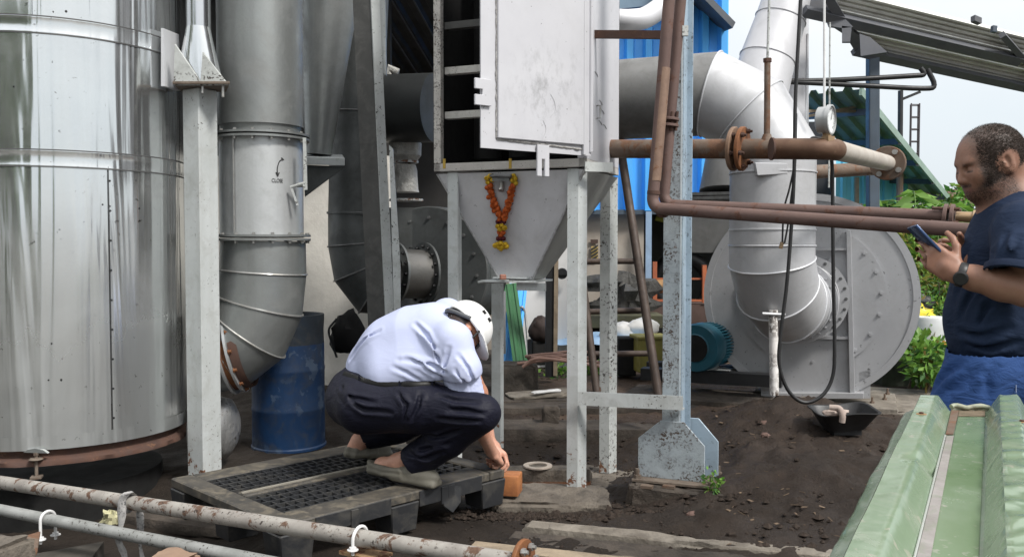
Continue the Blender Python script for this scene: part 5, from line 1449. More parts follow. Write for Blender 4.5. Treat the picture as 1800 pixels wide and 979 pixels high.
# stone block and slabs in the drain
def GT(px, py, up=0.0):
    z = 0.0
    for _ in range(8):
        q = G(px, py, z + up); z = gz(q.x, q.y)
    return V((q.x, q.y, z + up))
mb = rough_block(GT(908, 700, -.03) + V((0, .2, 0)), .33, .30, .26, V((1, .05, 0)).normalized(), V((-.05, 1, 0)).normalized(), 12.3, .02, (16, 12, 10))
single(mb, 'stone_block', M('dark_stone', (.105, .088, .072), (.06, .052, .044), 9, .9, 0, .9, 26, .02, dirt=.5), 'rough dark stone block under the leaning green sheet', 'stone', GT(908, 700), smooth=.8)
def slab(name, label, px, py, w, d, h, rz, mat, z=0.0, seed=1, group=None, tilt=0):
    g = GT(px, py, z); cx_, sx_ = math.cos(rz), math.sin(rz)
    mb = rough_block(g, w, d, h, V((cx_, sx_, tilt)).normalized(), V((-sx_, cx_, 0)), seed, .012, (12, 8, 3))
    return single(mb, name, mat, label, 'slab', g, group, smooth=.7)
slab('broken_slab', 'thin broken grey slab lying flat behind the hopper legs', 950, 696, .50, .25, .03, .25, CONCL, .05, 3, None, .05)
slab('broken_slab', 'dark broken slab under the thin grey one behind the hopper', 955, 712, .7, .3, .06, .1, CONCD, -.01, 5)
slab('drain_ledge', 'long dark concrete ledge along the drain behind the hopper', 960, 770, 1.5, .35, .12, -.03, CONCD, -.075, 7)
slab('drain_ledge', 'second dark concrete ledge farther back behind the hopper', 1010, 735, 1.9, .4, .11, -.02, CONCD, -.07, 8)
slab('fallen_plank', 'small pale plank leaning on the slabs behind the hopper', 962, 690, .25, .05, .02, .55, WHITEPL, .09, 9)
mb = rough_block(GT(968, 738, .03), .12, .12, .12, V((1, 0, 0)), V((0, 1, 0)), 3, .01, (6, 6, 6)); single(mb, 'cube_stone', CONCD, 'small dark cube of stone standing on the drain ledge', 'stone', G(968, 742, .02), smooth=.7)
mb = rough_block(G(690, 800, .02) , .13, .13, .12, U2, V2, 4, .006, (8, 8, 8)); single(mb, 'footing_block', CONCL, 'small pale concrete footing at the foot of the leaning column', 'footing', G(690, 800, 0), smooth=.7)

# ladder of thin poles
ld = thing('pole_ladder', 'leaning ladder of thin dark brown poles behind the hopper', 'ladder', G(1110, 710, .1))
LM = M('dark_bamboo', (.075, .05, .038), (.045, .032, .026), 9, .6, 0, .2, 40, dirt=.4, dirtcol=(.14, .11, .09))
mb = MB(); mb.tube([P(1088, 240, 6.3), P(1160, 712, 5.7)], .03, 10); mb.build('rail', LM, ld, smooth=1)
mb = MB(); mb.tube([P(1010, 380, 6.2), P(1050, 700, 5.8)], .026, 10); mb.build('rail', LM, ld, smooth=1)
for (x0, y0, x1, y1) in ((1018, 460, 1122, 459), (1028, 548, 1134, 545), (1036, 622, 1146, 621)):
    mb = MB(); mb.tube([P(x0, y0, 6.05), P(x1, y1, 6.02)], .02, 8); mb.build('rung', LM, ld, smooth=1)
# sacks, tarp, crate, debris behind the ladder
for i, (px, py, s) in enumerate(((1095, 582, .16), (1128, 576, .17), (1075, 588, .12))):
    q = P(px, py, 8.6); single(lump(q, s, s * .7, s * .55, 3.3 + i), 'white_sack', SACKW, ('rumpled white sack in the middle of the pile behind the ladder', 'largest white sack at the right of the pile behind the ladder', 'small white sack at the left of the pile by the hopper leg')[i], 'sack', q, 'white sacks behind the ladder', smooth=1)
mb = MB(); a_, b_ = P(975, 605, 8.4), P(1140, 605, 8.2)
mb.grid(lambda u, v: a_ + (b_ - a_) * u + V((0, .5 * v, .06 * v + .035 * mnoise.noise(V((u * 5, v * 3, 1))))), 30, 8)
single(mb, 'tarpaulin', TARP, 'pale blue tarpaulin spread low under the white sacks', 'tarpaulin', a_, smooth=1)
mb = MB(); q = P(1142, 622, 7.8); mb.box(q, (.28, .25, .30), .15); cr_ = single(mb, 'plastic_crate', YELLOWCR, 'dirty olive yellow plastic crate behind the blue column', 'crate', q - V((0, 0, .15)), bevel=.012)
mb = MB(); mb.box(q + V((0, 0, .155)), (.30, .27, .03), .15); mb.build('rim', YELLOWCR, cr_, bevel=.006)
mb = MB(); mb.box(P(1100, 625, 7.9), (.16, .2, .34), 0); single(mb, 'black_case', DEEPBLACK, 'black case standing left of the yellow crate', 'case', P(1100, 655, 7.9), bevel=.01)
r5 = random.Random(8)
for i, (px, py, s) in enumerate(((1058, 500, .2), (1105, 520, .26), (1072, 540, .22), (1112, 545, .2))):
    q = P(px, py, 9.2); q.z = max(q.z, .2)
    single(lump(q, s, s * .6, s * (.5 + .3 * (i % 2)), 7.7 + i, .9, 14), 'scrap_bundle', M('scrap_grey', (.09, .087, .08), (.045, .043, .04), 5, .8, 0, .8, 12, .03), ('dark bundle of scrap at the upper left of the heap behind the ladder', 'wide grey scrap bundle right of centre in the heap', 'low scrap bundle at the middle of the heap', 'dark scrap bundle at the right end of the heap')[i], 'scrap', q, 'scrap bundles heaped behind the ladder', smooth=.15)
mb = MB(); mb.box(P(1085, 562, 9.1), (.9, .5, .12)); single(mb, 'scrap_shelf', M('mossy_slab', (.13, .13, .07), (.09, .085, .06), 6, .9), 'mossy low ledge under the scrap heap', 'ledge', P(1085, 575, 9.1))
mb = MB(); mb.box(V((P(1085, 700, 9.2).x, 9.3, .22)), (1.1, .5, .5)); single(mb, 'heap_bench', DEEPBLACK, 'dark bench holding up the scrap heap', 'bench', V((P(1085, 700, 9.2).x, 9.3, 0)))
# orange rack in the bay
rk = thing('orange_rack', 'orange steel rack frame standing in the open bay', 'rack', P(1195, 560, 9.7))
for px, y0, y1 in ((1151, 460, 535), (1238, 466, 532)):
    mb = MB(); mb.bar(P(px, y1, 9.7), P(px, y0, 9.7), .045, .045); mb.build('upright', ORANGEST, rk)
for y in (490, 528):
    mb = MB(); mb.bar(P(1151, y, 9.72), P(1240, y, 9.72), .03 if y == 490 else .07, .02); mb.build('cross_rail', ORANGEST, rk)
mb = MB(); mb.box(P(1195, 560, 9.9), (.8, .4, .35)); single(mb, 'brown_bench', M('brown_bench_paint', (.09, .055, .045), None, 5, .8), 'low brown bench under the orange rack', 'bench', P(1195, 590, 9.9))
q = P(1160, 505, 9.9); single(lump(q, .10, .1, .09, 4.4), 'rag_heap', M('tan_rag', (.35, .20, .08), (.2, .12, .06), 9, .8), 'tan rag heap on the orange rack', 'rag', q, smooth=1)
tq_ = P(1200, 500, 10.8)
mb = MB(); xx = [tq_ + V((.33 * math.cos(k / 20 * 6.283), 0, .33 * math.sin(k / 20 * 6.283))) for k in range(21)]; mb.tube(xx, .09, 10, cap=False); single(mb, 'tyre', RUBBER, 'dark tyre leaning deep inside the open bay', 'tyre', tq_ - V((0, 0, .4)), smooth=1)

# ------------------------------------------------------------------ canopy at upper right
can = thing('canopy_roof', 'grey corrugated canopy roof on dark steel beams at upper right', 'canopy', P(1534, 420, 7.7))
Ac, Bc, Cc, Dc = P(1504, 86, 7.6), P(1900, 172, 8.7), P(1900, 96, 7.9), P(1440, -20, 6.95)
al = Bc - Ac; ac = Dc - Ac
nrm = al.cross(ac).normalized(); 
if nrm.z < 0: nrm = -nrm
nseg = 3
for k in range(3):      # three overlapping sheets
    o_ = Ac + ac * (k / 3) + nrm * (.02 + .006 * k)
    mb = corrugated(o_, al, ac / 3 * (1.03 if k < 2 else 1), nrm, .085, .03, 'trap', 6); mb.build('roof_sheet', GALV, can, smooth=.6)
BEAM = M('canopy_beam_paint', (.12, .125, .14), (.09, .095, .11), 4, .55, .1, .1, 40, dirt=.4, dirtcol=(.12, .11, .10))
def beam(p, q, w, h, name='beam', m=BEAM):
    mb = MB(); mb.bar(p, q, w, h, nrm.cross((q - p).normalized())); return mb.build(name, m, can)
dn = -nrm
beam(Ac + dn * .03 - al * .01, Bc + dn * .03, .05, .075)
m0 = P(1408, 0, 6.45)
k_ = .56
beam(Ac + ac * k_ + dn * .03 - al * .12, Ac + ac * k_ + al * .74 + dn * .03, .05, .085)
beam(Ac + dn * .02 + al * .015, Dc + dn * .02 + al * .015, .05, .07, 'rafter')
beam(Ac + dn * .02 + al * .12, Ac + ac * .5 + dn * .02 + al * -.03, .06, .06, 'rafter')
beam(Ac + dn * .02 + al * .86, Ac + ac + dn * .02 + al * .70, .05, .05, 'rafter')
for pts in ([(1411, -20), (1446, -20), (1462, 20), (1440, 22), (1414, 24)], [(1452, 36), (1486, 34), (1500, 48), (1482, 50), (1456, 46)], [(1480, 46), (1497, 48), (1494, 74), (1480, 74)], [(1511, 60), (1530, 66), (1560, 92), (1513, 99)]):
    mb = MB(); mb.plate([P(x, y, 7.2) for x, y in pts], V((.02, .05, 0))); mb.build('bracket', BEAM, can)
mb = MB(); mb.bar(P(1534, 700, 7.7), P(1534, 88, 7.7), .09, .09); mb.build('post', NAVYST, can, bevel=.006)
for pts in ([(1383, 143), (1470, 141), (1600, 134), (1624, 131), (1618, 120)], [(1383, 144), (1520, 151), (1622, 156), (1642, 150), (1630, 122)]):
    mb = MB(); mb.tube(smooth_pts([P(x, y, 7.3) for x, y in pts], 4), .021, 10); mb.build('brace_tube', BLACKST, can, smooth=1)
q = P(1716, 36, 6.4); mb = MB(); mb.obox(q, V((.03, .01, -.008)), V((0, .03, 0)), V((0, 0, .02))); mb.build('ridge_block', BEAM, can)
q = P(1747, 52, 6.5); mb = MB(); mb.obox(q, V((.02, .01, 0)), V((0, .02, 0)), V((0, 0, .022))); mb.build('ridge_block', NAVYST, can)

# ------------------------------------------------------------------ green-roofed shed
gs = thing('green_roof_shed', 'teal walled shed under a sloping dull green sheet roof behind the canopy post', 'shed', P(1530, 500, 11.5))
T1, T2, T3, T4 = P(1412, 168, 10), P(1513, 157, 9.2), P(1668, 348, 13), P(1560, 348, 14)
al = (T3 - T2); ac = (T1 - T2)
mb = corrugated(T2, al, ac * 1.25, V((0, 0, 1)), .26, .045, 'trap', 6); mb.build('roof_sheet', GREENROOF, gs, smooth=.3)
for k in (.12, .36, .56, .76, .95):
    mb = MB(); mb.bar(T2 + al * k - UP * .05 + ac * -.0, T2 + al * k + ac * 1.2 - UP * .05, .05, .07); mb.build('purlin', BEAM, gs)
mb = MB(); mb.bar(T2 - UP * .02, T3 - UP * .02, .03, .09); mb.build('verge_trim', GREENROOF, gs)
w0, w1 = P(1468, 400, 12.2), P(1600, 400, 13.0)
mb = corrugated(V((w0.x, w0.y, 0)), V((0, 0, 2.75)), V((w1.x - w0.x, w1.y - w0.y, 0)), V((0, -1, 0)), .22, .035); mb.build('wall_sheet', TEALSHEET, gs, smooth=.3)
mb = MB(); mb.plate([V((w0.x, w0.y, 1.6)), V((w1.x, w1.y, 1.6)), V((w1.x, w1.y, 1.55)), V((w0.x, w0.y, 1.55))], V((0, -.03, 0))); mb.build('wall_rail', TEALSHEET, gs)
mb = MB(); a_ = P(1405, 400, 11.6); mb.plate([V((a_.x - .3, 12.3, 0)), V((w0.x, 12.3, 0)), V((w0.x, 12.3, 3.0)), V((a_.x - .3, 12.3, 3.0))], V((0, .1, 0))); mb.build('doorway_shade_sheet', M('doorway_shade', (.03, .032, .036), None, 3, .9), gs)  # flat dark sheet stands in for the shadow inside the opening
mb = MB(); mb.bar(P(1506, 400, 12.0), P(1506, 312, 12.0), .05, .04); mb.build('prop', WOODP, gs)
for y0, y1 in ((205, 188), (196, 196)):
    mb = MB(); mb.bar(P(1418, y0, 9.8), P(1505, y1, 9.9), .035, .03); mb.build('tie_plank', WOODP, gs)

# lamp pole, rebar cage, hut
lp = thing('lamp_pole', 'slim dark pole with a short slanting arm against the sky', 'pole', V((P(1583, 400, 12).x, 12, 0)))
mb = MB(); mb.tube([V((P(1583, 400, 12).x, 12, 0)), P(1583, 160, 12)], .035, 10); mb.build('shaft', BLACKST, lp, smooth=1)
mb = MB(); mb.bar(P(1583, 176, 12), P(1617, 162, 12), .05, .035); mb.build('arm', BLACKST, lp)
mb = MB(); mb.tube([V((P(1582, 400, 11.9).x, 11.9, 0)), P(1582, 285, 11.9)], .045, 10)
single(mb, 'bamboo_stake', M('pinkish_bamboo', (.40, .25, .19), (.3, .19, .14), 6, .7), 'pinkish bamboo stake before the leafy bush near the lamp pole', 'stake', (P(1582, 400, 11.9).x, 11.9, 0))
cg = thing('rebar_cage', 'tall open cage of thin reinforcing bars standing against the sky', 'rebar cage', V((P(1607, 400, 15).x, 15, 0)))
mb = MB(); X0, X1 = P(1600, 300, 15).x, P(1614.5, 300, 15).x; zt2 = P(1600, 182, 15).z
cs = [(X0, 15), (X1, 15), (X1 + .04, 15.14), (X0 + .05, 15.14)]
RB = M('dark_rebar', (.07, .06, .065), None, 9, .8)
for x, y in cs:
    mb = MB(); mb.tube([V((x, y, 0)), V((x, y, zt2))], .013, 6); mb.build('upright_bar', RB, cg)
for k in range(7):
    z = zt2 - .02 - k * .205; mb = MB()
    for i in range(4):
        mb.tube([V((*cs[i], z)), V((*cs[(i + 1) % 4], z))], .009, 5)
    mb.build('stirrup', RB, cg)
mb = MB(); a_ = P(1676, 345, 26); mb.box(V((a_.x, 26, 1.45)), (.7, .8, 2.9)); mb.build if 0 else None
hut = single(mb, 'distant_hut', M('faded_brick', (.30, .19, .15), (.22, .15, .12), 2, .9), 'small faded brick hut far behind the bushes', 'hut', (a_.x, 26, 0))

# ------------------------------------------------------------------ things right of the blower
ys = P(1612, 572, 8.2)
yb = lump(P(1606, 578, 8.2), .17, .14, .24, 5.1, .45, 28)
single(yb, 'yellow_sack', YELLOWPL, 'crumpled yellow plastic sack leaning by the white tank', 'sack', ys, smooth=.8)
mb = MB(); q = P(1638, 582, 8.0); mb.rev([(.155, -.13), (.165, -.12), (.168, .11), (.16, .13), (.10, .135), (.0001, .135)], q, UP, 32)
single(mb, 'white_tank', M('chalky_plastic', (.62, .63, .64), (.52, .53, .54), 5, .5, 0, .1, 40, dirt=.3, dirtcol=(.4, .38, .33)), 'chalky white plastic tank half hidden by the standing man', 'tank', q - V((0, 0, .13)), smooth=.6)
mb = MB(); q = P(1640, 604, 8.0); mb.box(q, (.46, .40, .03), .1); tb_ = single(mb, 'low_table', WHITEPL, 'low white topped table under the tank', 'table', (q.x, 8.0, 0))
mb = MB(); mb.box(q + V((.02, .02, -.13)), (.36, .32, .22), .1); mb.build('shade_block', DEEPBLACK, tb_)  # black block stands in for the shadow under the table top
q = P(1617, 535, 8.6); single(lump(q, .13, .12, .09, 9.1, .4), 'black_bag', RUBBER, 'black plastic bag behind the yellow sack', 'bag', q, smooth=1)
mb = MB(); mb.box(V((P(1572, 640, 7.5).x, 7.6, .22)), (.35, .3, .3), .3); single(mb, 'mossy_block', M('mossy_dark', (.035, .045, .028), (.025, .03, .02), 6, .9, 0, .5, 30), 'dark mossy block under the plants beside the blower', 'block', V((P(1572, 640, 7.5).x, 7.6, 0)), bevel=.02)
q = P(1655, 612, 7.6); mb = MB(); mb.tube([P(1640, 640, 7.6), P(1662, 600, 7.6)], [.05, .02], 8); single(mb, 'orange_cloth', M('orange_cloth', (.55, .25, .03), (.4, .16, .02), 8, .8, 0, .4, 30), 'orange cloth scrap hanging below the low table', 'cloth', q)
# ------------------------------------------------------------------ black plastic pallet
PA = V((-.035, 4.34, 0)); PZ = .19
e1 = V((-.707, .707, 0)); e2 = V((-.707, -.707, 0))      # short way, long way
PB_, PC_ = 1.0, 1.25
pal = thing('plastic_pallet', 'dusty black plastic pallet with open grid deck under the squatting man', 'pallet', PA + e1 * .5 + e2 * .6)
def pp(a, b, z): return PA + e1 * a + e2 * b + V((0, 0, z))
def pbox(a0, a1, b0, b1, z0, z1, mb):
    return mb.obox(pp((a0 + a1) / 2, (b0 + b1) / 2, (z0 + z1) / 2), e1 * (a1 - a0) / 2, e2 * (b1 - b0) / 2, V((0, 0, (z1 - z0) / 2)))
# solid borders and centre ribs
for (a0, a1, b0, b1) in ((0, PB_, .0, .10), (0, PB_, PC_ - .10, PC_)):
    mb = MB(); pbox(a0, a1, b0, b1, PZ - .045, PZ, mb); mb.build('end_board', PALDUST, pal, bevel=.006)
for (a0, a1) in ((0, .15), (PB_ - .15, PB_)):
    mb = MB(); pbox(a0, a1, .102, PC_ - .102, PZ - .045, PZ - .002, mb); mb.build('side_board', PALDUST, pal, bevel=.006)
mb = MB(); pbox(.465, .545, .102, PC_ - .102, PZ - .05, PZ + .004, mb); mb.build('centre_rib', PALDUST, pal, bevel=.006)
mb = MB(); pbox(.50, .512, .102, PC_ - .102, PZ + .004, PZ + .010, mb); mb.build('rib_ridge', M('worn_edge', (.28, .26, .22), None, 9, .6), pal)
# open lattice
for A0_, A1_ in ((.152, .463), (.547, PB_ - .152)):
    mb = MB(); n = 6
    for k in range(n):
        a = A0_ + (A1_ - A0_) * (k + .0) / (n - 1); a = min(max(a, A0_ + .005), A1_ - .005)
        pbox(a - .0045, a + .0045, .104, PC_ - .104, PZ - .045, PZ - .004, mb)
    m = 22
    for k in range(1, m):
        b = .104 + (PC_ - .208) * k / m
        for j in range(n - 1):
            s0 = A0_ + (A1_ - A0_) * j / (n - 1) + .005; s1 = A0_ + (A1_ - A0_) * (j + 1) / (n - 1) - .005
            o_ = .012 if j % 2 else 0
            pbox(s0, s1, b + o_ - .0035, b + o_ + .0035, PZ - .04, PZ - .006, mb)
    mb.build('grid_deck', BLACKPL, pal, bevel=0, kind='stuff')
# blocks and skirts
for a0, a1 in ((-.004, .14), (.43, .57), (PB_ - .14, PB_ + .004)):
    for b0, b1 in ((-.004, .16), (.545, .705), (PC_ - .16, PC_ + .004)):
        mb = MB(); o_ = [(a0, b0), (a1, b0), (a1, b1), (a0, b1)]
        for i in range(4):
            pass
        vs_ = [pp(a, b, PZ - .047) for a, b in o_] + [pp((a0 + a1) / 2 + (a - (a0 + a1) / 2) * .86, (b0 + b1) / 2 + (b - (b0 + b1) / 2) * .86, .012) for a, b in o_]
        mb.add(vs_, [(0, 1, 2, 3), (7, 6, 5, 4), (0, 4, 5, 1), (1, 5, 6, 2), (2, 6, 7, 3), (3, 7, 4, 0)])
        mb.build('foot_block', BLACKPL, pal, bevel=.005)
for (a0, a1, b0, b1) in ((-.006, .0, .16, .545), (-.006, .0, .705, PC_ - .16), (.14, .43, -.006, 0), (.57, PB_ - .14, -.006, 0)):
    mb = MB(); pbox(a0, a1, b0, b1, PZ - .075, PZ - .004, mb); mb.build('skirt', BLACKPL, pal, bevel=.002)
for b in (.36, .40, .9):
    mb = MB(); pbox(-.012, -.006, b - .02, b + .02, PZ - .09, PZ - .01, mb); mb.build('skirt_rib', BLACKPL, pal, bevel=.002)
# torn corner flap
mb = MB(); tf = [pp(.0, .36, PZ - .01), pp(-.012, .30, PZ - .03), pp(-.02, .31, PZ - .10), pp(-.02, .36, PZ - .14), pp(-.015, .41, PZ - .10), pp(-.005, .42, PZ - .02)]
mb.plate(tf, e1 * .01); mb.build('torn_flap', BLACKPL, pal, bevel=.002)

# ------------------------------------------------------------------ two foreground pipes
fp0, fp1 = P(-60, 838, 4.3), P(905, 987, 2.85)
p1 = thing('peeling_pipe', 'upper peeling grey pipe crossing low in front of the pallet, wrapped with cloth', 'pipe', (fp0 + fp1) / 2, 'low pipes in the foreground')
mb = MB(); n = 40; mb.tube([fp0 + (fp1 - fp0) * (i / n) for i in range(n + 1)], .031, 20); mb.build('pipe_run', PEELPIPE, p1, smooth=1)
pdv = (fp1 - fp0).normalized()
mb = MB(); mb.rev([(.02, -.008), (.075, -.008), (.078, -.004), (.078, .004), (.075, .008), (.02, .008)], fp1 + pdv * .03, pdv, 28); mb.build('end_flange', RUSTFL, p1, smooth=.5)
mb = MB(); x, y, _ = frame(pdv)
for k in range(6):
    q = fp1 + pdv * .035 + (x * math.cos(k * 1.05) + y * math.sin(k * 1.05)) * .055; mb.tube([q - pdv * .02, q + pdv * .03], .007, 6); mb.rev([(.013, 0), (.013, .012)], q + pdv * .008, pdv, 6)
mb.build('flange_bolt', ZINC, p1, kind='stuff')
gp0, gp1 = P(-60, 884, 4.15), P(560, 1005, 3.2)
p2 = thing('lower_grey_pipe', 'lower grey pipe crossing the bottom left corner with a U bolt', 'pipe', (gp0 + gp1) / 2, 'low pipes in the foreground')
mb = MB(); mb.tube([gp0 + (gp1 - gp0) * (i / n) for i in range(n + 1)], .026, 20); mb.build('pipe_run', PEELPIPE2, p2, smooth=1)
def along_px(a, b, px):
    lo, hi = 0.0, 1.0
    for _ in range(40):
        t = (lo + hi) / 2; q = a + (b - a) * t
        x = CX + F_PX * q.x / (q.y * _cp - (q.z - CAM_H) * _sp)
        if x < px: lo = t
        else: hi = t
    return a + (b - a) * lo
def ubolt(c, d, R, L, parent, r=.006):
    s = V((0, 0, 1)); side = d.cross(s).normalized()
    pts = [c + side * -R - s * L] + [c + side * -R * math.cos(k / 10 * math.pi) + s * R * math.sin(k / 10 * math.pi) for k in range(11)] + [c + side * R - s * L]
    mb = MB(); mb.tube(pts, r, 8)
    for sg in (-1, 1):
        q = c + side * R * sg - s * (L - .02); mb.rev([(r * 2.2, 0), (r * 2.2, r * 1.6)], q, s, 6); mb.rev([(r * 3.4, -.002), (r * 3.4, .001)], q, s, 12)
    return mb.build('u_bolt', WHITEPL, parent, smooth=.6)
ubolt(along_px(gp0, gp1, 84), (gp1 - gp0).normalized(), .036, .10, p2, .0065)
ubolt(along_px(fp0, fp1, 633), pdv, .042, .05, p1)
# bracket under the u-bolt
bq_ = along_px(fp0, fp1, 633)
mb = MB(); mb.box(bq_ + V((.02, 0, -.055)), (.17, .1, .012), -.6); mb.bar(bq_ + V((.03, .02, -.06)), V((bq_.x + .03, bq_.y + .02, -.2)), .05, .05); mb.build('saddle_bracket', M('flaky_tan_steel', (.32, .21, .11), (.2, .12, .06), 12, .8, 0, .4, 80, rust=.4, rscale=20), p1)
mb = MB(); mb.tube([bq_ + V((.07, .03, -.07)), bq_ + V((.07, .03, -.22))], .035, 14); mb.build('stub_leg', PEELPIPE2, p1, smooth=1)
# knotted cloth tie
ck = along_px(fp0, fp1, 226)
CL = M('grey_knit_rag', (.42, .41, .40), (.26, .255, .25), 45, .9, 0, .6, 160, .004, speck=.6, sscale=90, speckcol=(.10, .10, .10))
ct = thing('rag_tie', 'grey patterned rag knotted round the upper pipe and hanging down', 'rag', ck)
def ribbon(pts, w, name, tw=0.0):
    q = smooth_pts(pts, 6); mb = MB(); m = len(q); hs_ = []
    for i, p in enumerate(q):
        ww = w[min(int(i / (m - 1) * (len(w) - 1)), len(w) - 2)] * (1 - (i / (m - 1) * (len(w) - 1)) % 1) + w[min(int(i / (m - 1) * (len(w) - 1)) + 1, len(w) - 1)] * ((i / (m - 1) * (len(w) - 1)) % 1) if i < m - 1 else w[-1]
        a = tw * i / m
        hs_.append((V((math.cos(a), math.sin(a) * -.6, 0)) * ww, ww))
    vs_ = []
    for (h, ww), p in zip(hs_, q):
        for k in range(8):
            an = k / 8 * 6.283
            vs_.append(p + h * math.cos(an) + V((0, -1, 0)) * .007 * math.sin(an) + V((0, 0, .002 * mnoise.noise(p * 60))))
    fs = [(i * 8 + k, i * 8 + (k + 1) % 8, (i + 1) * 8 + (k + 1) % 8, (i + 1) * 8 + k) for i in range(m - 1) for k in range(8)]
    fs += [tuple(range(8))[::-1], tuple((m - 1) * 8 + k for k in range(8))]
    mb.add(vs_, fs); return mb.build(name, CL, ct, smooth=1)
yf = ck.y - .04
ribbon([P(238, 872, yf + .06), P(226, 865, yf), P(214, 880, yf), P(214, 905, yf), P(212, 930, yf), P(208, 948, yf), P(216, 968, yf), P(222, 990, yf)], [.012, .018, .016, .02, .008, .017, .02, .01], 'front_tail', .4)
ribbon([P(244, 890, yf + .07), P(246, 905, yf + .07), P(247, 930, yf + .07), P(246, 955, yf + .08), P(252, 990, yf + .08)], [.008, .017, .015, .006, .012], 'back_tail', -.3)
mb = MB(); pts = [ck + (V((0, 0, 1)) * math.cos(k / 12 * 6.283) + pdv.cross(UP).normalized() * math.sin(k / 12 * 6.283)) * .036 + pdv * (.012 * math.sin(k / 12 * 6.283)) for k in range(13)]
mb.tube(pts, .012, 8, cap=False); mb.build('wrap', CL, ct, smooth=1)
# foam scrap and broken slabs in the pit
q = P(196, 912, 3.95); single(lump(q, .04, .03, .035, 6.6, .9, 16), 'foam_scrap', M('yellow_foam', (.50, .48, .30), (.35, .33, .2), 20, .9, 0, .6, 60), 'small torn scrap of yellowish foam behind the rag', 'foam', q, smooth=.5)
mb = rough_block(V((-2.05, 3.75, -.16)), .5, .35, .09, V((.9, .2, .1)).normalized(), V((-.2, .9, 0)).normalized(), 2.2, .012); single(mb, 'broken_slab', M('grimy_slab', (.075, .066, .055), (.04, .036, .03), 7, .9, 0, .5, 40), 'grimy broken slab in the pit at bottom left', 'slab', (-2.05, 3.75, -.1), smooth=.7)
mb = MB(); mb.plate([P(20, 962, 3.6), P(66, 948, 3.75), P(60, 985, 3.5), P(18, 995, 3.4)], V((0, .03, .03))); single(mb, 'rust_plate', RUSTPIPE2, 'rusty brown plate scrap tilted at the bottom left', 'plate', P(40, 985, 3.6), bevel=.004)
mb = rough_block(P(-5, 985, 3.3) - V((0, 0, .06)), .16, .2, .14, U2, V2, 1.3, .02); single(mb, 'corner_stone', CONC, 'pale rounded stone at the bottom left corner', 'stone', P(-5, 990, 3.3), smooth=.8)
mb = rough_block(P(305, 990, 3.3) - V((0, 0, .05)), .15, .12, .08, U2, V2, 5.3, .02); single(mb, 'flat_stone', M('tan_stone', (.27, .18, .125), (.2, .13, .09), 7, .9), 'tan stone just under the lower grey pipe', 'stone', P(305, 992, 3.3), smooth=.8)
mb = rough_block(V((-1.35, 4.35, -.16)), 2.2, .18, .06, V((.93, -.37, 0)), V((.37, .93, 0)), 5.5, .02, (24, 6, 3)); single(mb, 'dark_sleeper', CONCD, 'dark sleeper lying in the pit below the silo rim', 'beam', (-1.35, 4.35, -.1), smooth=.7)

# ------------------------------------------------------------------ concrete edging along the bottom
edge = thing('channel_edging', 'pale broken concrete edging running along the bottom toward the green sheet', 'edging', (.7, 3.75, 0))
ed1, ed2 = V((.955, -.297, 0)), V((.297, .955, 0))
e0_ = V((.075, 4.04, 0))
def eblk(off, d0, L, w, ztop, seed, mt, nm):
    c = e0_ + ed1 * (L / 2 + off) - ed2 * (d0 + w / 2); hh = .2
    mb = rough_block(V((c.x, c.y, ztop - hh)), L, w, hh, ed1, ed2, seed, .016, (90, 10, 8)); mb.build(nm, mt, edge, smooth=.7)
eblk(.0, .0, 1.6, .10, .030, 7.2, CONCL, 'rear_edge')
eblk(-.05, .10, 1.7, .26, .008, 4.9, CONCD, 'trough_bed')
eblk(-.15, .36, 1.9, .09, .035, 3.9, M('tan_concrete', (.34, .27, .19), (.24, .19, .135), 6, .9, 0, .6, 45, .01, dirt=.6, dirtcol=(.10, .08, .06)), 'front_edge')

# ------------------------------------------------------------------ pan with trowel
pq = G(1482, 762, gz(2.0, 5.15) + .01)
pan = thing('mortar_pan', 'black steel mortar pan resting on the dark ash heap', 'pan', pq)
mb = MB(); ang_ = -.05
def panf(u, v):
    a = 2 * math.pi * u
    prof = [(0.0001, .012), (.09, .012), (.105, .02), (.17, .115), (.185, .118), (.186, .112), (.17, .105), (.105, .005), (.0001, .0)]
    k = v * 8; i = min(int(k), 7); f = k - i
    r = prof[i][0] * (1 - f) + prof[i + 1][0] * f; z = prof[i][1] * (1 - f) + prof[i + 1][1] * f
    sq = 1 / max(abs(math.cos(a)) ** 6 + abs(math.sin(a)) ** 6, 1e-6) ** (1 / 6) * .95
    return pq + V((r * sq * math.cos(a), r * sq * math.sin(a), z + .006 * math.sin(a * 3) * (r > .12))) + V((0, 0, .03 * (1 + math.cos(a) * .4)))
mb.grid(panf, 40, 8); mb.build('bowl', BLACKST, pan, smooth=.7)
mb = MB(); mb.box(pq + V((0, 0, .022)), (.16, .15, .03), 0); mb.build('foot', BLACKST, pan)
hq = P(1468, 722, 5.0); 
mb = lump(hq + V((.0, 0, -.01)), .075, .03, .022, 8.8, .35, 18)
mb.tube(smooth_pts([P(1458, 716, 5.0), P(1475, 718, 4.98), P(1481, 730, 4.95), P(1480, 742, 4.95)], 5), .018, 8)
single(mb, 'cloth_scrap', M('pale_dusty_cloth', (.40, .33, .29), (.28, .22, .19), 9, .9, 0, .5, 40), 'pale pinkish scrap lying on the edge of the black mortar pan', 'scrap', hq, smooth=.8)
r6 = random.Random(12)
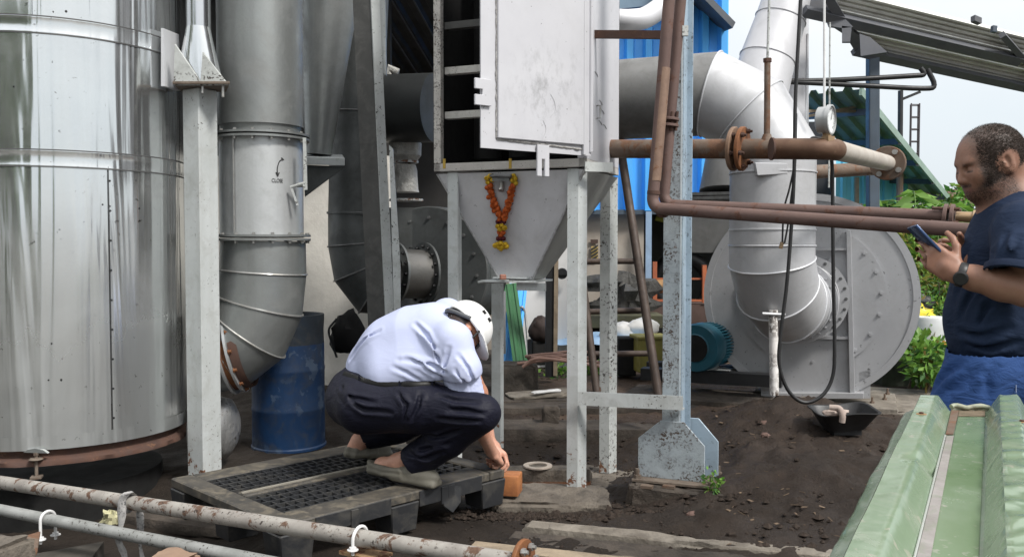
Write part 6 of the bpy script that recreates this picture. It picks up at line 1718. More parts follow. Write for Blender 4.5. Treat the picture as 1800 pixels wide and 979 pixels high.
for i, (px, py, s) in enumerate(((1215, 905, .022), (1340, 745, .03), (1345, 765, .018), (1400, 808, .012), (1285, 940, .02), (1100, 812, .025), (1250, 772, .02), (1520, 870, .014))):
    q = G(px, py, gz(G(px, py, .05).x, G(px, py, .05).y) + .012)
    single(lump(q, s * 1.2, s, s * .8, i * 1.3, .5, 12), 'loose_stone', M('brownish_stone', (.13, .075, .06), (.08, .055, .045), 12, .9) if i < 3 else GRIT, ('reddish stone by the concrete plinth', 'larger brown stone on the ash heap', 'smaller brown stone on the ash heap', 'tiny stone in the middle of the ash', 'pale stone near the bottom edging', 'stone against the rear hopper leg', 'stone behind the gusseted column', 'tiny stone near the green sheet')[i], 'stone', q, 'loose stones on the soil', smooth=.6)

# ------------------------------------------------------------------ green ridged sheet on the stack
SH = thing('green_ridge_sheet', 'long pale green ridged roofing sheet in the right foreground, dented and scratched', 'roofing sheet', P(1700, 860, 1.6))
SHM = M('pale_green_enamel', (.185, .250, .165), (.145, .205, .13), 3.5, .19, 0, .05, 40, dirt=.6, dirtcol=(.27, .29, .235), streak=.0, rust=.10, rscale=6, rustcol=(.30, .17, .08), rustcol2=(.40, .26, .14), rvar=.1, wave=.10, wscale=(6, 6, 6), speck=.35, sscale=35, speckcol=(.30, .30, .24))
SHF = M('olive_trough_enamel', (.115, .18, .085), (.175, .24, .155), 2.5, .22, 0, .05, 30, dirt=.4, dirtcol=(.22, .25, .20), rvar=.1, speck=.3, sscale=50, speckcol=(.3, .3, .25))  # trough floor darker and more olive than the ridges
sd = V((.545, 1.0, 0)).normalized(); sn = V((sd.y, -sd.x, 0))     # along, across (to the right)
zS = .905
# far edge left corner at px 1612,y 692 ; near far
far0 = RP(1617, 694, V((0, 0, zS)), UP)
Ls = 1.9
nr0 = far0 - sd * Ls
prof = [(-.040, -.050), (-.036, -.046), (-.010, -.040), (.0, -.004), (.003, .0), (.047, .0), (.0515, -.003), (.079, -.040), (.083, -.042), (.176, -.042), (.180, -.040), (.206, -.004), (.210, .0), (.254, .0), (.259, -.004), (.284, -.040), (.29, -.042), (.40, -.042)]
SX = V((1, 0, 0))
def sheet(u, v):
    k = u * (len(prof) - 1); i = min(int(k), len(prof) - 2); f = k - i
    x = prof[i][0] * (1 - f) + prof[i + 1][0] * f; z = prof[i][1] * (1 - f) + prof[i + 1][1] * f
    y = v * Ls
    top = 1.0 if z > -.025 else .35
    z += top * (.0016 * mnoise.noise(V((x * 18, y * 3, 3))) + .0007 * mnoise.noise(V((x * 40, y * 14, 8))))
    if .19 < x < .27: z += .007 * (abs(mnoise.noise(V((x * 16, y * 15, 1)))) - .25) + .0025 * abs(mnoise.noise(V((x * 40, y * 42, 5))))
    if x < -.004: z += .005 * abs(mnoise.noise(V((x * 30, y * 9, 2)))); x += .004 * mnoise.noise(V((3, y * 8, 2)))
    x += .003 * mnoise.noise(V((x * 5, y * 3, 6)))
    dy = abs(y - (Ls - .75) - (x - .05) * 1.2)
    if .03 < x < .085 and dy < .05: z -= .007 * (1 - dy / .05)
    return nr0 + sd * y + SX * x + V((0, 0, z))
mb = MB(); mb.grid(sheet, (len(prof) - 1) * 4, 170)
q = mb.build('sheet_body', SHM, SH, smooth=.9)
mb = MB()
def trough(u, v):
    x = .105 + u * .068; y = .0 + v * (Ls - .03)
    return nr0 + sd * y + SX * x + V((0, 0, -.0405 + .0010 * mnoise.noise(V((x * 20, y * 6, 3)))))
mb.grid(trough, 8, 80); mb.build('trough_film', SHF, SH, smooth=1)
mb = MB(); a_ = nr0 + SX * .084 + V((0, 0, -.040)); b_ = a_ + sd * (Ls - .35)
mb.tube([a_, b_], .0022, 8); mb.build('edge_bead', M('bright_edge', (.6, .62, .58), None, 5, .3, .4), SH)
mb = MB(); c_ = far0 - sd * .34 + SX * .092 + V((0, 0, -.0405)); mb.plate([c_ - SX * .007, c_ + SX * .010, c_ + SX * .012 + sd * .33, c_ - SX * .008 + sd * .33], V((0, 0, .002))); mb.build('rust_strip', RUSTPIPE2, SH)
mb = MB(); c_ = nr0 + SX * .094 + V((0, 0, -.0405)); mb.plate([c_ - SX * .008, c_ + SX * .014, c_ + SX * .010 + sd * (Ls - .36), c_ - SX * .006 + sd * (Ls - .36)], V((0, 0, .002))); mb.build('pale_strip', M('muddy_white_strip', (.30, .275, .265), (.20, .18, .17), 14, .5, 0, .2, 60, dirt=.8, dirtcol=(.17, .20, .14)), SH)
mb = MB(); a_ = far0 + SX * .080 + V((0, -.006, -.030)); n_ = 12
mb.tube([a_ + SX * (.102 * i / n_) + V((0, .004 * math.sin(i * 1.3), .003 * math.sin(i * .9))) for i in range(n_ + 1)], .0065, 8)
mb.plate([a_ + V((0, 0, -.012)), a_ + SX * .102 + V((0, 0, -.012)), a_ + SX * .102, a_], V((0, .002, 0))); mb.build('rolled_lip', M('worn_green_lip', (.34, .36, .28), (.24, .27, .19), 20, .5, 0, .2, 60, dirt=.5, dirtcol=(.2, .15, .1)), SH, smooth=1)
STAIN = M('rust_stain', (.22, .12, .05), (.30, .19, .09), 60, .8, 0, .2)
for sx_, yy in ((.024, Ls - .30), (.026, .22), (.232, .75), (.230, Ls - .40)):
    kf = 4.5 if sx_ < .1 else 13.5; mb = MB(); q_ = sheet(kf / (len(prof) - 1), yy / Ls); q_ = V((q_.x, q_.y, max(q_.z, zS - .001)))
    mb.rev([(.0001, .0012), (.011, .0012), (.012, .0005)], q_, UP, 14, cap=False); sn_ = mb.build('rust_spot', STAIN, SH)
    mb = MB(); mb.rev([(.0055, 0), (.0055, .005), (.0001, .006)], q_, UP, 6); mb.build('screw', RUSTDK, sn_)
mb = MB(); mb.grid(lambda u, v: far0 - sd * (.10 * v) + SX * (.105 + .068 * u) + V((0, 0, -.039 + .002 * mnoise.noise(V((u * 9, v * 9, 2))))), 8, 8); mb.build('mud_patch', M('dry_mud', (.16, .12, .08), (.10, .08, .05), 30, .9, 0, .6, 60), SH, smooth=1)
# what carries it: older sheets and timber
st_ = thing('sheet_stack', 'stacked roofing sheets under the green ridged sheet', 'stack', (far0 + nr0) / 2 + V((0, 0, -.9)))
for k in range(3):
    mb = MB(); c_ = (far0 + nr0) / 2 + V((1, 0, 0)) * .20 + V((0, 0, -.066 - k * .022)); mb.obox(c_, sd * (Ls / 2 - .01 * k - .03), V((1, 0, 0)) * .21, V((0, 0, .008))); mb.build('stacked_sheet', GREENROOF if k else SHM, st_, bevel=.002)
for t in (.2, .8):
    mb = MB(); c_ = nr0 + sd * Ls * t + V((.20, 0, 0)); mb.obox(V((c_.x, c_.y, .37)), sd * .08, sn * .15, V((0, 0, .40))); mb.build('trestle', WOODP, st_, bevel=.004)
# ------------------------------------------------------------------ figures: one skin of blended volumes per mesh
class Field:
    def __init__(s, lo, hi, h):
        s.lo = np.array(lo, float); s.h = h
        s.n = np.maximum(((np.array(hi, float) - s.lo) / h).astype(int) + 1, 4)
        s.F = np.full(s.n, .25, np.float32)
    def box(s, a, b):
        i0 = np.clip(((np.array(a) - s.lo) / s.h).astype(int), 0, s.n - 1)
        i1 = np.clip(((np.array(b) - s.lo) / s.h).astype(int) + 2, 1, s.n)
        if np.any(i1 <= i0): return None
        g = [s.lo[k] + s.h * np.arange(i0[k], i1[k]) for k in range(3)]
        X, Y, Z = np.meshgrid(*g, indexing='ij')
        return tuple(slice(i0[k], i1[k]) for k in range(3)), X, Y, Z
    def put(s, d, sl, k, sub=False):
        A = s.F[sl]
        if sub:
            d = -d
            if k > 0:
                hh = np.clip(.5 - .5 * (d - A) / k, 0, 1); s.F[sl] = (A * hh + d * (1 - hh) + k * hh * (1 - hh)).astype(np.float32)
            else: s.F[sl] = np.maximum(A, d)
        else:
            if k > 0:
                hh = np.clip(.5 + .5 * (A - d) / k, 0, 1); s.F[sl] = (A * (1 - hh) + d * hh - k * hh * (1 - hh)).astype(np.float32)
            else: s.F[sl] = np.minimum(A, d)
    def cone(s, a, b, ra, rb, k=.02, sub=False):
        a, b = np.array(a, float), np.array(b, float); m = max(ra, rb) + k * 1.5 + 3 * s.h
        r = s.box(np.minimum(a, b) - m, np.maximum(a, b) + m)
        if r is None: return s
        sl, X, Y, Z = r; ab = b - a; L = max(ab @ ab, 1e-9)
        t = np.clip(((X - a[0]) * ab[0] + (Y - a[1]) * ab[1] + (Z - a[2]) * ab[2]) / L, 0, 1)
        d = np.sqrt((X - a[0] - t * ab[0]) ** 2 + (Y - a[1] - t * ab[1]) ** 2 + (Z - a[2] - t * ab[2]) ** 2) - (ra + (rb - ra) * t)
        s.put(d, sl, k, sub); return s
    def chain(s, pts, rs, k=.02):
        for i in range(len(pts) - 1): s.cone(pts[i], pts[i + 1], rs[i], rs[i + 1], k)
        return s
    def ell(s, c, r, R=None, k=.02, sub=False):
        c, r = np.array(c, float), np.array(r, float); m = max(r) + k * 1.5 + 3 * s.h
        q = s.box(c - m, c + m)
        if q is None: return s
        sl, X, Y, Z = q; X, Y, Z = X - c[0], Y - c[1], Z - c[2]
        if R is not None:
            R = np.array(R, float); X, Y, Z = (R[i][0] * X + R[i][1] * Y + R[i][2] * Z for i in range(3))
        k0 = np.sqrt((X / r[0]) ** 2 + (Y / r[1]) ** 2 + (Z / r[2]) ** 2); k1 = np.sqrt((X / r[0] ** 2) ** 2 + (Y / r[1] ** 2) ** 2 + (Z / r[2] ** 2) ** 2)
        d = k0 * (k0 - 1) / np.maximum(k1, 1e-6)
        s.put(d, sl, k, sub); return s
    def rbox(s, c, r, R, rd=.01, k=.01, sub=False):
        c, r = np.array(c, float), np.array(r, float); m = np.linalg.norm(r) + k * 1.5 + 3 * s.h
        q = s.box(c - m, c + m)
        if q is None: return s
        sl, X, Y, Z = q; X, Y, Z = X - c[0], Y - c[1], Z - c[2]; R = np.array(R, float)
        u, v, w = (np.abs(R[i][0] * X + R[i][1] * Y + R[i][2] * Z) - r[i] + rd for i in range(3))
        d = np.sqrt(np.maximum(u, 0) ** 2 + np.maximum(v, 0) ** 2 + np.maximum(w, 0) ** 2) + np.minimum(np.maximum(u, np.maximum(v, w)), 0) - rd
        s.put(d, sl, k, sub); return s
    def cut(s, p, n, k=0.0):                      # keep the side the normal points away from
        p, n = np.array(p, float), np.array(n, float); n = n / np.linalg.norm(n)
        sl, X, Y, Z = s.box(s.lo, s.lo + s.h * s.n)
        d = (X - p[0]) * n[0] + (Y - p[1]) * n[1] + (Z - p[2]) * n[2]
        s.F[sl] = np.maximum(s.F[sl], d); return s
    def warp(s, fn):
        sl, X, Y, Z = s.box(s.lo, s.lo + s.h * s.n); s.F[sl] += fn(X, Y, Z).astype(np.float32); return s
    def mesh(s):
        F = s.F; S_ = F < 0; n = s.n
        cnt = np.zeros(n - 1, np.int8); pos = np.zeros((*(n - 1), 3), np.float32); num = np.zeros(n - 1, np.float32)
        c8 = [(i, j, k) for i in (0, 1) for j in (0, 1) for k in (0, 1)]
        vw = lambda A, o: A[o[0]:o[0] + n[0] - 1, o[1]:o[1] + n[1] - 1, o[2]:o[2] + n[2] - 1]
        for o in c8: cnt += vw(S_, o)
        act = (cnt > 0) & (cnt < 8); ids = np.argwhere(act)
        ii = tuple(ids.T); P_ = np.zeros((len(ids), 3)); N_ = np.zeros(len(ids))
        for a in c8:
            for ax_ in range(3):
                if a[ax_]: continue
                b = list(a); b[ax_] = 1
                fa = F[ids[:, 0] + a[0], ids[:, 1] + a[1], ids[:, 2] + a[2]]; fb = F[ids[:, 0] + b[0], ids[:, 1] + b[1], ids[:, 2] + b[2]]
                m = (fa < 0) != (fb < 0); t = np.where(m, fa / np.where(m, fa - fb, 1), 0)
                q = np.array(a, float)[None, :] + 0 * P_; q[:, ax_] += t
                P_ += q * m[:, None]; N_ += m
        vert = s.lo + s.h * (ids + P_ / N_[:, None])
        idx = np.full(n - 1, -1, np.int64); idx[ii] = np.arange(len(ids))
        faces = []
        for ax_ in range(3):
            o = [1, 1, 1]; o[ax_] = 0
            A = S_[o[0]:n[0] - 1, o[1]:n[1] - 1, o[2]:n[2] - 1]
            B = S_[o[0] + (ax_ == 0):n[0] - 1 + (ax_ == 0), o[1] + (ax_ == 1):n[1] - 1 + (ax_ == 1), o[2] + (ax_ == 2):n[2] - 1 + (ax_ == 2)]
            e = np.argwhere(A != B) + np.array(o); inside = S_[tuple(e.T)]
            u, v = [(1, 2), (2, 0), (0, 1)][ax_]; du, dv = np.eye(3, dtype=int)[u], np.eye(3, dtype=int)[v]
            q = np.stack([idx[tuple((e - du - dv).T)], idx[tuple((e - dv).T)], idx[tuple(e.T)], idx[tuple((e - du).T)]], 1)
            q[~inside] = q[~inside][:, ::-1]
            faces.append(q)
        fc = np.concatenate(faces); fc = fc[(fc >= 0).all(1)]
        return vert, fc
    def build(s, name, mat, parent, color=None, relax=1, label=None):
        v, f = s.mesh()
        for _ in range(relax):                       # light smoothing
            acc = np.zeros_like(v); c = np.zeros(len(v))
            for a, b in ((0, 1), (1, 2), (2, 3), (3, 0)):
                np.add.at(acc, f[:, a], v[f[:, b]]); np.add.at(c, f[:, a], 1); np.add.at(acc, f[:, b], v[f[:, a]]); np.add.at(c, f[:, b], 1)
            v = v * .45 + acc / np.maximum(c, 1)[:, None] * .55
        org = np.array(world_loc(parent))
        me = bpy.data.meshes.new(name)
        me.vertices.add(len(v)); me.vertices.foreach_set('co', (v - org).astype(np.float32).ravel())
        me.loops.add(len(f) * 4); me.loops.foreach_set('vertex_index', f.astype(np.int32).ravel())
        me.polygons.add(len(f)); me.polygons.foreach_set('loop_start', (np.arange(len(f)) * 4).astype(np.int32))
        me.update(calc_edges=True); me.validate(); me.shade_smooth()
        if color is not None:
            col = np.concatenate([color(v), np.ones((len(v), 1))], 1).astype(np.float32)
            ca = me.color_attributes.new('Col', 'FLOAT_COLOR', 'POINT'); ca.data.foreach_set('color', col.ravel())
        me.materials.append(mat)
        o = bpy.data.objects.new(name, me); scene.collection.objects.link(o); o.parent = parent
        if label: o['label'] = label
        return o

def skin_mat(name, rough=.5):
    m, nt, b = new_mat(name); t = NT(nt)
    tc = t.n('ShaderNodeTexCoord').outputs['Object']
    at = t.n('ShaderNodeAttribute', attribute_name='Col').outputs['Color']
    n = t.noise(tc, 60, 5, .6)
    col = t.mix(t.math('MULTIPLY', t.rng(n, .35, .7), .22), at, (.16, .06, .04))
    t.l(col, b.inputs['Base Color']); b.inputs['Roughness'].default_value = rough
    b.inputs['Subsurface Weight'].default_value = .08; b.inputs['Subsurface Radius'].default_value = (.012, .005, .003); b.inputs['Subsurface Scale'].default_value = .5
    t.l(t.bump(t.noise(tc, 420, 3, .6), .18, .002), b.inputs['Normal'])
    return m
def cloth(name, c1, c2, bscale=300, folds=.35, fscale=9, rough=.85, sheen=.15):
    m, nt, b = new_mat(name); t = NT(nt)
    tc = t.n('ShaderNodeTexCoord').outputs['Object']
    t.l(t.mix(t.rng(t.noise(tc, 5, 5, .6), .3, .7), c1, c2), b.inputs['Base Color'])
    b.inputs['Roughness'].default_value = rough; b.inputs['Sheen Weight'].default_value = sheen; b.inputs['Specular IOR Level'].default_value = .22
    n0 = t.bump(t.noise(t.mapping(tc, (1, 1, 2.2)), fscale, 4, .55, .9), folds, .03)
    t.l(t.bump(t.noise(tc, bscale, 2, .5), .12, .002, n0), b.inputs['Normal'])
    return m
def lerpc(base, m, c):
    return base * (1 - m[:, None]) + np.array(c)[None, :] * m[:, None]
def nrm3(a): a = np.array(a, float); return a / np.linalg.norm(a)
def sst(a, b, x): t = np.clip((x - a) / (b - a), 0, 1); return t * t * (3 - 2 * t)
def sinnoise(v, f, seed=0):
    r = np.random.RandomState(seed); o = 0
    for _ in range(6):
        d = r.normal(size=3); d /= np.linalg.norm(d); o = o + np.sin((v @ d) * f * r.uniform(.7, 1.6) + r.uniform(0, 6))
    return o / 6
def A(p): return np.array(p, float)

def hand(fd, wrist, fwd, palm_n, thumb_side, curls, L=.185, k=.006, spread=.06, thumb=(.6, .5)):
    """palm and five fingers. fwd: wrist->knuckles, palm_n: out of the palm, thumb_side: towards the thumb"""
    w, f = A(wrist), nrm3(fwd)
    ts = A(thumb_side); ts = nrm3(ts - f * (ts @ f)); pn = np.cross(f, ts); pn = pn if pn @ A(palm_n) > 0 else -pn
    s = L / .185
    R = [f, ts, pn]
    fd.cone(w, w + f * .03 * s, .026 * s, .028 * s, .012)
    fd.rbox(w + f * .055 * s, (.047 * s, .040 * s, .014 * s), R, .012 * s, .012)
    fd.ell(w + f * .035 * s + ts * .022 * s + pn * .006 * s, (.032 * s, .020 * s, .018 * s), R, .01)
    base = [(.030, .100), (.010, .105), (-.011, .101), (-.030, .093)]
    lens = [(.043, .026, .022), (.047, .030, .023), (.043, .028, .023), (.034, .021, .020)]
    rads = [.0092, .0096, .0090, .0080]
    for i in range(4):
        p = w + ts * base[i][0] * s + f * (base[i][1] - .006) * s; ang = 0.0
        sp = (1.5 - i) * spread; d0 = nrm3(f + ts * sp)
        c = curls[i]; r = rads[i] * s
        fd.cone(p - f * .025 * s, p, r * 1.15, r * 1.1, k * 1.2)
        for j, l in enumerate(lens[i]):
            ang += c[j]
            d = d0 * math.cos(ang) + pn * math.sin(ang)
            q = p + d * l * s
            fd.cone(p, q, r * (1.05 - .08 * j), r * (.97 - .09 * j), k * .5); p = q
    p = w + f * .030 * s + ts * .036 * s + pn * .008 * s
    d = nrm3(f * .62 + ts * .72 + pn * thumb[0] * .5)
    for j, (l, r) in enumerate(((.036, .0125), (.031, .0108), (.025, .0098))):
        q = p + d * l * s; fd.cone(p, q, r * s, r * .93 * s, k); p = q
        d = nrm3(d + pn * thumb[1] * .5 + f * .35 - ts * .25)
    return fd

def Rrows(x, y, z): return [list(x), list(y), list(z)]

# =================================================================== squatting man
sq = thing('person', 'squatting man in pale shirt, navy trousers and white helmet pressing a brick', 'person', V((-.5, 4.2, PZ)))
hipR, hipL = A(P(652, 700, 4.06)), A(P(640, 690, 4.36))
kneeR, kneeL = A(P(848, 722, 3.86)), A(P(800, 705, 4.38))
ankR, ankL = A(P(700, 812, 4.08)), A(P(632, 775, 4.40))
pel = A(P(655, 675, 4.22)); waist = A(P(672, 652, 4.20)); chest = A(P(735, 606, 4.14)); shC = A(P(772, 580, 4.10))
shR, shL = A(P(796, 600, 3.95)), A(P(786, 556, 4.30))
elbR, elbL = A(P(826, 716, 4.02)), A(P(842, 690, 4.42))
wrR, wrL = A(P(864, 793, 4.27)), A(P(862, 778, 4.42))
hdR = A(P(887, 812, 4.42))
# head frame
ca = nrm3((.68, .52, .52)); cg = nrm3(np.cross(np.cross(ca, (.45, .05, -.85)), ca)); cl = np.cross(ca, cg)   # crown, face, left
if cl[1] < 0: cl = -cl
hc_ = A(P(816, 582, 4.03))
SKIN_S = skin_mat('warm_skin')
h = .0055
fd = Field(A((-.95, 3.62, .16)), A((.12, 4.62, 1.32)), h)
# torso under the clothes
fd.chain([pel, waist, chest, shC], [.12, .13, .145, .11], .05)
fd.cone(shC, shR, .07, .055, .04).cone(shC, shL, .07, .055, .04)
nk = shC + (hc_ - shC) * .45
fd.cone(shC, hc_ - ca * .02, .058, .054, .03)
fd.chain([shR, elbR], [.05, .042], .02).cone(elbR, wrR, .041, .029, .015)
mid = elbR + (wrR - elbR) * .35; fd.cone(elbR + (wrR - elbR) * .1, mid, .042, .043, .02)
fd.chain([shL, elbL, wrL], [.05, .042, .028], .02)
fd.chain([hipR, kneeR], [.085, .058], .03).chain([kneeR, ankR], [.055, .038], .02)
fd.chain([hipL, kneeL], [.085, .058], .03).chain([kneeL, ankL], [.055, .038], .02)
# head
Rh = Rrows(cg, cl, ca)
fd.ell(hc_ + ca * .01 - cg * .012, (.096, .075, .098), Rh, .02)
fd.ell(hc_ + cg * .038 - ca * .055, (.055, .056, .062), Rh, .03)
fd.cone(hc_ + cg * .085 - ca * .02, hc_ + cg * .108 - ca * .038, .011, .014, .01)
fd.cone(hc_ + cg * .075 - ca * .075 - cl * .015, hc_ + cg * .075 - ca * .075 + cl * .015, .012, .012, .01)
fd.ell(hc_ + cg * .06 - ca * .105, (.024, .024, .02), Rh, .02)
for sg in (-1, 1):
    e = hc_ + cl * sg * .077 - ca * .022 - cg * .008
    fd.ell(e, (.016, .008, .030), Rrows(nrm3(cg + ca * .2), cl, nrm3(ca - cg * .2)), .006)
    fd.ell(e + cl * sg * .008 + cg * .003, (.008, .005, .017), Rh, .003, sub=True)
# hands: right fist pressing, left beside it
f_ = nrm3(hdR - wrR)
hand(fd, wrR, nrm3(f_ + A((.1, 0, -.15))), nrm3((-.35, -.1, -.9)), nrm3((.1, .95, -.1)), [(1.0, 1.3, .9), (1.1, 1.35, .9), (1.15, 1.4, .9), (1.2, 1.4, .9)], .19, thumb=(.6, .6))
hand(fd, wrL, nrm3((.7, -.25, -.55)), nrm3((-.3, -.3, -.9)), nrm3((.2, -.9, .1)), [(.6, .8, .5)] * 4, .19)
# bare heels and feet
toeR = A(P(752, 848, 4.00)); heelR = A(P(672, 822, 4.12)); toeL = A(P(672, 790, 4.70)); heelL = A(P(624, 792, 4.40))
for an, he, to in ((ankR, heelR, toeR), (ankL, heelL, toeL)):
    fd.cone(an, he + A((0, 0, .012)), .038, .034, .02); fd.cone(an, (he + to) / 2, .038, .032, .02); fd.cone((he + to) / 2, to, .034, .028, .02); fd.ell(he + A((0, 0, .014)), (.036, .036, .036), None, .02)
earR = hc_ - cl * .077
def scol(v):
    c = np.tile(A((.46, .215, .135)), (len(v), 1))
    d = v - hc_
    u, w, l = d @ cg, d @ ca, d @ cl
    hm = sst(.012, -.006, u + .35 * w - .0 + .012 * sinnoise(v, 300)) * (np.linalg.norm(d, axis=1) < .14) * (w > -.085) * (np.abs(np.linalg.norm(v - earR, axis=1)) > .034)
    c = lerpc(c, hm, (.014, .011, .01))
    foot = sst(.42, .36, v[:, 2]); c = lerpc(c, foot * .6, (.62, .36, .27))
    hh = sst(.10, .05, np.linalg.norm(v - hdR, axis=1)); c = lerpc(c, hh * .5, (.55, .25, .16))
    return c
fd.build('body', SKIN_S, sq, scol)
# --- shirt
SHIRT = cloth('pale_lavender_shirt', (.47, .51, .69), (.445, .485, .665), 500, .07, 8, .8, 0)
fs = Field(A((-1.0, 3.66, .5)), A((.12, 4.66, 1.30)), h)
back = nrm3((-.6, .12, .78))
bk = lambda px, py, Y: A(P(px, py, Y))
# the broad rounded back, loin to shoulders
fs.chain([bk(668, 650, 4.24), bk(700, 622, 4.20), bk(738, 602, 4.16), bk(768, 590, 4.12)], [.165, .178, .170, .125], .06)
fs.cone(bk(690, 660, 4.08), bk(770, 640, 4.02), .135, .13, .06)
fs.cone(bk(770, 590, 4.10), shR, .115, .085, .06).cone(bk(765, 580, 4.14), shL, .115, .085, .06)
fs.cone(bk(775, 578, 4.10), hc_ - ca * .08 - cg * .03, .085, .066, .03)
# sleeve
fs.chain([shR, bk(814, 650, 3.91), bk(824, 712, 3.95)], [.083, .078, .078], .03)
fs.chain([shL, elbL], [.08, .07], .03)
fs.cut(bk(822, 690, 3.96), nrm3(bk(824, 720, 3.99) - bk(812, 650, 3.93))) if False else None
cutn = nrm3(bk(826, 716, 4.0) - bk(810, 640, 3.93))
# belt plane: below the belt the shirt is tucked in
b0, b1, b2 = bk(590, 648, 4.25), bk(704, 668, 3.98), bk(800, 690, 4.05)
bn = nrm3(np.cross(b1 - b0, A((0, 1, .25)))); bn = bn if bn[2] < 0 else -bn
def shirt_trim(X, Y, Z):
    sl_d = (X - b1[0]) * bn[0] + (Y - b1[1]) * bn[1] + (Z - b1[2]) * bn[2]
    return sl_d
X_, Y_, Z_ = np.meshgrid(*[fs.lo[k] + fs.h * np.arange(fs.n[k]) for k in range(3)], indexing='ij')
dbelt = (X_ - b1[0]) * bn[0] + (Y_ - b1[1]) * bn[1] + (Z_ - b1[2]) * bn[2]
e0 = bk(823, 702, 3.95)
dslv = (X_ - e0[0]) * cutn[0] + (Y_ - e0[1]) * cutn[1] + (Z_ - e0[2]) * cutn[2]
far = np.sqrt((X_ - e0[0]) ** 2 + (Y_ - e0[1]) ** 2 + (Z_ - e0[2]) ** 2)
pts = np.stack([X_, Y_, Z_], -1)
# folds: gathered at the belt, fanned from the armpit, along the sleeve
def surf(fd_, px, py, Y0=3.4, Y1=4.7):
    for y in np.arange(Y0, Y1, .006):
        p = A(P(px, py, y)); k = np.round((p - fd_.lo) / fd_.h).astype(int)
        if np.all(k >= 0) and np.all(k < fd_.n) and fd_.F[tuple(k)] < 0: return p
    return A(P(px, py, (Y0 + Y1) / 2))
def creases(fd_, lines, amp=.010, width=.010, Y0=3.4, Y1=4.7):
    """each line: pixel polyline; a ridge is raised with a valley beside it"""
    for ln in lines:
        q = [surf(fd_, x, y, Y0, Y1) for x, y in ln]; n_ = len(q) - 1
        lo_ = np.min(q, 0) - .06; hi_ = np.max(q, 0) + .06
        r = fd_.box(lo_, hi_)
        if r is None: continue
        sl, X, Y, Z = r; pp = np.stack([X, Y, Z], -1); best = np.full(X.shape, 9.0); bt = np.zeros(X.shape)
        for i in range(n_):
            ab = q[i + 1] - q[i]; t = np.clip(((pp - q[i]) @ ab) / max(ab @ ab, 1e-9), 0, 1); d = np.sqrt(((pp - q[i] - t[..., None] * ab) ** 2).sum(-1))
            m = d < best; best = np.where(m, d, best); bt = np.where(m, (i + t) / n_, bt)
        fall = np.sin(np.clip(bt * .94 + .03, 0, 1) * math.pi) ** .6
        fd_.F[sl] += ((amp * np.exp(-(best / width) ** 2) - amp * .75 * np.exp(-((best - width * 2.0) / (width * 1.0)) ** 2)) * fall).astype(np.float32)
creases(fs, [[(790, 612), (783, 640), (780, 668)], [(742, 585), (765, 612), (778, 645)], [(712, 630), (755, 640), (785, 656)],
    [(616, 632), (640, 600), (668, 582)], [(806, 625), (822, 648), (832, 672)], [(800, 650), (815, 668), (826, 690)], [(730, 570), (752, 590), (768, 612)]], .012, .009)
creases(fs, [[(700, 632), (740, 642), (776, 662)], [(690, 645), (715, 655), (740, 668)]], .006, .009)
fs.F = np.maximum(fs.F, np.where(far < .20, dslv, -1)).astype(np.float32)
_a, _b = A(shR), bk(824, 712, 3.95); _ab = _b - _a; _t = np.clip(((pts - _a) @ _ab) / (_ab @ _ab), 0, 1)
dsl = np.sqrt(((pts - _a - _t[..., None] * _ab) ** 2).sum(-1))
fs.F = np.maximum(fs.F, np.where((dsl < .085) & (X_ > bk(776, 650, 3.93)[0]), -1, dbelt)).astype(np.float32)
# inside is left open at the cuff so that the arm shows
fs.cone(e0 - cutn * .05, e0 + cutn * .05, .058, .062, 0, sub=True)
fs.build('shirt', SHIRT, sq)
# --- trousers
TRS = cloth('navy_trousers', (.0065, .007, .0155), (.009, .0095, .020), 500, .30, 12, .6, 0)
ft = Field(A((-1.05, 3.6, .16)), A((.12, 4.72, .92)), h)
ft.ell(bk(640, 690, 4.24), (.17, .20, .14), None, .05)
ft.ell(bk(617, 705, 4.18), (.115, .14, .125), None, .05)
ft.cone(bk(690, 680, 4.15), waist, .15, .16, .05)
ft.chain([bk(640, 712, 4.06), bk(730, 712, 3.97), bk(845, 724, 3.87)], [.135, .118, .082], .045)
ft.chain([bk(846, 728, 3.875), bk(790, 768, 3.98), bk(728, 812, 4.06)], [.078, .085, .082], .03)
ft.chain([bk(640, 700, 4.38), bk(800, 705, 4.40)], [.13, .085], .045)
ft.chain([bk(800, 708, 4.40), bk(700, 748, 4.42), bk(645, 764, 4.41)], [.08, .085, .075], .03)
X_, Y_, Z_ = np.meshgrid(*[ft.lo[k] + ft.h * np.arange(ft.n[k]) for k in range(3)], indexing='ij')
pts = np.stack([X_, Y_, Z_], -1)
dbelt = (X_ - b1[0]) * bn[0] + (Y_ - b1[1]) * bn[1] + (Z_ - b1[2]) * bn[2]
creases(ft, [[(700, 690), (715, 712), (712, 738)], [(740, 692), (735, 715), (722, 738)], [(770, 695), (800, 705), (840, 706)], [(790, 720), (820, 722), (852, 728)], [(770, 735), (810, 738), (845, 738)], [(600, 680), (620, 700), (660, 708)],
    [(700, 775), (740, 792), (790, 778)], [(715, 795), (750, 805), (780, 792)], [(735, 762), (770, 768), (810, 755)], [(610, 700), (640, 720), (690, 725)]], .012, .010)
ft.F += .003 * np.sin(X_ * 27 + Z_ * 11) * np.sin(Z_ * 25 + Y_ * 13)
beltF = np.maximum(ft.F - .007, np.abs(dbelt - .000) - .0065).astype(np.float32)
ft.F = np.maximum(ft.F, -dbelt - .02).astype(np.float32)
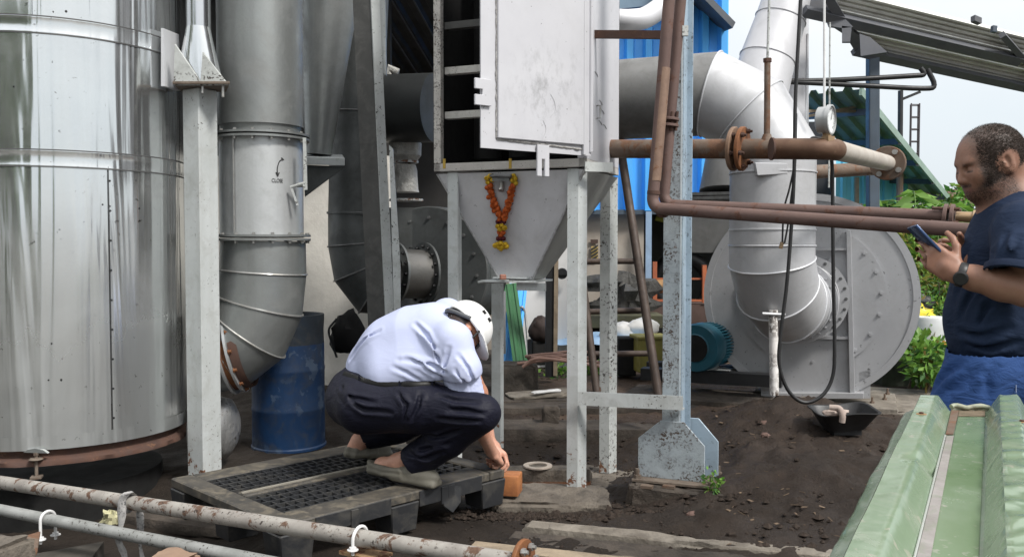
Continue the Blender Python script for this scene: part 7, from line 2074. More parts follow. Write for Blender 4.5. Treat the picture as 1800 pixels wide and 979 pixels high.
for cc, nn in ((bk(728, 813, 4.06), bk(726, 819, 4.065) - bk(800, 755, 3.96)), (bk(640, 768, 4.41), bk(640, 770, 4.41) - bk(720, 735, 4.41))):
    n_ = nrm3(nn); dl = (X_ - cc[0]) * n_[0] + (Y_ - cc[1]) * n_[1] + (Z_ - cc[2]) * n_[2]
    nr = np.sqrt(((pts - cc) ** 2).sum(-1)) < .16
    ft.F = np.maximum(ft.F, np.where(nr, dl, -1)).astype(np.float32)
    ft.cone(cc - n_ * .05, cc + n_ * .04, .062, .07, 0, sub=True)
tro_mesh = ft.build('trousers', TRS, sq)
# --- belt
LEATH = M('black_leather', (.005, .005, .005), (.008, .008, .008), 20, .45, 0, .15, 200, spec=.2)
bpx = [(584, 652), (592, 654), (604, 658), (620, 664), (640, 671), (665, 676), (692, 678), (718, 678), (744, 677), (764, 676)]
def surf2(px, py):
    for y in np.arange(3.5, 4.7, .005):
        p = A(P(px, py, y))
        for g in (fs, ft):
            k = np.round((p - g.lo) / g.h).astype(int)
            if np.all(k >= 0) and np.all(k < g.n) and g.F[tuple(k)] < 0: return p
    return None
bsp = [V(q) for q in (surf2(x, y) for x, y in bpx) if q is not None]
mb = MB(); bq = smooth_pts(bsp, 5); n_ = 8; vs_ = []
for i, q in enumerate(bq):
    t_ = (bq[min(i + 1, len(bq) - 1)] - bq[max(i - 1, 0)]).normalized(); out_ = V((-.1, -1, .25)); out_ = (out_ - t_ * out_.dot(t_)).normalized(); w_ = t_.cross(out_)
    vs_ += [q + out_ * .006 * math.cos(k / n_ * 6.283) + w_ * .018 * math.sin(k / n_ * 6.283) for k in range(n_)]
mb.add(vs_, [(i * n_ + k, i * n_ + (k + 1) % n_, (i + 1) * n_ + (k + 1) % n_, (i + 1) * n_ + k) for i in range(len(bq) - 1) for k in range(n_)] + [tuple(range(n_))[::-1], tuple((len(bq) - 1) * n_ + k for k in range(n_))])
blt = mb.build('belt', LEATH, sq, smooth=1)
for k in (8, 22, 34):
    if k + 1 < len(bq):
        mb = MB(); q = bq[k]; mb.obox(q + V((0, -.006, .002)), (bq[k + 1] - bq[k - 1]).normalized() * .006, V((0, .003, 0)), V((0, 0, .021))); mb.build('belt_loop', TRS, blt, bevel=.002)
# --- clogs
CLOG = M('grey_green_foam', (.155, .145, .115), (.12, .112, .09), 9, .6, 0, .15, 120, dirt=.3, dirtcol=(.22, .2, .16))
SOLE = M('dark_sole', (.02, .02, .02), (.04, .038, .034), 12, .6, 0, .2)
def clog(heel, toe, zsole, name):
    """heel and toe: underside points"""
    he, to = A(heel), A(toe); f = nrm3(to - he); L = np.linalg.norm(to - he)
    s_ = nrm3(np.cross(f, (0, 0, 1))); u = np.cross(s_, f)
    if u[2] < 0: u = -u
    fc = Field(np.minimum(he, to) - .10, np.maximum(he, to) + .16, .004)
    R = Rrows(f, s_, u); m = (he + to) / 2
    fc.rbox(he + f * L * .30 + u * .016, (L * .30, .040, .017), R, .016, .0)
    fc.rbox(he + f * L * .68 + u * .014, (L * .32, .047, .015), R, .014, .02)
    fc.ell(he + f * L * .74 + u * .040, (L * .27, .048, .046), R, .015)
    fc.ell(he + f * L * .55 + u * .045, (L * .24, .044, .034), R, .015)
    fc.ell(he + f * L * .20 + u * .03, (L * .21, .040, .026), R, .012)
    fc.ell(he + f * L * .33 + u * .078, (L * .27, .034, .052), R, .006, sub=True)
    hp_ = [he + f * L * .52 + s_ * .043 + u * .050, he + f * L * .26 + s_ * .043 + u * .042, he + f * L * .06 + s_ * .032 + u * .044, he - f * L * .015 + u * .047, he + f * L * .06 - s_ * .032 + u * .044, he + f * L * .26 - s_ * .043 + u * .042, he + f * L * .52 - s_ * .043 + u * .050]
    for i_ in range(6):
        fc.cone(hp_[i_], hp_[i_ + 1], .009, .009, .012)
        fc.cone(hp_[i_] - u * .022, hp_[i_ + 1] - u * .022, .010, .010, .012)
    for sg in (-1, 1):
        fc.cone(he + f * L * .50 + s_ * sg * .042 + u * .052, he + f * L * .06 + s_ * sg * .030 + u * .05, .008, .007, .006)
        fc.ell(he + f * L * .50 + s_ * sg * .046 + u * .052, (.014, .007, .014), R, .003)
    fc.cone(he + f * L * .06 + s_ * .03 + u * .05, he + f * L * .06 - s_ * .03 + u * .05, .007, .007, .005) if False else None
    # waist line round the sole
    ob = fc.build(name, CLOG, sq, None, 1)
    fo = Field(np.minimum(he, to) - .10, np.maximum(he, to) + .10, .005)
    fo.rbox(he + f * L * .30 + u * .004, (L * .29, .037, .006), R, .004, 0).rbox(he + f * L * .70 + u * .003, (L * .28, .044, .006), R, .004, .01)
    so = fo.build('outsole', SOLE, sq, None, 1); so.parent = ob; so.matrix_parent_inverse = Matrix.Identity(4)
    return ob
tR = A(P(770, 858, 3.98)); tR[2] = PZ + .004
hR = A(P(650, 840, 4.14)); hR[2] = PZ + .035
clog(hR, tR, PZ, 'clog')
hL = A(P(612, 822, 4.36)); hL[2] = PZ + .045; tL = hL + A((.165, .235, -.042))
clog(hL, tL, PZ, 'clog')
# --- helmet
HELM = M('white_helmet_shell', (.80, .80, .79), (.76, .76, .75), 3, .35, 0, .02, 40, dirt=.12, dirtcol=(.5, .49, .46))
fh = Field(hc_ - .24, hc_ + .24, .0045)
o_ = hc_ + ca * .035 - cg * .006
fh.ell(o_, (.123, .100, .108), Rh, 0)
fh.ell(o_ - ca * .012, (.1145, .0915, .104), Rh, 0, sub=True)
fh.cut(o_ - ca * .022, -ca)
# brim: a thin skirt widening to the peak
pk = Field(hc_ - .26, hc_ + .26, .0045)
fbz = o_ - ca * .020
fh2 = Field(hc_ - .26, hc_ + .26, .0045)
fh.ell(fbz + cg * .02, (.130, .106, .011), Rh, .008)
fh.ell(fbz + cg * .07 - ca * .006, (.108, .08, .010), Rh, .01)
fh.ell(fbz - ca * .004, (.1125, .0895, .03), Rh, 0, sub=True)
hm = fh.build('helmet', HELM, sq, None, 1)
STRAP = M('black_webbing', (.013, .013, .014), (.02, .02, .02), 30, .7)
fi = Field(hc_ - .22, hc_ + .22, .0045)
fi.ell(o_ - ca * .008, (.122, .096, .03), Rh, 0); fi.ell(o_ - ca * .008, (.110, .085, .06), Rh, 0, sub=True)
liner = fi.build('helmet_liner', STRAP, sq, None, 1); liner.parent = hm
mb = MB(); a_ = V(o_ - cg * .10 - ca * .02); L_ = V(cl)
mb.tube(smooth_pts([V(o_ - cl * .098 - ca * .02 - cg * .04), V(o_ - cg * .118 - ca * .045), V(o_ + cl * .098 - ca * .02 - cg * .04)], 8), .010, 8); mb.build('nape_strap', M('grey_strap', (.10, .105, .115), None, 30, .5), hm, smooth=1)
mb = MB(); mb.tube(smooth_pts([V(o_ - cl * .102 - ca * .02 + cg * .03), V(hc_ - cl * .082 - ca * .06 + cg * .035), V(hc_ - ca * .13 + cg * .055)], 8), .005, 6); mb.build('chin_strap', STRAP, hm, smooth=1)
for k in (-.02, .022):
    q = V(o_ - cl * .082 + ca * .056 + cg * k); n_ = V(-cl * .8 + ca * .55)
    mb = MB(); mb.obox(q + n_.normalized() * .001, V(cg) * .010, V(ca) * .0022, n_.normalized() * .012); mb.build('vent_slot', STRAP, hm)
# spectacles
mb = MB(); ee = V(hc_ + cg * .088 - ca * .012)
for sg in (-1, 1):
    c_ = ee + V(cl) * .032 * sg; ring = [c_ + V(cl) * math.cos(k / 14 * 6.283) * .024 + V(ca) * math.sin(k / 14 * 6.283) * .019 for k in range(15)]
    mb.tube(ring, .002, 5, cap=False); mb.tube([c_ + V(cl) * .024 * sg, V(hc_ + cl * sg * .080 - ca * .008 + cg * .0)], .002, 5)
mb.build('spectacles', BLACKST, sq)
# =================================================================== standing man with a phone
MY = 2.66
sm = thing('person', 'standing man in navy polo shirt and blue jeans looking down at a phone', 'person', V((P(1760, 690, MY).x, MY, 0)))
m_ = lambda px, py, Y=MY: A(P(px, py, Y))
SKIN_M = skin_mat('brown_skin', .48)
fx = nrm3((-.94, -.06, -.30)); lx = nrm3((.06, -1, 0)); lx = nrm3(lx - fx * (lx @ fx)); ux = np.cross(lx, fx)    # face, his left (towards the camera), up
if ux[2] < 0: ux = -ux
Rm_ = Rrows(fx, lx, ux)
hc2 = m_(1737, 284)                  # middle of the head
sc = S(1, MY)
h2 = .0042
fd = Field(m_(1610, 560, MY) - A((.02, .28, 0)) , m_(1860, 205, MY) + A((0, .30, .02)), h2)
def hp(a, b, c): return hc2 + (fx * a + lx * b + ux * c) * .90      # forward, left, up in metres
# skull, face
fd.ell(hp(-.012, 0, .022), (.097, .076, .088), Rm_, 0)
fd.ell(hp(-.03, 0, .015), (.078, .077, .078), Rm_, .02)
fd.ell(hp(.045, 0, -.035), (.046, .060, .070), Rm_, .03)
fd.ell(hp(.030, 0, -.075), (.055, .056, .045), Rm_, .025)
fd.ell(hp(.068, 0, -.094), (.024, .026, .022), Rm_, .022)
fd.cone(hp(.076, .03, .016), hp(.076, -.03, .016), .014, .014, .016)          # brow
for sg in (-1, 1):
    fd.ell(hp(.090, .031 * sg, -.002), (.014, .017, .011), Rm_, .008, sub=True)  # eye sockets
    fd.ell(hp(.077, .030 * sg, -.003), (.013, .014, .011), Rm_, .004)
    fd.ell(hp(.062, .045 * sg, -.030), (.026, .020, .022), Rm_, .02)
fd.cone(hp(.088, 0, .008), hp(.109, 0, -.034), .008, .0105, .009)
fd.ell(hp(.104, 0, -.038), (.012, .010, .009), Rm_, .006)
for sg in (-1, 1): fd.ell(hp(.096, .011 * sg, -.040), (.010, .008, .0075), Rm_, .006)
fd.ell(hp(.088, 0, -.058), (.010, .023, .0062), Rm_, .006)
fd.ell(hp(.086, 0, -.070), (.011, .021, .0068), Rm_, .006)
fd.cone(hp(.103, .022, -.0640), hp(.103, -.022, -.0640), .0028, .0028, .003, sub=True)
# ears
for sg in (-1, 1):
    e = hp(-.014, .078 * sg, -.012); Re = Rrows(nrm3(fx + lx * sg * -.15), nrm3(lx * sg + fx * .4 * 1), nrm3(ux - fx * .18))
    fd.ell(e, (.0175, .0085, .031), Re, .005)
    fd.ell(e + lx * sg * .0085 + fx * .004 + ux * .003, (.0085, .006, .017), Re, .003, sub=True)
    fd.ell(e - ux * .027 + fx * .002, (.008, .006, .008), Re, .004)
    fd.cone(e + lx * sg * .005 + fx * .012 - ux * .002, e + lx * sg * .003 + fx * .013 - ux * .012, .004, .004, .004)
# neck and chest
nb = m_(1782, 372)
fd.cone(hp(-.045, 0, -.05), nb, .060, .066, .03); fd.cone(hp(.005, 0, -.085), m_(1758, 385), .045, .055, .03)
fd.cone(hp(-.075, 0, -.03), m_(1800, 362), .042, .06, .03)
chestc = m_(1765, 470, MY); fd.chain([nb, chestc, m_(1760, 560)], [.08, .12, .13], .05)
# near (left) arm
sh = m_(1800, 408, MY - .17); el = m_(1806, 512, MY - .22); wr = m_(1682, 481, MY - .14)
fd.chain([sh, el], [.050, .042], .02)
fd.chain([el, el + (wr - el) * .35, el + (wr - el) * .75, wr], [.042, .043, .034, .029], .02)
kn = m_(1640, 452, MY - .10)
hand(fd, wr, nrm3(kn - wr), nrm3((-.25, .75, .55)), nrm3((-.05, .10, .95)) , [(.25, .55, .4), (.35, .65, .45), (.45, .75, .5), (.55, .8, .5)], .178, .005, .05, thumb=(.5, .35))
# far arm
sh2 = m_(1780, 402, MY + .18); el2 = m_(1775, 505, MY + .2); wr2 = m_(1690, 470, MY + .05)
fd.chain([sh2, el2, wr2], [.05, .044, .029], .02)
hand(fd, wr2, nrm3((-.85, -.25, .42)), nrm3((-.2, -.8, .55)), nrm3((.3, .05, .95)), [(.5, .7, .5)] * 4, .172, .005, .04)
def mcol(v):
    d = v - hc2; a, b, c = d @ fx, d @ lx, d @ ux
    col = np.tile(A((.265, .140, .094)), (len(v), 1))
    nz_ = sinnoise(v, 900, 2) + .6 * sinnoise(v, 2200, 5)
    head = np.linalg.norm(d, axis=1) < .17
    earm = (np.linalg.norm(v - hp(-.014, .08, -.012), axis=1) < .037)
    # cropped hair with receding front
    line = .066 - .014 * sst(.03, .10, c)
    hair = sst(.012, -.006, a - line + .006 * nz_) * sst(-.046, -.030, c + .35 * (a + .03) + .004 * nz_)
    thin = .74 + .22 * sst(.07, .02, c) + .3 * np.clip(nz_, -1, 1) * .5
    temple = sst(.055, .035, a) * sst(-.02, .0, c)
    col = lerpc(col, np.clip(hair * head * (~earm) * np.clip(thin, .88, .97), 0, 1), (.032, .026, .022))
    top = hair * head * sst(.045, .085, c) * (~earm); col = lerpc(col, np.clip(top * (.75 + .25 * nz_), 0, .9), (.075, .057, .047))
    sb = sst(.012, .022, a) * sst(.036, .026, a) * sst(-.075, -.06, c) * sst(.03, .0, c) * (np.abs(b) > .05)
    beard = np.clip(sst(-.040, -.062, c + .30 * (a - .06)) * sst(-.040, -.015, a) * (.60 + .35 * nz_), 0, .85) * sst(-.14, -.10, c)
    must = sst(.030, .02, np.abs(b)) * np.exp(-((c + .0515) / .0055) ** 2) * (a > .07)
    col = lerpc(col, np.clip(np.maximum(np.maximum(beard, must * .9), sb * .6) * head * (~earm), 0, .93), (.022, .019, .018))
    lip = np.exp(-((c + .064) / .0075) ** 2) * sst(.026, .018, np.abs(b)) * (a > .078)
    col = lerpc(col, np.clip(lip * .8, 0, 1) * head, (.17, .07, .06))
    brow = np.exp(-((c - .0125) / .0045) ** 2) * sst(.012, .018, np.abs(b)) * sst(.055, .045, np.abs(b)) * (a > .05)
    col = lerpc(col, np.clip(brow * .9, 0, 1) * head, (.02, .016, .014))
    lid = np.exp(-((c + .009) / .0025) ** 2) * sst(.016, .02, np.abs(b)) * sst(.046, .042, np.abs(b)) * (a > .06)
    col = lerpc(col, np.clip(lid, 0, 1) * head, (.02, .014, .012))
    forehead_tone = sst(-.01, .015, c) * sst(.03, .06, a); col = lerpc(col, forehead_tone * .25 * head, (.30, .16, .11))  # forehead slightly lighter than the base skin
    hnd = sst(.16, .08, np.linalg.norm(v - m_(1650, 455, MY - .1), axis=1)); col = lerpc(col, hnd * .5, (.30, .15, .10))
    return col
mbody = fd.build('body', SKIN_M, sm, mcol)
# short cropped hair and beard stubble, every strand a sliver lying on the scalp
def strands(name, n, L, w, mask, lie, seed, c0, c1):
    r = np.random.RandomState(seed); me = mbody.data; k = len(me.vertices)
    v = np.empty(k * 3, np.float32); me.vertices.foreach_get('co', v); v = v.reshape(-1, 3) + np.array(world_loc(sm))
    nr = np.empty(k * 3, np.float32); me.vertices.foreach_get('normal', nr); nr = nr.reshape(-1, 3)
    p = mask(v); p = np.clip(p, 0, 1); ids = r.choice(k, n, p=p / p.sum())
    pos = v[ids] + r.normal(size=(n, 3)) * .0016; N_ = nr[ids]
    t = np.array(lie)[None, :] + r.normal(size=(n, 3)) * .45; t = t - N_ * (t * N_).sum(1)[:, None]; t /= np.linalg.norm(t, axis=1)[:, None]
    d = t * .95 + N_ * .20; s_ = np.cross(N_, t); LL = (L * r.uniform(.6, 1.3, n))[:, None]
    q = np.stack([pos - s_ * w, pos + s_ * w, pos + d * LL], 1).reshape(-1, 3) - np.array(world_loc(sm))
    me2 = bpy.data.meshes.new(name); me2.from_pydata(q.tolist(), [], (np.arange(n)[:, None] * 3 + np.array([[0, 1, 2]])).tolist())
    me2.materials.append(M(name + '_strand', c0, c1, 120, .9, 0, 0, spec=0.0)); o = bpy.data.objects.new(name, me2); scene.collection.objects.link(o); o.parent = sm; o['kind'] = 'stuff'
def hairmask(v):
    d = v - hc2; a, b, c = (d @ fx) / .90, (d @ lx) / .90, (d @ ux) / .90
    line = .064 - .016 * sst(.03, .10, c)
    m = sst(.006, -.004, a - line) * sst(-.046, -.034, c + .35 * (a + .03)) * (np.linalg.norm(d, axis=1) < .16)
    m = m * (np.linalg.norm(v - hp(-.014, .08, -.012), axis=1) > .034)
    sb = sst(.004, .012, a) * sst(.034, .026, a) * sst(-.07, -.05, c) * sst(.035, .0, c) * (np.abs(b) > .05) * sst(.030, .024, a)
    return np.maximum(m * (1 - .60 * sst(.055, .09, c) * sst(-.05, .02, a)), sb * .35)
strands('hair', 22000, .008, .0006, hairmask, -fx * .8 - ux * .35, 3, (.028, .022, .019), (.042, .034, .029))
def beardmask(v):
    d = v - hc2; a, b, c = (d @ fx) / .90, (d @ lx) / .90, (d @ ux) / .90
    m = sst(-.040, -.060, c + .30 * (a - .06)) * sst(-.035, -.015, a) * sst(-.13, -.10, c)
    mu = sst(.032, .022, np.abs(b)) * np.exp(-((c + .0515) / .006) ** 2) * (a > .07)
    return np.maximum(m * (np.abs(c + .064) > .010 * (a > .075)), mu) * (np.linalg.norm(d, axis=1) < .17)
strands('beard', 2600, .0035, .0005, beardmask, -ux, 4, (.018, .015, .013), (.03, .025, .022))
# hair stubble shell as fine short strands is read at this size as colour; eyes are real
EYEW = M('eye_white', (.62, .58, .54), None, 3, .2, 0, 0)
for sg in (-1, 1):
    mb = MB(); mb.rev([(.0105 * math.sin(t), -.0105 * math.cos(t)) for t in np.linspace(.01, 3.13, 8)], V(hp(.0745, .030 * sg, -.006)), V(fx), 12, cap=False); mb.build('eyeball', EYEW, sm, smooth=2)
# polo shirt
POLO = cloth('navy_polo', (.0105, .020, .046), (.0135, .025, .055), 420, .3, 10, .85, 0)
RIBN = cloth('navy_rib', (.010, .018, .04), (.014, .022, .046), 500, .1, 10, .9, 0)
fp = Field(m_(1600, 720, MY) - A((.06, .32, 0)), m_(1900, 330, MY) + A((.05, .34, .02)), .0052)
fp.chain([m_(1795, 400), m_(1780, 450), m_(1768, 520), m_(1764, 580), m_(1768, 630)], [.112, .135, .144, .142, .136], .06)
fp.ell(m_(1738, 565), (.100, .14, .12), None, .05)
fp.cone(m_(1790, 398), sh, .10, .078, .05).cone(m_(1790, 395), sh2, .10, .078, .05)
fp.cone(m_(1830, 440), m_(1815, 600), .14, .14, .06)
fp.chain([sh, m_(1797, 455, MY - .215), m_(1790, 500, MY - .225)], [.078, .074, .076], .03)
fp.chain([sh2, m_(1775, 480, MY + .2)], [.075, .07], .03)
fp.cone(nb + A((0, 0, -.03)), nb, .092, .080, .03)
X_, Y_, Z_ = np.meshgrid(*[fp.lo[k] + fp.h * np.arange(fp.n[k]) for k in range(3)], indexing='ij'); pts = np.stack([X_, Y_, Z_], -1)
creases(fp, [[(1752, 470), (1715, 505), (1690, 560)], [(1765, 500), (1735, 540), (1715, 590)], [(1700, 600), (1740, 612), (1790, 600)], [(1690, 585), (1730, 592), (1775, 575)], [(1790, 420), (1778, 450), (1772, 478)], [(1772, 415), (1765, 445), (1760, 470)], [(1700, 440), (1690, 480), (1685, 520)]], .010, .010, 2.2, 3.0)
fp.F += .003 * np.sin(X_ * 31 + Z_ * 14) * np.sin(Z_ * 24 + Y_ * 11)
e0 = m_(1786, 484, MY - .225); cn_ = nrm3(m_(1784, 500, MY - .23) - m_(1800, 420, MY - .2)); 
dl = (X_ - e0[0]) * cn_[0] + (Y_ - e0[1]) * cn_[1] + (Z_ - e0[2]) * cn_[2]
ds = np.sqrt(((pts - e0) ** 2).sum(-1)); fp.F = np.maximum(fp.F, np.where((ds < .125) & (Y_ < MY - .152), dl, -1)).astype(np.float32)
fp.cone(e0 - cn_ * .06, e0 + cn_ * .03, .056, .063, 0, sub=True)
hz_ = m_(1700, 622)[2]
fp.F = np.maximum(fp.F, hz_ + .018 * np.sin(X_ * 9) - Z_).astype(np.float32)
fp.cone(nb - A((0, 0, .03)), nb + A((.0, 0, .12)), .066, .078, 0, sub=True)
polo = fp.build('polo_shirt', POLO, sm)
# collar and sleeve band
mb = MB(); n_ = 28
def collar(u, v):
    a = 2 * math.pi * u + .5
    r = .080 + .022 * v; z = .050 - .046 * v + .030 * math.cos(a)
    return V(nb) + V((math.cos(a) * r * 1.08 - .004, math.sin(a) * r, z))
mb.grid(collar, n_, 5); mb.build('collar', RIBN, polo, smooth=1.2, solid=.004)
mb = MB(); xr, yr, _ = frame(V(cn_)); c0_ = V(e0 - cn_ * .004)
mb.rev([(.0805, -.016), (.083, -.014), (.083, .004), (.079, .006)], c0_, V(cn_), 32, cap=False); mb.build('sleeve_band', RIBN, polo, smooth=1)
# jeans
JEAN = cloth('blue_jeans', (.018, .050, .155), (.026, .064, .185), 600, .35, 14, .85, 0)
fj = Field(A((m_(1560, 700)[0], MY - .3, -.02)), A((m_(1900, 600)[0], MY + .32, m_(1700, 608)[2])), .009)
hL_, hR_ = m_(1745, 650, MY - .09), m_(1765, 650, MY + .10)
fj.chain([m_(1758, 610), m_(1755, 650)], [.145, .15], .05)
kL, kR = A((m_(1590, 700)[0], MY - .10, .52)), A((m_(1740, 700)[0], MY + .12, .48))
aL, aR = A((m_(1690, 700)[0], MY - .10, .07)), A((m_(1750, 700)[0], MY + .14, .07))
fj.chain([hL_ + A((-.03, 0, 0)), kL, aL], [.105, .078, .068], .04).chain([hR_, kR, aR], [.105, .075, .068], .04)
fj.cone(m_(1770, 650), m_(1830, 660), .14, .13, .05)
X_, Y_, Z_ = np.meshgrid(*[fj.lo[k] + fj.h * np.arange(fj.n[k]) for k in range(3)], indexing='ij'); pts = np.stack([X_, Y_, Z_], -1)
creases(fj, [[(1690, 640), (1660, 662), (1640, 690)], [(1720, 650), (1690, 672), (1665, 695)], [(1750, 640), (1735, 665), (1730, 695)]], .010, .012, 2.2, 3.0)
fj.build('jeans', JEAN, sm)
STITCH = M('pale_stitching', (.25, .30, .42), None, 40, .9)
for px in (1752, 1785):
    mb = MB(); mb.tube([V(m_(px, 632, MY - .172)), V(m_(px + 1, 690, MY - .178))], .0015, 5); mb.build('seam_stitch', STITCH, sm)
for a_, nm in ((aL, 'shoe'), (aR, 'shoe')):
    fz = Field(a_ - A((.26, .09, .1)), a_ + A((.1, .09, .08)), .007)
    fz.chain([a_ + A((.03, 0, -.03)), a_ + A((-.10, 0, -.035)), a_ + A((-.18, 0, -.045))], [.042, .042, .034], .02); fz.F = np.maximum(fz.F, .004 - (fz.lo[2] + fz.h * np.arange(fz.n[2]))[None, None, :]).astype(np.float32)
    fz.build(nm, LEATH, sm)
# watch
wx = nrm3(wr - el); wc = V(el + (wr - el) * .93)
mb = MB(); mb.rev([(.0335, -.011), (.036, -.009), (.036, .009), (.0335, .011)], wc, V(wx), 28, cap=False)
wt = mb.build('watch', RUBBER, sm, smooth=1)
mb = MB(); wn_ = V((-.22, -.93, -.28)); wn_ = (wn_ - V(wx) * wn_.dot(V(wx))).normalized(); mb.rev([(.0001, .034), (.019, .034), (.020, .036), (.020, .045), (.017, .047), (.0001, .047)], wc, wn_, 24, cap=False); mb.build('watch_case', BLACKST, wt, smooth=.5)
# phone in the hand, things of their own
pc_ = V(m_(1634, 431, MY - .085)); pu = V((-.62, .12, .70)).normalized(); pw = V((.1, 1, -.1)); pw = (pw - pu * pw.dot(pu)).normalized(); pn_ = pu.cross(pw)
mb = MB(); mb.obox(pc_, pw * .036, pu * .074, pn_ * .0042); ph = single(mb, 'mobile_phone', M('dark_blue_phone', (.02, .05, .13), (.015, .035, .10), 4, .25, .3, 0), 'dark blue phone held in the standing man\'s hand', 'phone', pc_, bevel=.003, bseg=2)
mb = MB(); sgn = 1 if pn_.x > 0 else -1
mb.obox(pc_ + pn_ * sgn * .0046, pw * .033, pu * .068, pn_ * .0004); mb.build('screen', M('phone_glass', (.02, .022, .025), None, 3, .08, 0, 0), ph)
# ------------------------------------------------------------------ plants
def leaf_mat(name, c1, c2, c3):
    m, nt, b = new_mat(name); t = NT(nt)
    at = t.n('ShaderNodeAttribute', attribute_name='Col').outputs['Color']
    t.l(at, b.inputs['Base Color']); b.inputs['Roughness'].default_value = .5
    tr = t.n('ShaderNodeBsdfTranslucent'); t.l(at, tr.inputs['Color'])
    mx = t.n('ShaderNodeMixShader'); mx.inputs[0].default_value = .35
    out = [n for n in nt.nodes if n.type == 'OUTPUT_MATERIAL'][0]
    t.l(b.outputs[0], mx.inputs[1]); t.l(tr.outputs[0], mx.inputs[2]); t.l(mx.outputs[0], out.inputs['Surface'])
    return m
LEAF = leaf_mat('leaf', 0, 0, 0)
BARK = M('bark', (.12, .09, .065), (.07, .055, .04), 9, .9, 0, .6, 40)
def leaves_obj(name, pos, dirs, size, cols, parent, seed, aspect=.42, droop=.35, kind=None):
    """leaves as folded lozenges: six triangles' worth of a real leaf, each with its own lean"""
    r = np.random.RandomState(seed); n = len(pos)
    d = dirs / np.linalg.norm(dirs, axis=1)[:, None]
    rv = r.normal(size=(n, 3)); s = np.cross(d, rv); s /= np.linalg.norm(s, axis=1)[:, None]; nn = np.cross(s, d)
    L = size * r.uniform(.6, 1.35, n)[:, None]; W = L * aspect
    dr = np.array([0, 0, -1.0]) * droop
    p0 = pos; p1 = pos + d * L * .45 + s * W * .5 + nn * W * .14 + dr * L * .1; p2 = pos + d * L * .45 - s * W * .5 + nn * W * .14 + dr * L * .1
    pm = pos + d * L * .5 + dr * L * .1; p3 = pos + d * L + dr * L * .4
    v = np.stack([p0, p1, pm, p2, p3], 1).reshape(-1, 3)
    b = np.arange(n)[:, None] * 5
    f = np.concatenate([b + np.array([[0, 1, 2]]), b + np.array([[0, 2, 3]]), b + np.array([[1, 4, 2]]), b + np.array([[2, 4, 3]])], 0)
    org = np.array(world_loc(parent)) if parent is not None else np.zeros(3)
    me = bpy.data.meshes.new(name)
    me.vertices.add(len(v)); me.vertices.foreach_set('co', (v - org).astype(np.float32).ravel())
    me.loops.add(len(f) * 3); me.loops.foreach_set('vertex_index', f.astype(np.int32).ravel())
    me.polygons.add(len(f)); me.polygons.foreach_set('loop_start', (np.arange(len(f)) * 3).astype(np.int32)); me.update(calc_edges=True)
    ca = me.color_attributes.new('Col', 'FLOAT_COLOR', 'POINT')
    c4 = np.concatenate([np.repeat(cols, 5, 0), np.ones((n * 5, 1))], 1); ca.data.foreach_set('color', c4.astype(np.float32).ravel())
    me.materials.append(LEAF)
    o = bpy.data.objects.new(name, me); scene.collection.objects.link(o)
    if parent is not None: o.parent = parent
    if kind: o['kind'] = kind
    return o
def leafcols(n, r, base=(.07, .20, .025), alt=(.16, .32, .05), dark=(.025, .07, .015)):
    t = r.uniform(0, 1, (n, 1)); k = (r.uniform(0, 1, (n, 1)) < .22)
    c = np.array(base) * (1 - t) + np.array(alt) * t
    c = np.where(k, np.array(dark) * (1 + t), c) * r.uniform(.65, 1.1, (n, 1))
    return np.where(r.uniform(0, 1, (n, 1)) < .05, np.array((.22, .17, .05)) * (.5 + t), c)
def bush(name, label, cat, base, r0, hgt, n, size, seed, cols=None, trunk=.03, group=None, aspect=.42, clumps=14):
    r = np.random.RandomState(seed); base = V(base)
    t_ = thing(name, label, cat, base, group)
    cl = r.normal(size=(clumps, 3)) * np.array([r0 * .5, r0 * .45, hgt * .20]) + np.array([base.x, base.y, base.z + hgt * .60])
    cl[:, 2] = np.maximum(cl[:, 2], base.z + hgt * .15)
    mb = MB()
    top = V((base.x, base.y, base.z + hgt * .4))
    mb.tube([base, base + V((.03, 0, hgt * .2)), top], [trunk, trunk * .8, trunk * .55], 8); mb.build('trunk', BARK, t_, smooth=1)
    mb = MB()
    for c in cl:
        q = V(c); mid = top * .5 + q * .5 + V((0, 0, hgt * .06)); mb.tube([top, mid, q], [trunk * .45, trunk * .3, trunk * .12], 5)
    mb.build('branch', BARK, t_, smooth=1, kind='stuff')
    w = r.uniform(.5, 1.3, clumps); idx = r.choice(clumps, n, p=w / w.sum())
    off = r.normal(size=(n, 3)); off /= np.linalg.norm(off, axis=1)[:, None]
    rad = r.uniform(.2, 1, (n, 1)) ** .5 * (r0 * .36) * w[idx][:, None]
    pos = cl[idx] + off * rad * np.array([1, 1, .8])
    dirs = off + np.array([0, 0, .15]) + r.normal(size=(n, 3)) * .45
    tint = (r.uniform(.75, 1.2, clumps)[idx])[:, None]
    leaves_obj('crown', pos, dirs, size, leafcols(n, r, **(cols or {})) * tint, t_, seed + 1, aspect)
    return t_
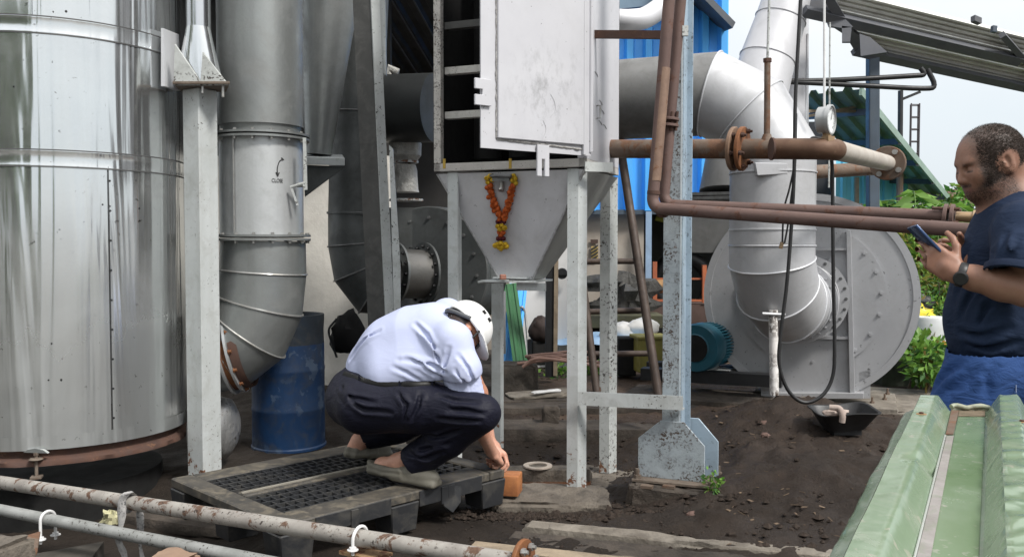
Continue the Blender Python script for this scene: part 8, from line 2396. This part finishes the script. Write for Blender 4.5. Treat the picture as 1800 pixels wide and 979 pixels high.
def frond_plant(name, label, cat, base, hgt, nfr, L, size, seed, group=None, cols=None):
    """compound leaves: arching stems with paired leaflets"""
    r = np.random.RandomState(seed); base = V(base); t_ = thing(name, label, cat, base, group)
    mb = MB(); mb.tube([base, base + V((.02, .02, hgt * .5)), base + V((-.02, 0, hgt))], [.028, .022, .012], 8); mb.build('trunk', BARK, t_, smooth=1)
    P0, D0 = [], []; ms = MB()
    for k in range(nfr):
        a = r.uniform(0, 6.28); z0 = hgt * (.35 + .65 * k / nfr); l = L * r.uniform(.7, 1.15)
        p = base + V((0, 0, z0)); d = V((math.cos(a), math.sin(a), .55)); pts_ = []
        for i in range(9):
            t = i / 8; pts_.append(p + d * l * t + V((0, 0, -l * .75 * t * t)))
        ms.tube(pts_, [.006] * 8 + [.003], 4)
        for i in range(1, 9):
            tg = (pts_[i] - pts_[i - 1]).normalized(); sd_ = tg.cross(UP).normalized()
            for sg in (-1, 1):
                P0.append(pts_[i]); D0.append(sd_ * sg + tg * .45 + V((0, 0, -.12)))
        P0.append(pts_[-1]); D0.append(pts_[-1] - pts_[-2])
    ms.build('stem', M('green_stem', (.12, .2, .05), None, 9, .6), t_, smooth=1, kind='stuff')
    n = len(P0); leaves_obj('crown', np.array(P0), np.array(D0), size, leafcols(n, r, **(cols or {})), t_, seed + 2, .46, .3)
    return t_
BR = dict(base=(.10, .27, .03), alt=(.24, .42, .07), dark=(.035, .10, .02))
GY = dict(base=(.16, .24, .03), alt=(.36, .38, .07), dark=(.06, .10, .02))
gp = lambda px, Y: V((P(px, 500, Y).x, Y, .0))
frond_plant('young_tree', 'young bright green tree with paired leaflets left of the lamp pole stake', 'tree', gp(1600, 11.0), 1.9, 30, .85, .20, 3, 'young leafy trees by the shed', BR)
frond_plant('young_tree', 'young bright green tree with paired leaflets spreading toward the brick hut', 'tree', gp(1640, 10.2), 1.75, 30, .85, .19, 9, 'young leafy trees by the shed', BR)
frond_plant('young_tree', 'low leafy young tree before the canopy post', 'tree', gp(1500, 10.4), 1.55, 14, .6, .17, 12, 'young leafy trees by the shed', BR)
bush('leafy_bush', 'dense bright bush behind the standing man\'s chin', 'bush', gp(1705, 13.5), 1.1, 2.3, 3200, .13, 21, BR, .05, 'bushes beyond the yard')
bush('leafy_bush', 'dense green bush right behind the standing man\'s neck', 'bush', gp(1805, 12.5), 1.2, 2.4, 2600, .13, 22, BR, .05, 'bushes beyond the yard')
bush('leafy_bush', 'tall yellow green bush beside the rim of the blower', 'bush', gp(1622, 9.4), .75, 1.55, 3600, .075, 23, GY, .04, 'bushes beyond the yard', clumps=18)
bush('leafy_bush', 'dark green bush behind the held phone', 'bush', gp(1668, 10.2), .9, 1.6, 3000, .085, 24, dict(base=(.05, .13, .02), alt=(.13, .24, .04), dark=(.02, .05, .012)), .04, 'bushes beyond the yard', clumps=18)
bush('leafy_bush', 'bright low bush under the held phone', 'bush', gp(1655, 9.0), .9, .95, 3600, .065, 25, BR, .03, 'bushes beyond the yard', clumps=20)
bush('broad_leaf_plant', 'bright broad leaved plant growing low beside the blower foot', 'plant', gp(1600, 7.3) + V((0, 0, .1)), .36, .46, 520, .085, 26, BR, .012, 'low plants by the blower', .5, 10)
bush('broad_leaf_plant', 'bright low plant between the blower and the man\'s jeans', 'plant', gp(1630, 7.0) + V((0, 0, .1)), .32, .36, 420, .07, 27, BR, .012, 'low plants by the blower', .5, 9)
# weeds
bush('weed', 'small sprig of weed at the corner of the concrete plinth', 'weed', G(1262, 880, .03), .09, .17, 90, .026, 31, BR, .003, 'weeds in the soil', .55, 7)
bush('weed', 'patch of green weed beside the front hopper leg', 'weed', G(1040, 672, .05), .2, .16, 160, .06, 32, BR, .005, 'weeds in the soil', .5, 8)
bush('weed', 'small green weed behind the thin grey slab', 'weed', G(985, 672, .05), .2, .16, 140, .06, 33, BR, .005, 'weeds in the soil', .5, 8)
# ground cover beyond the yard
r_ = np.random.RandomState(50); n = 16000
pos = np.stack([r_.uniform(2.6, 11, n), 7.6 + r_.uniform(0, 1, n) ** 1.5 * 9, np.zeros(n)], 1)
pos[:, 0] = P(1565, 500, 1).x * pos[:, 1] + r_.uniform(0, 1, n) * pos[:, 1] * .35
pos[:, 2] = r_.uniform(0, .35, n) + .1
gc = leaves_obj('ground_cover', pos, r_.normal(size=(n, 3)) + np.array([0, 0, .9]), .11, leafcols(n, r_, **BR), None, 51, .4, .3, 'stuff')
tag(gc, 'rank green ground cover beyond the blower', 'ground cover')
# trees across the yard, behind the photographer, which the polished silo mirrors
for i, (x, y, s) in enumerate(((-9.5, -3.0, 1.0), (-6.0, -9.5, 1.15))):
    bush('shade_tree', ('broad tree behind the photographer to the left, mirrored in the silo', 'taller tree farther behind the photographer, mirrored in the silo')[i], 'tree', V((x, y, 0)), 3.0 * s, 6.0 * s, 9000, .34, 60 + i, dict(base=(.05, .12, .02), alt=(.12, .22, .04), dark=(.02, .05, .012)), .2, 'trees behind the photographer', .5, 30)
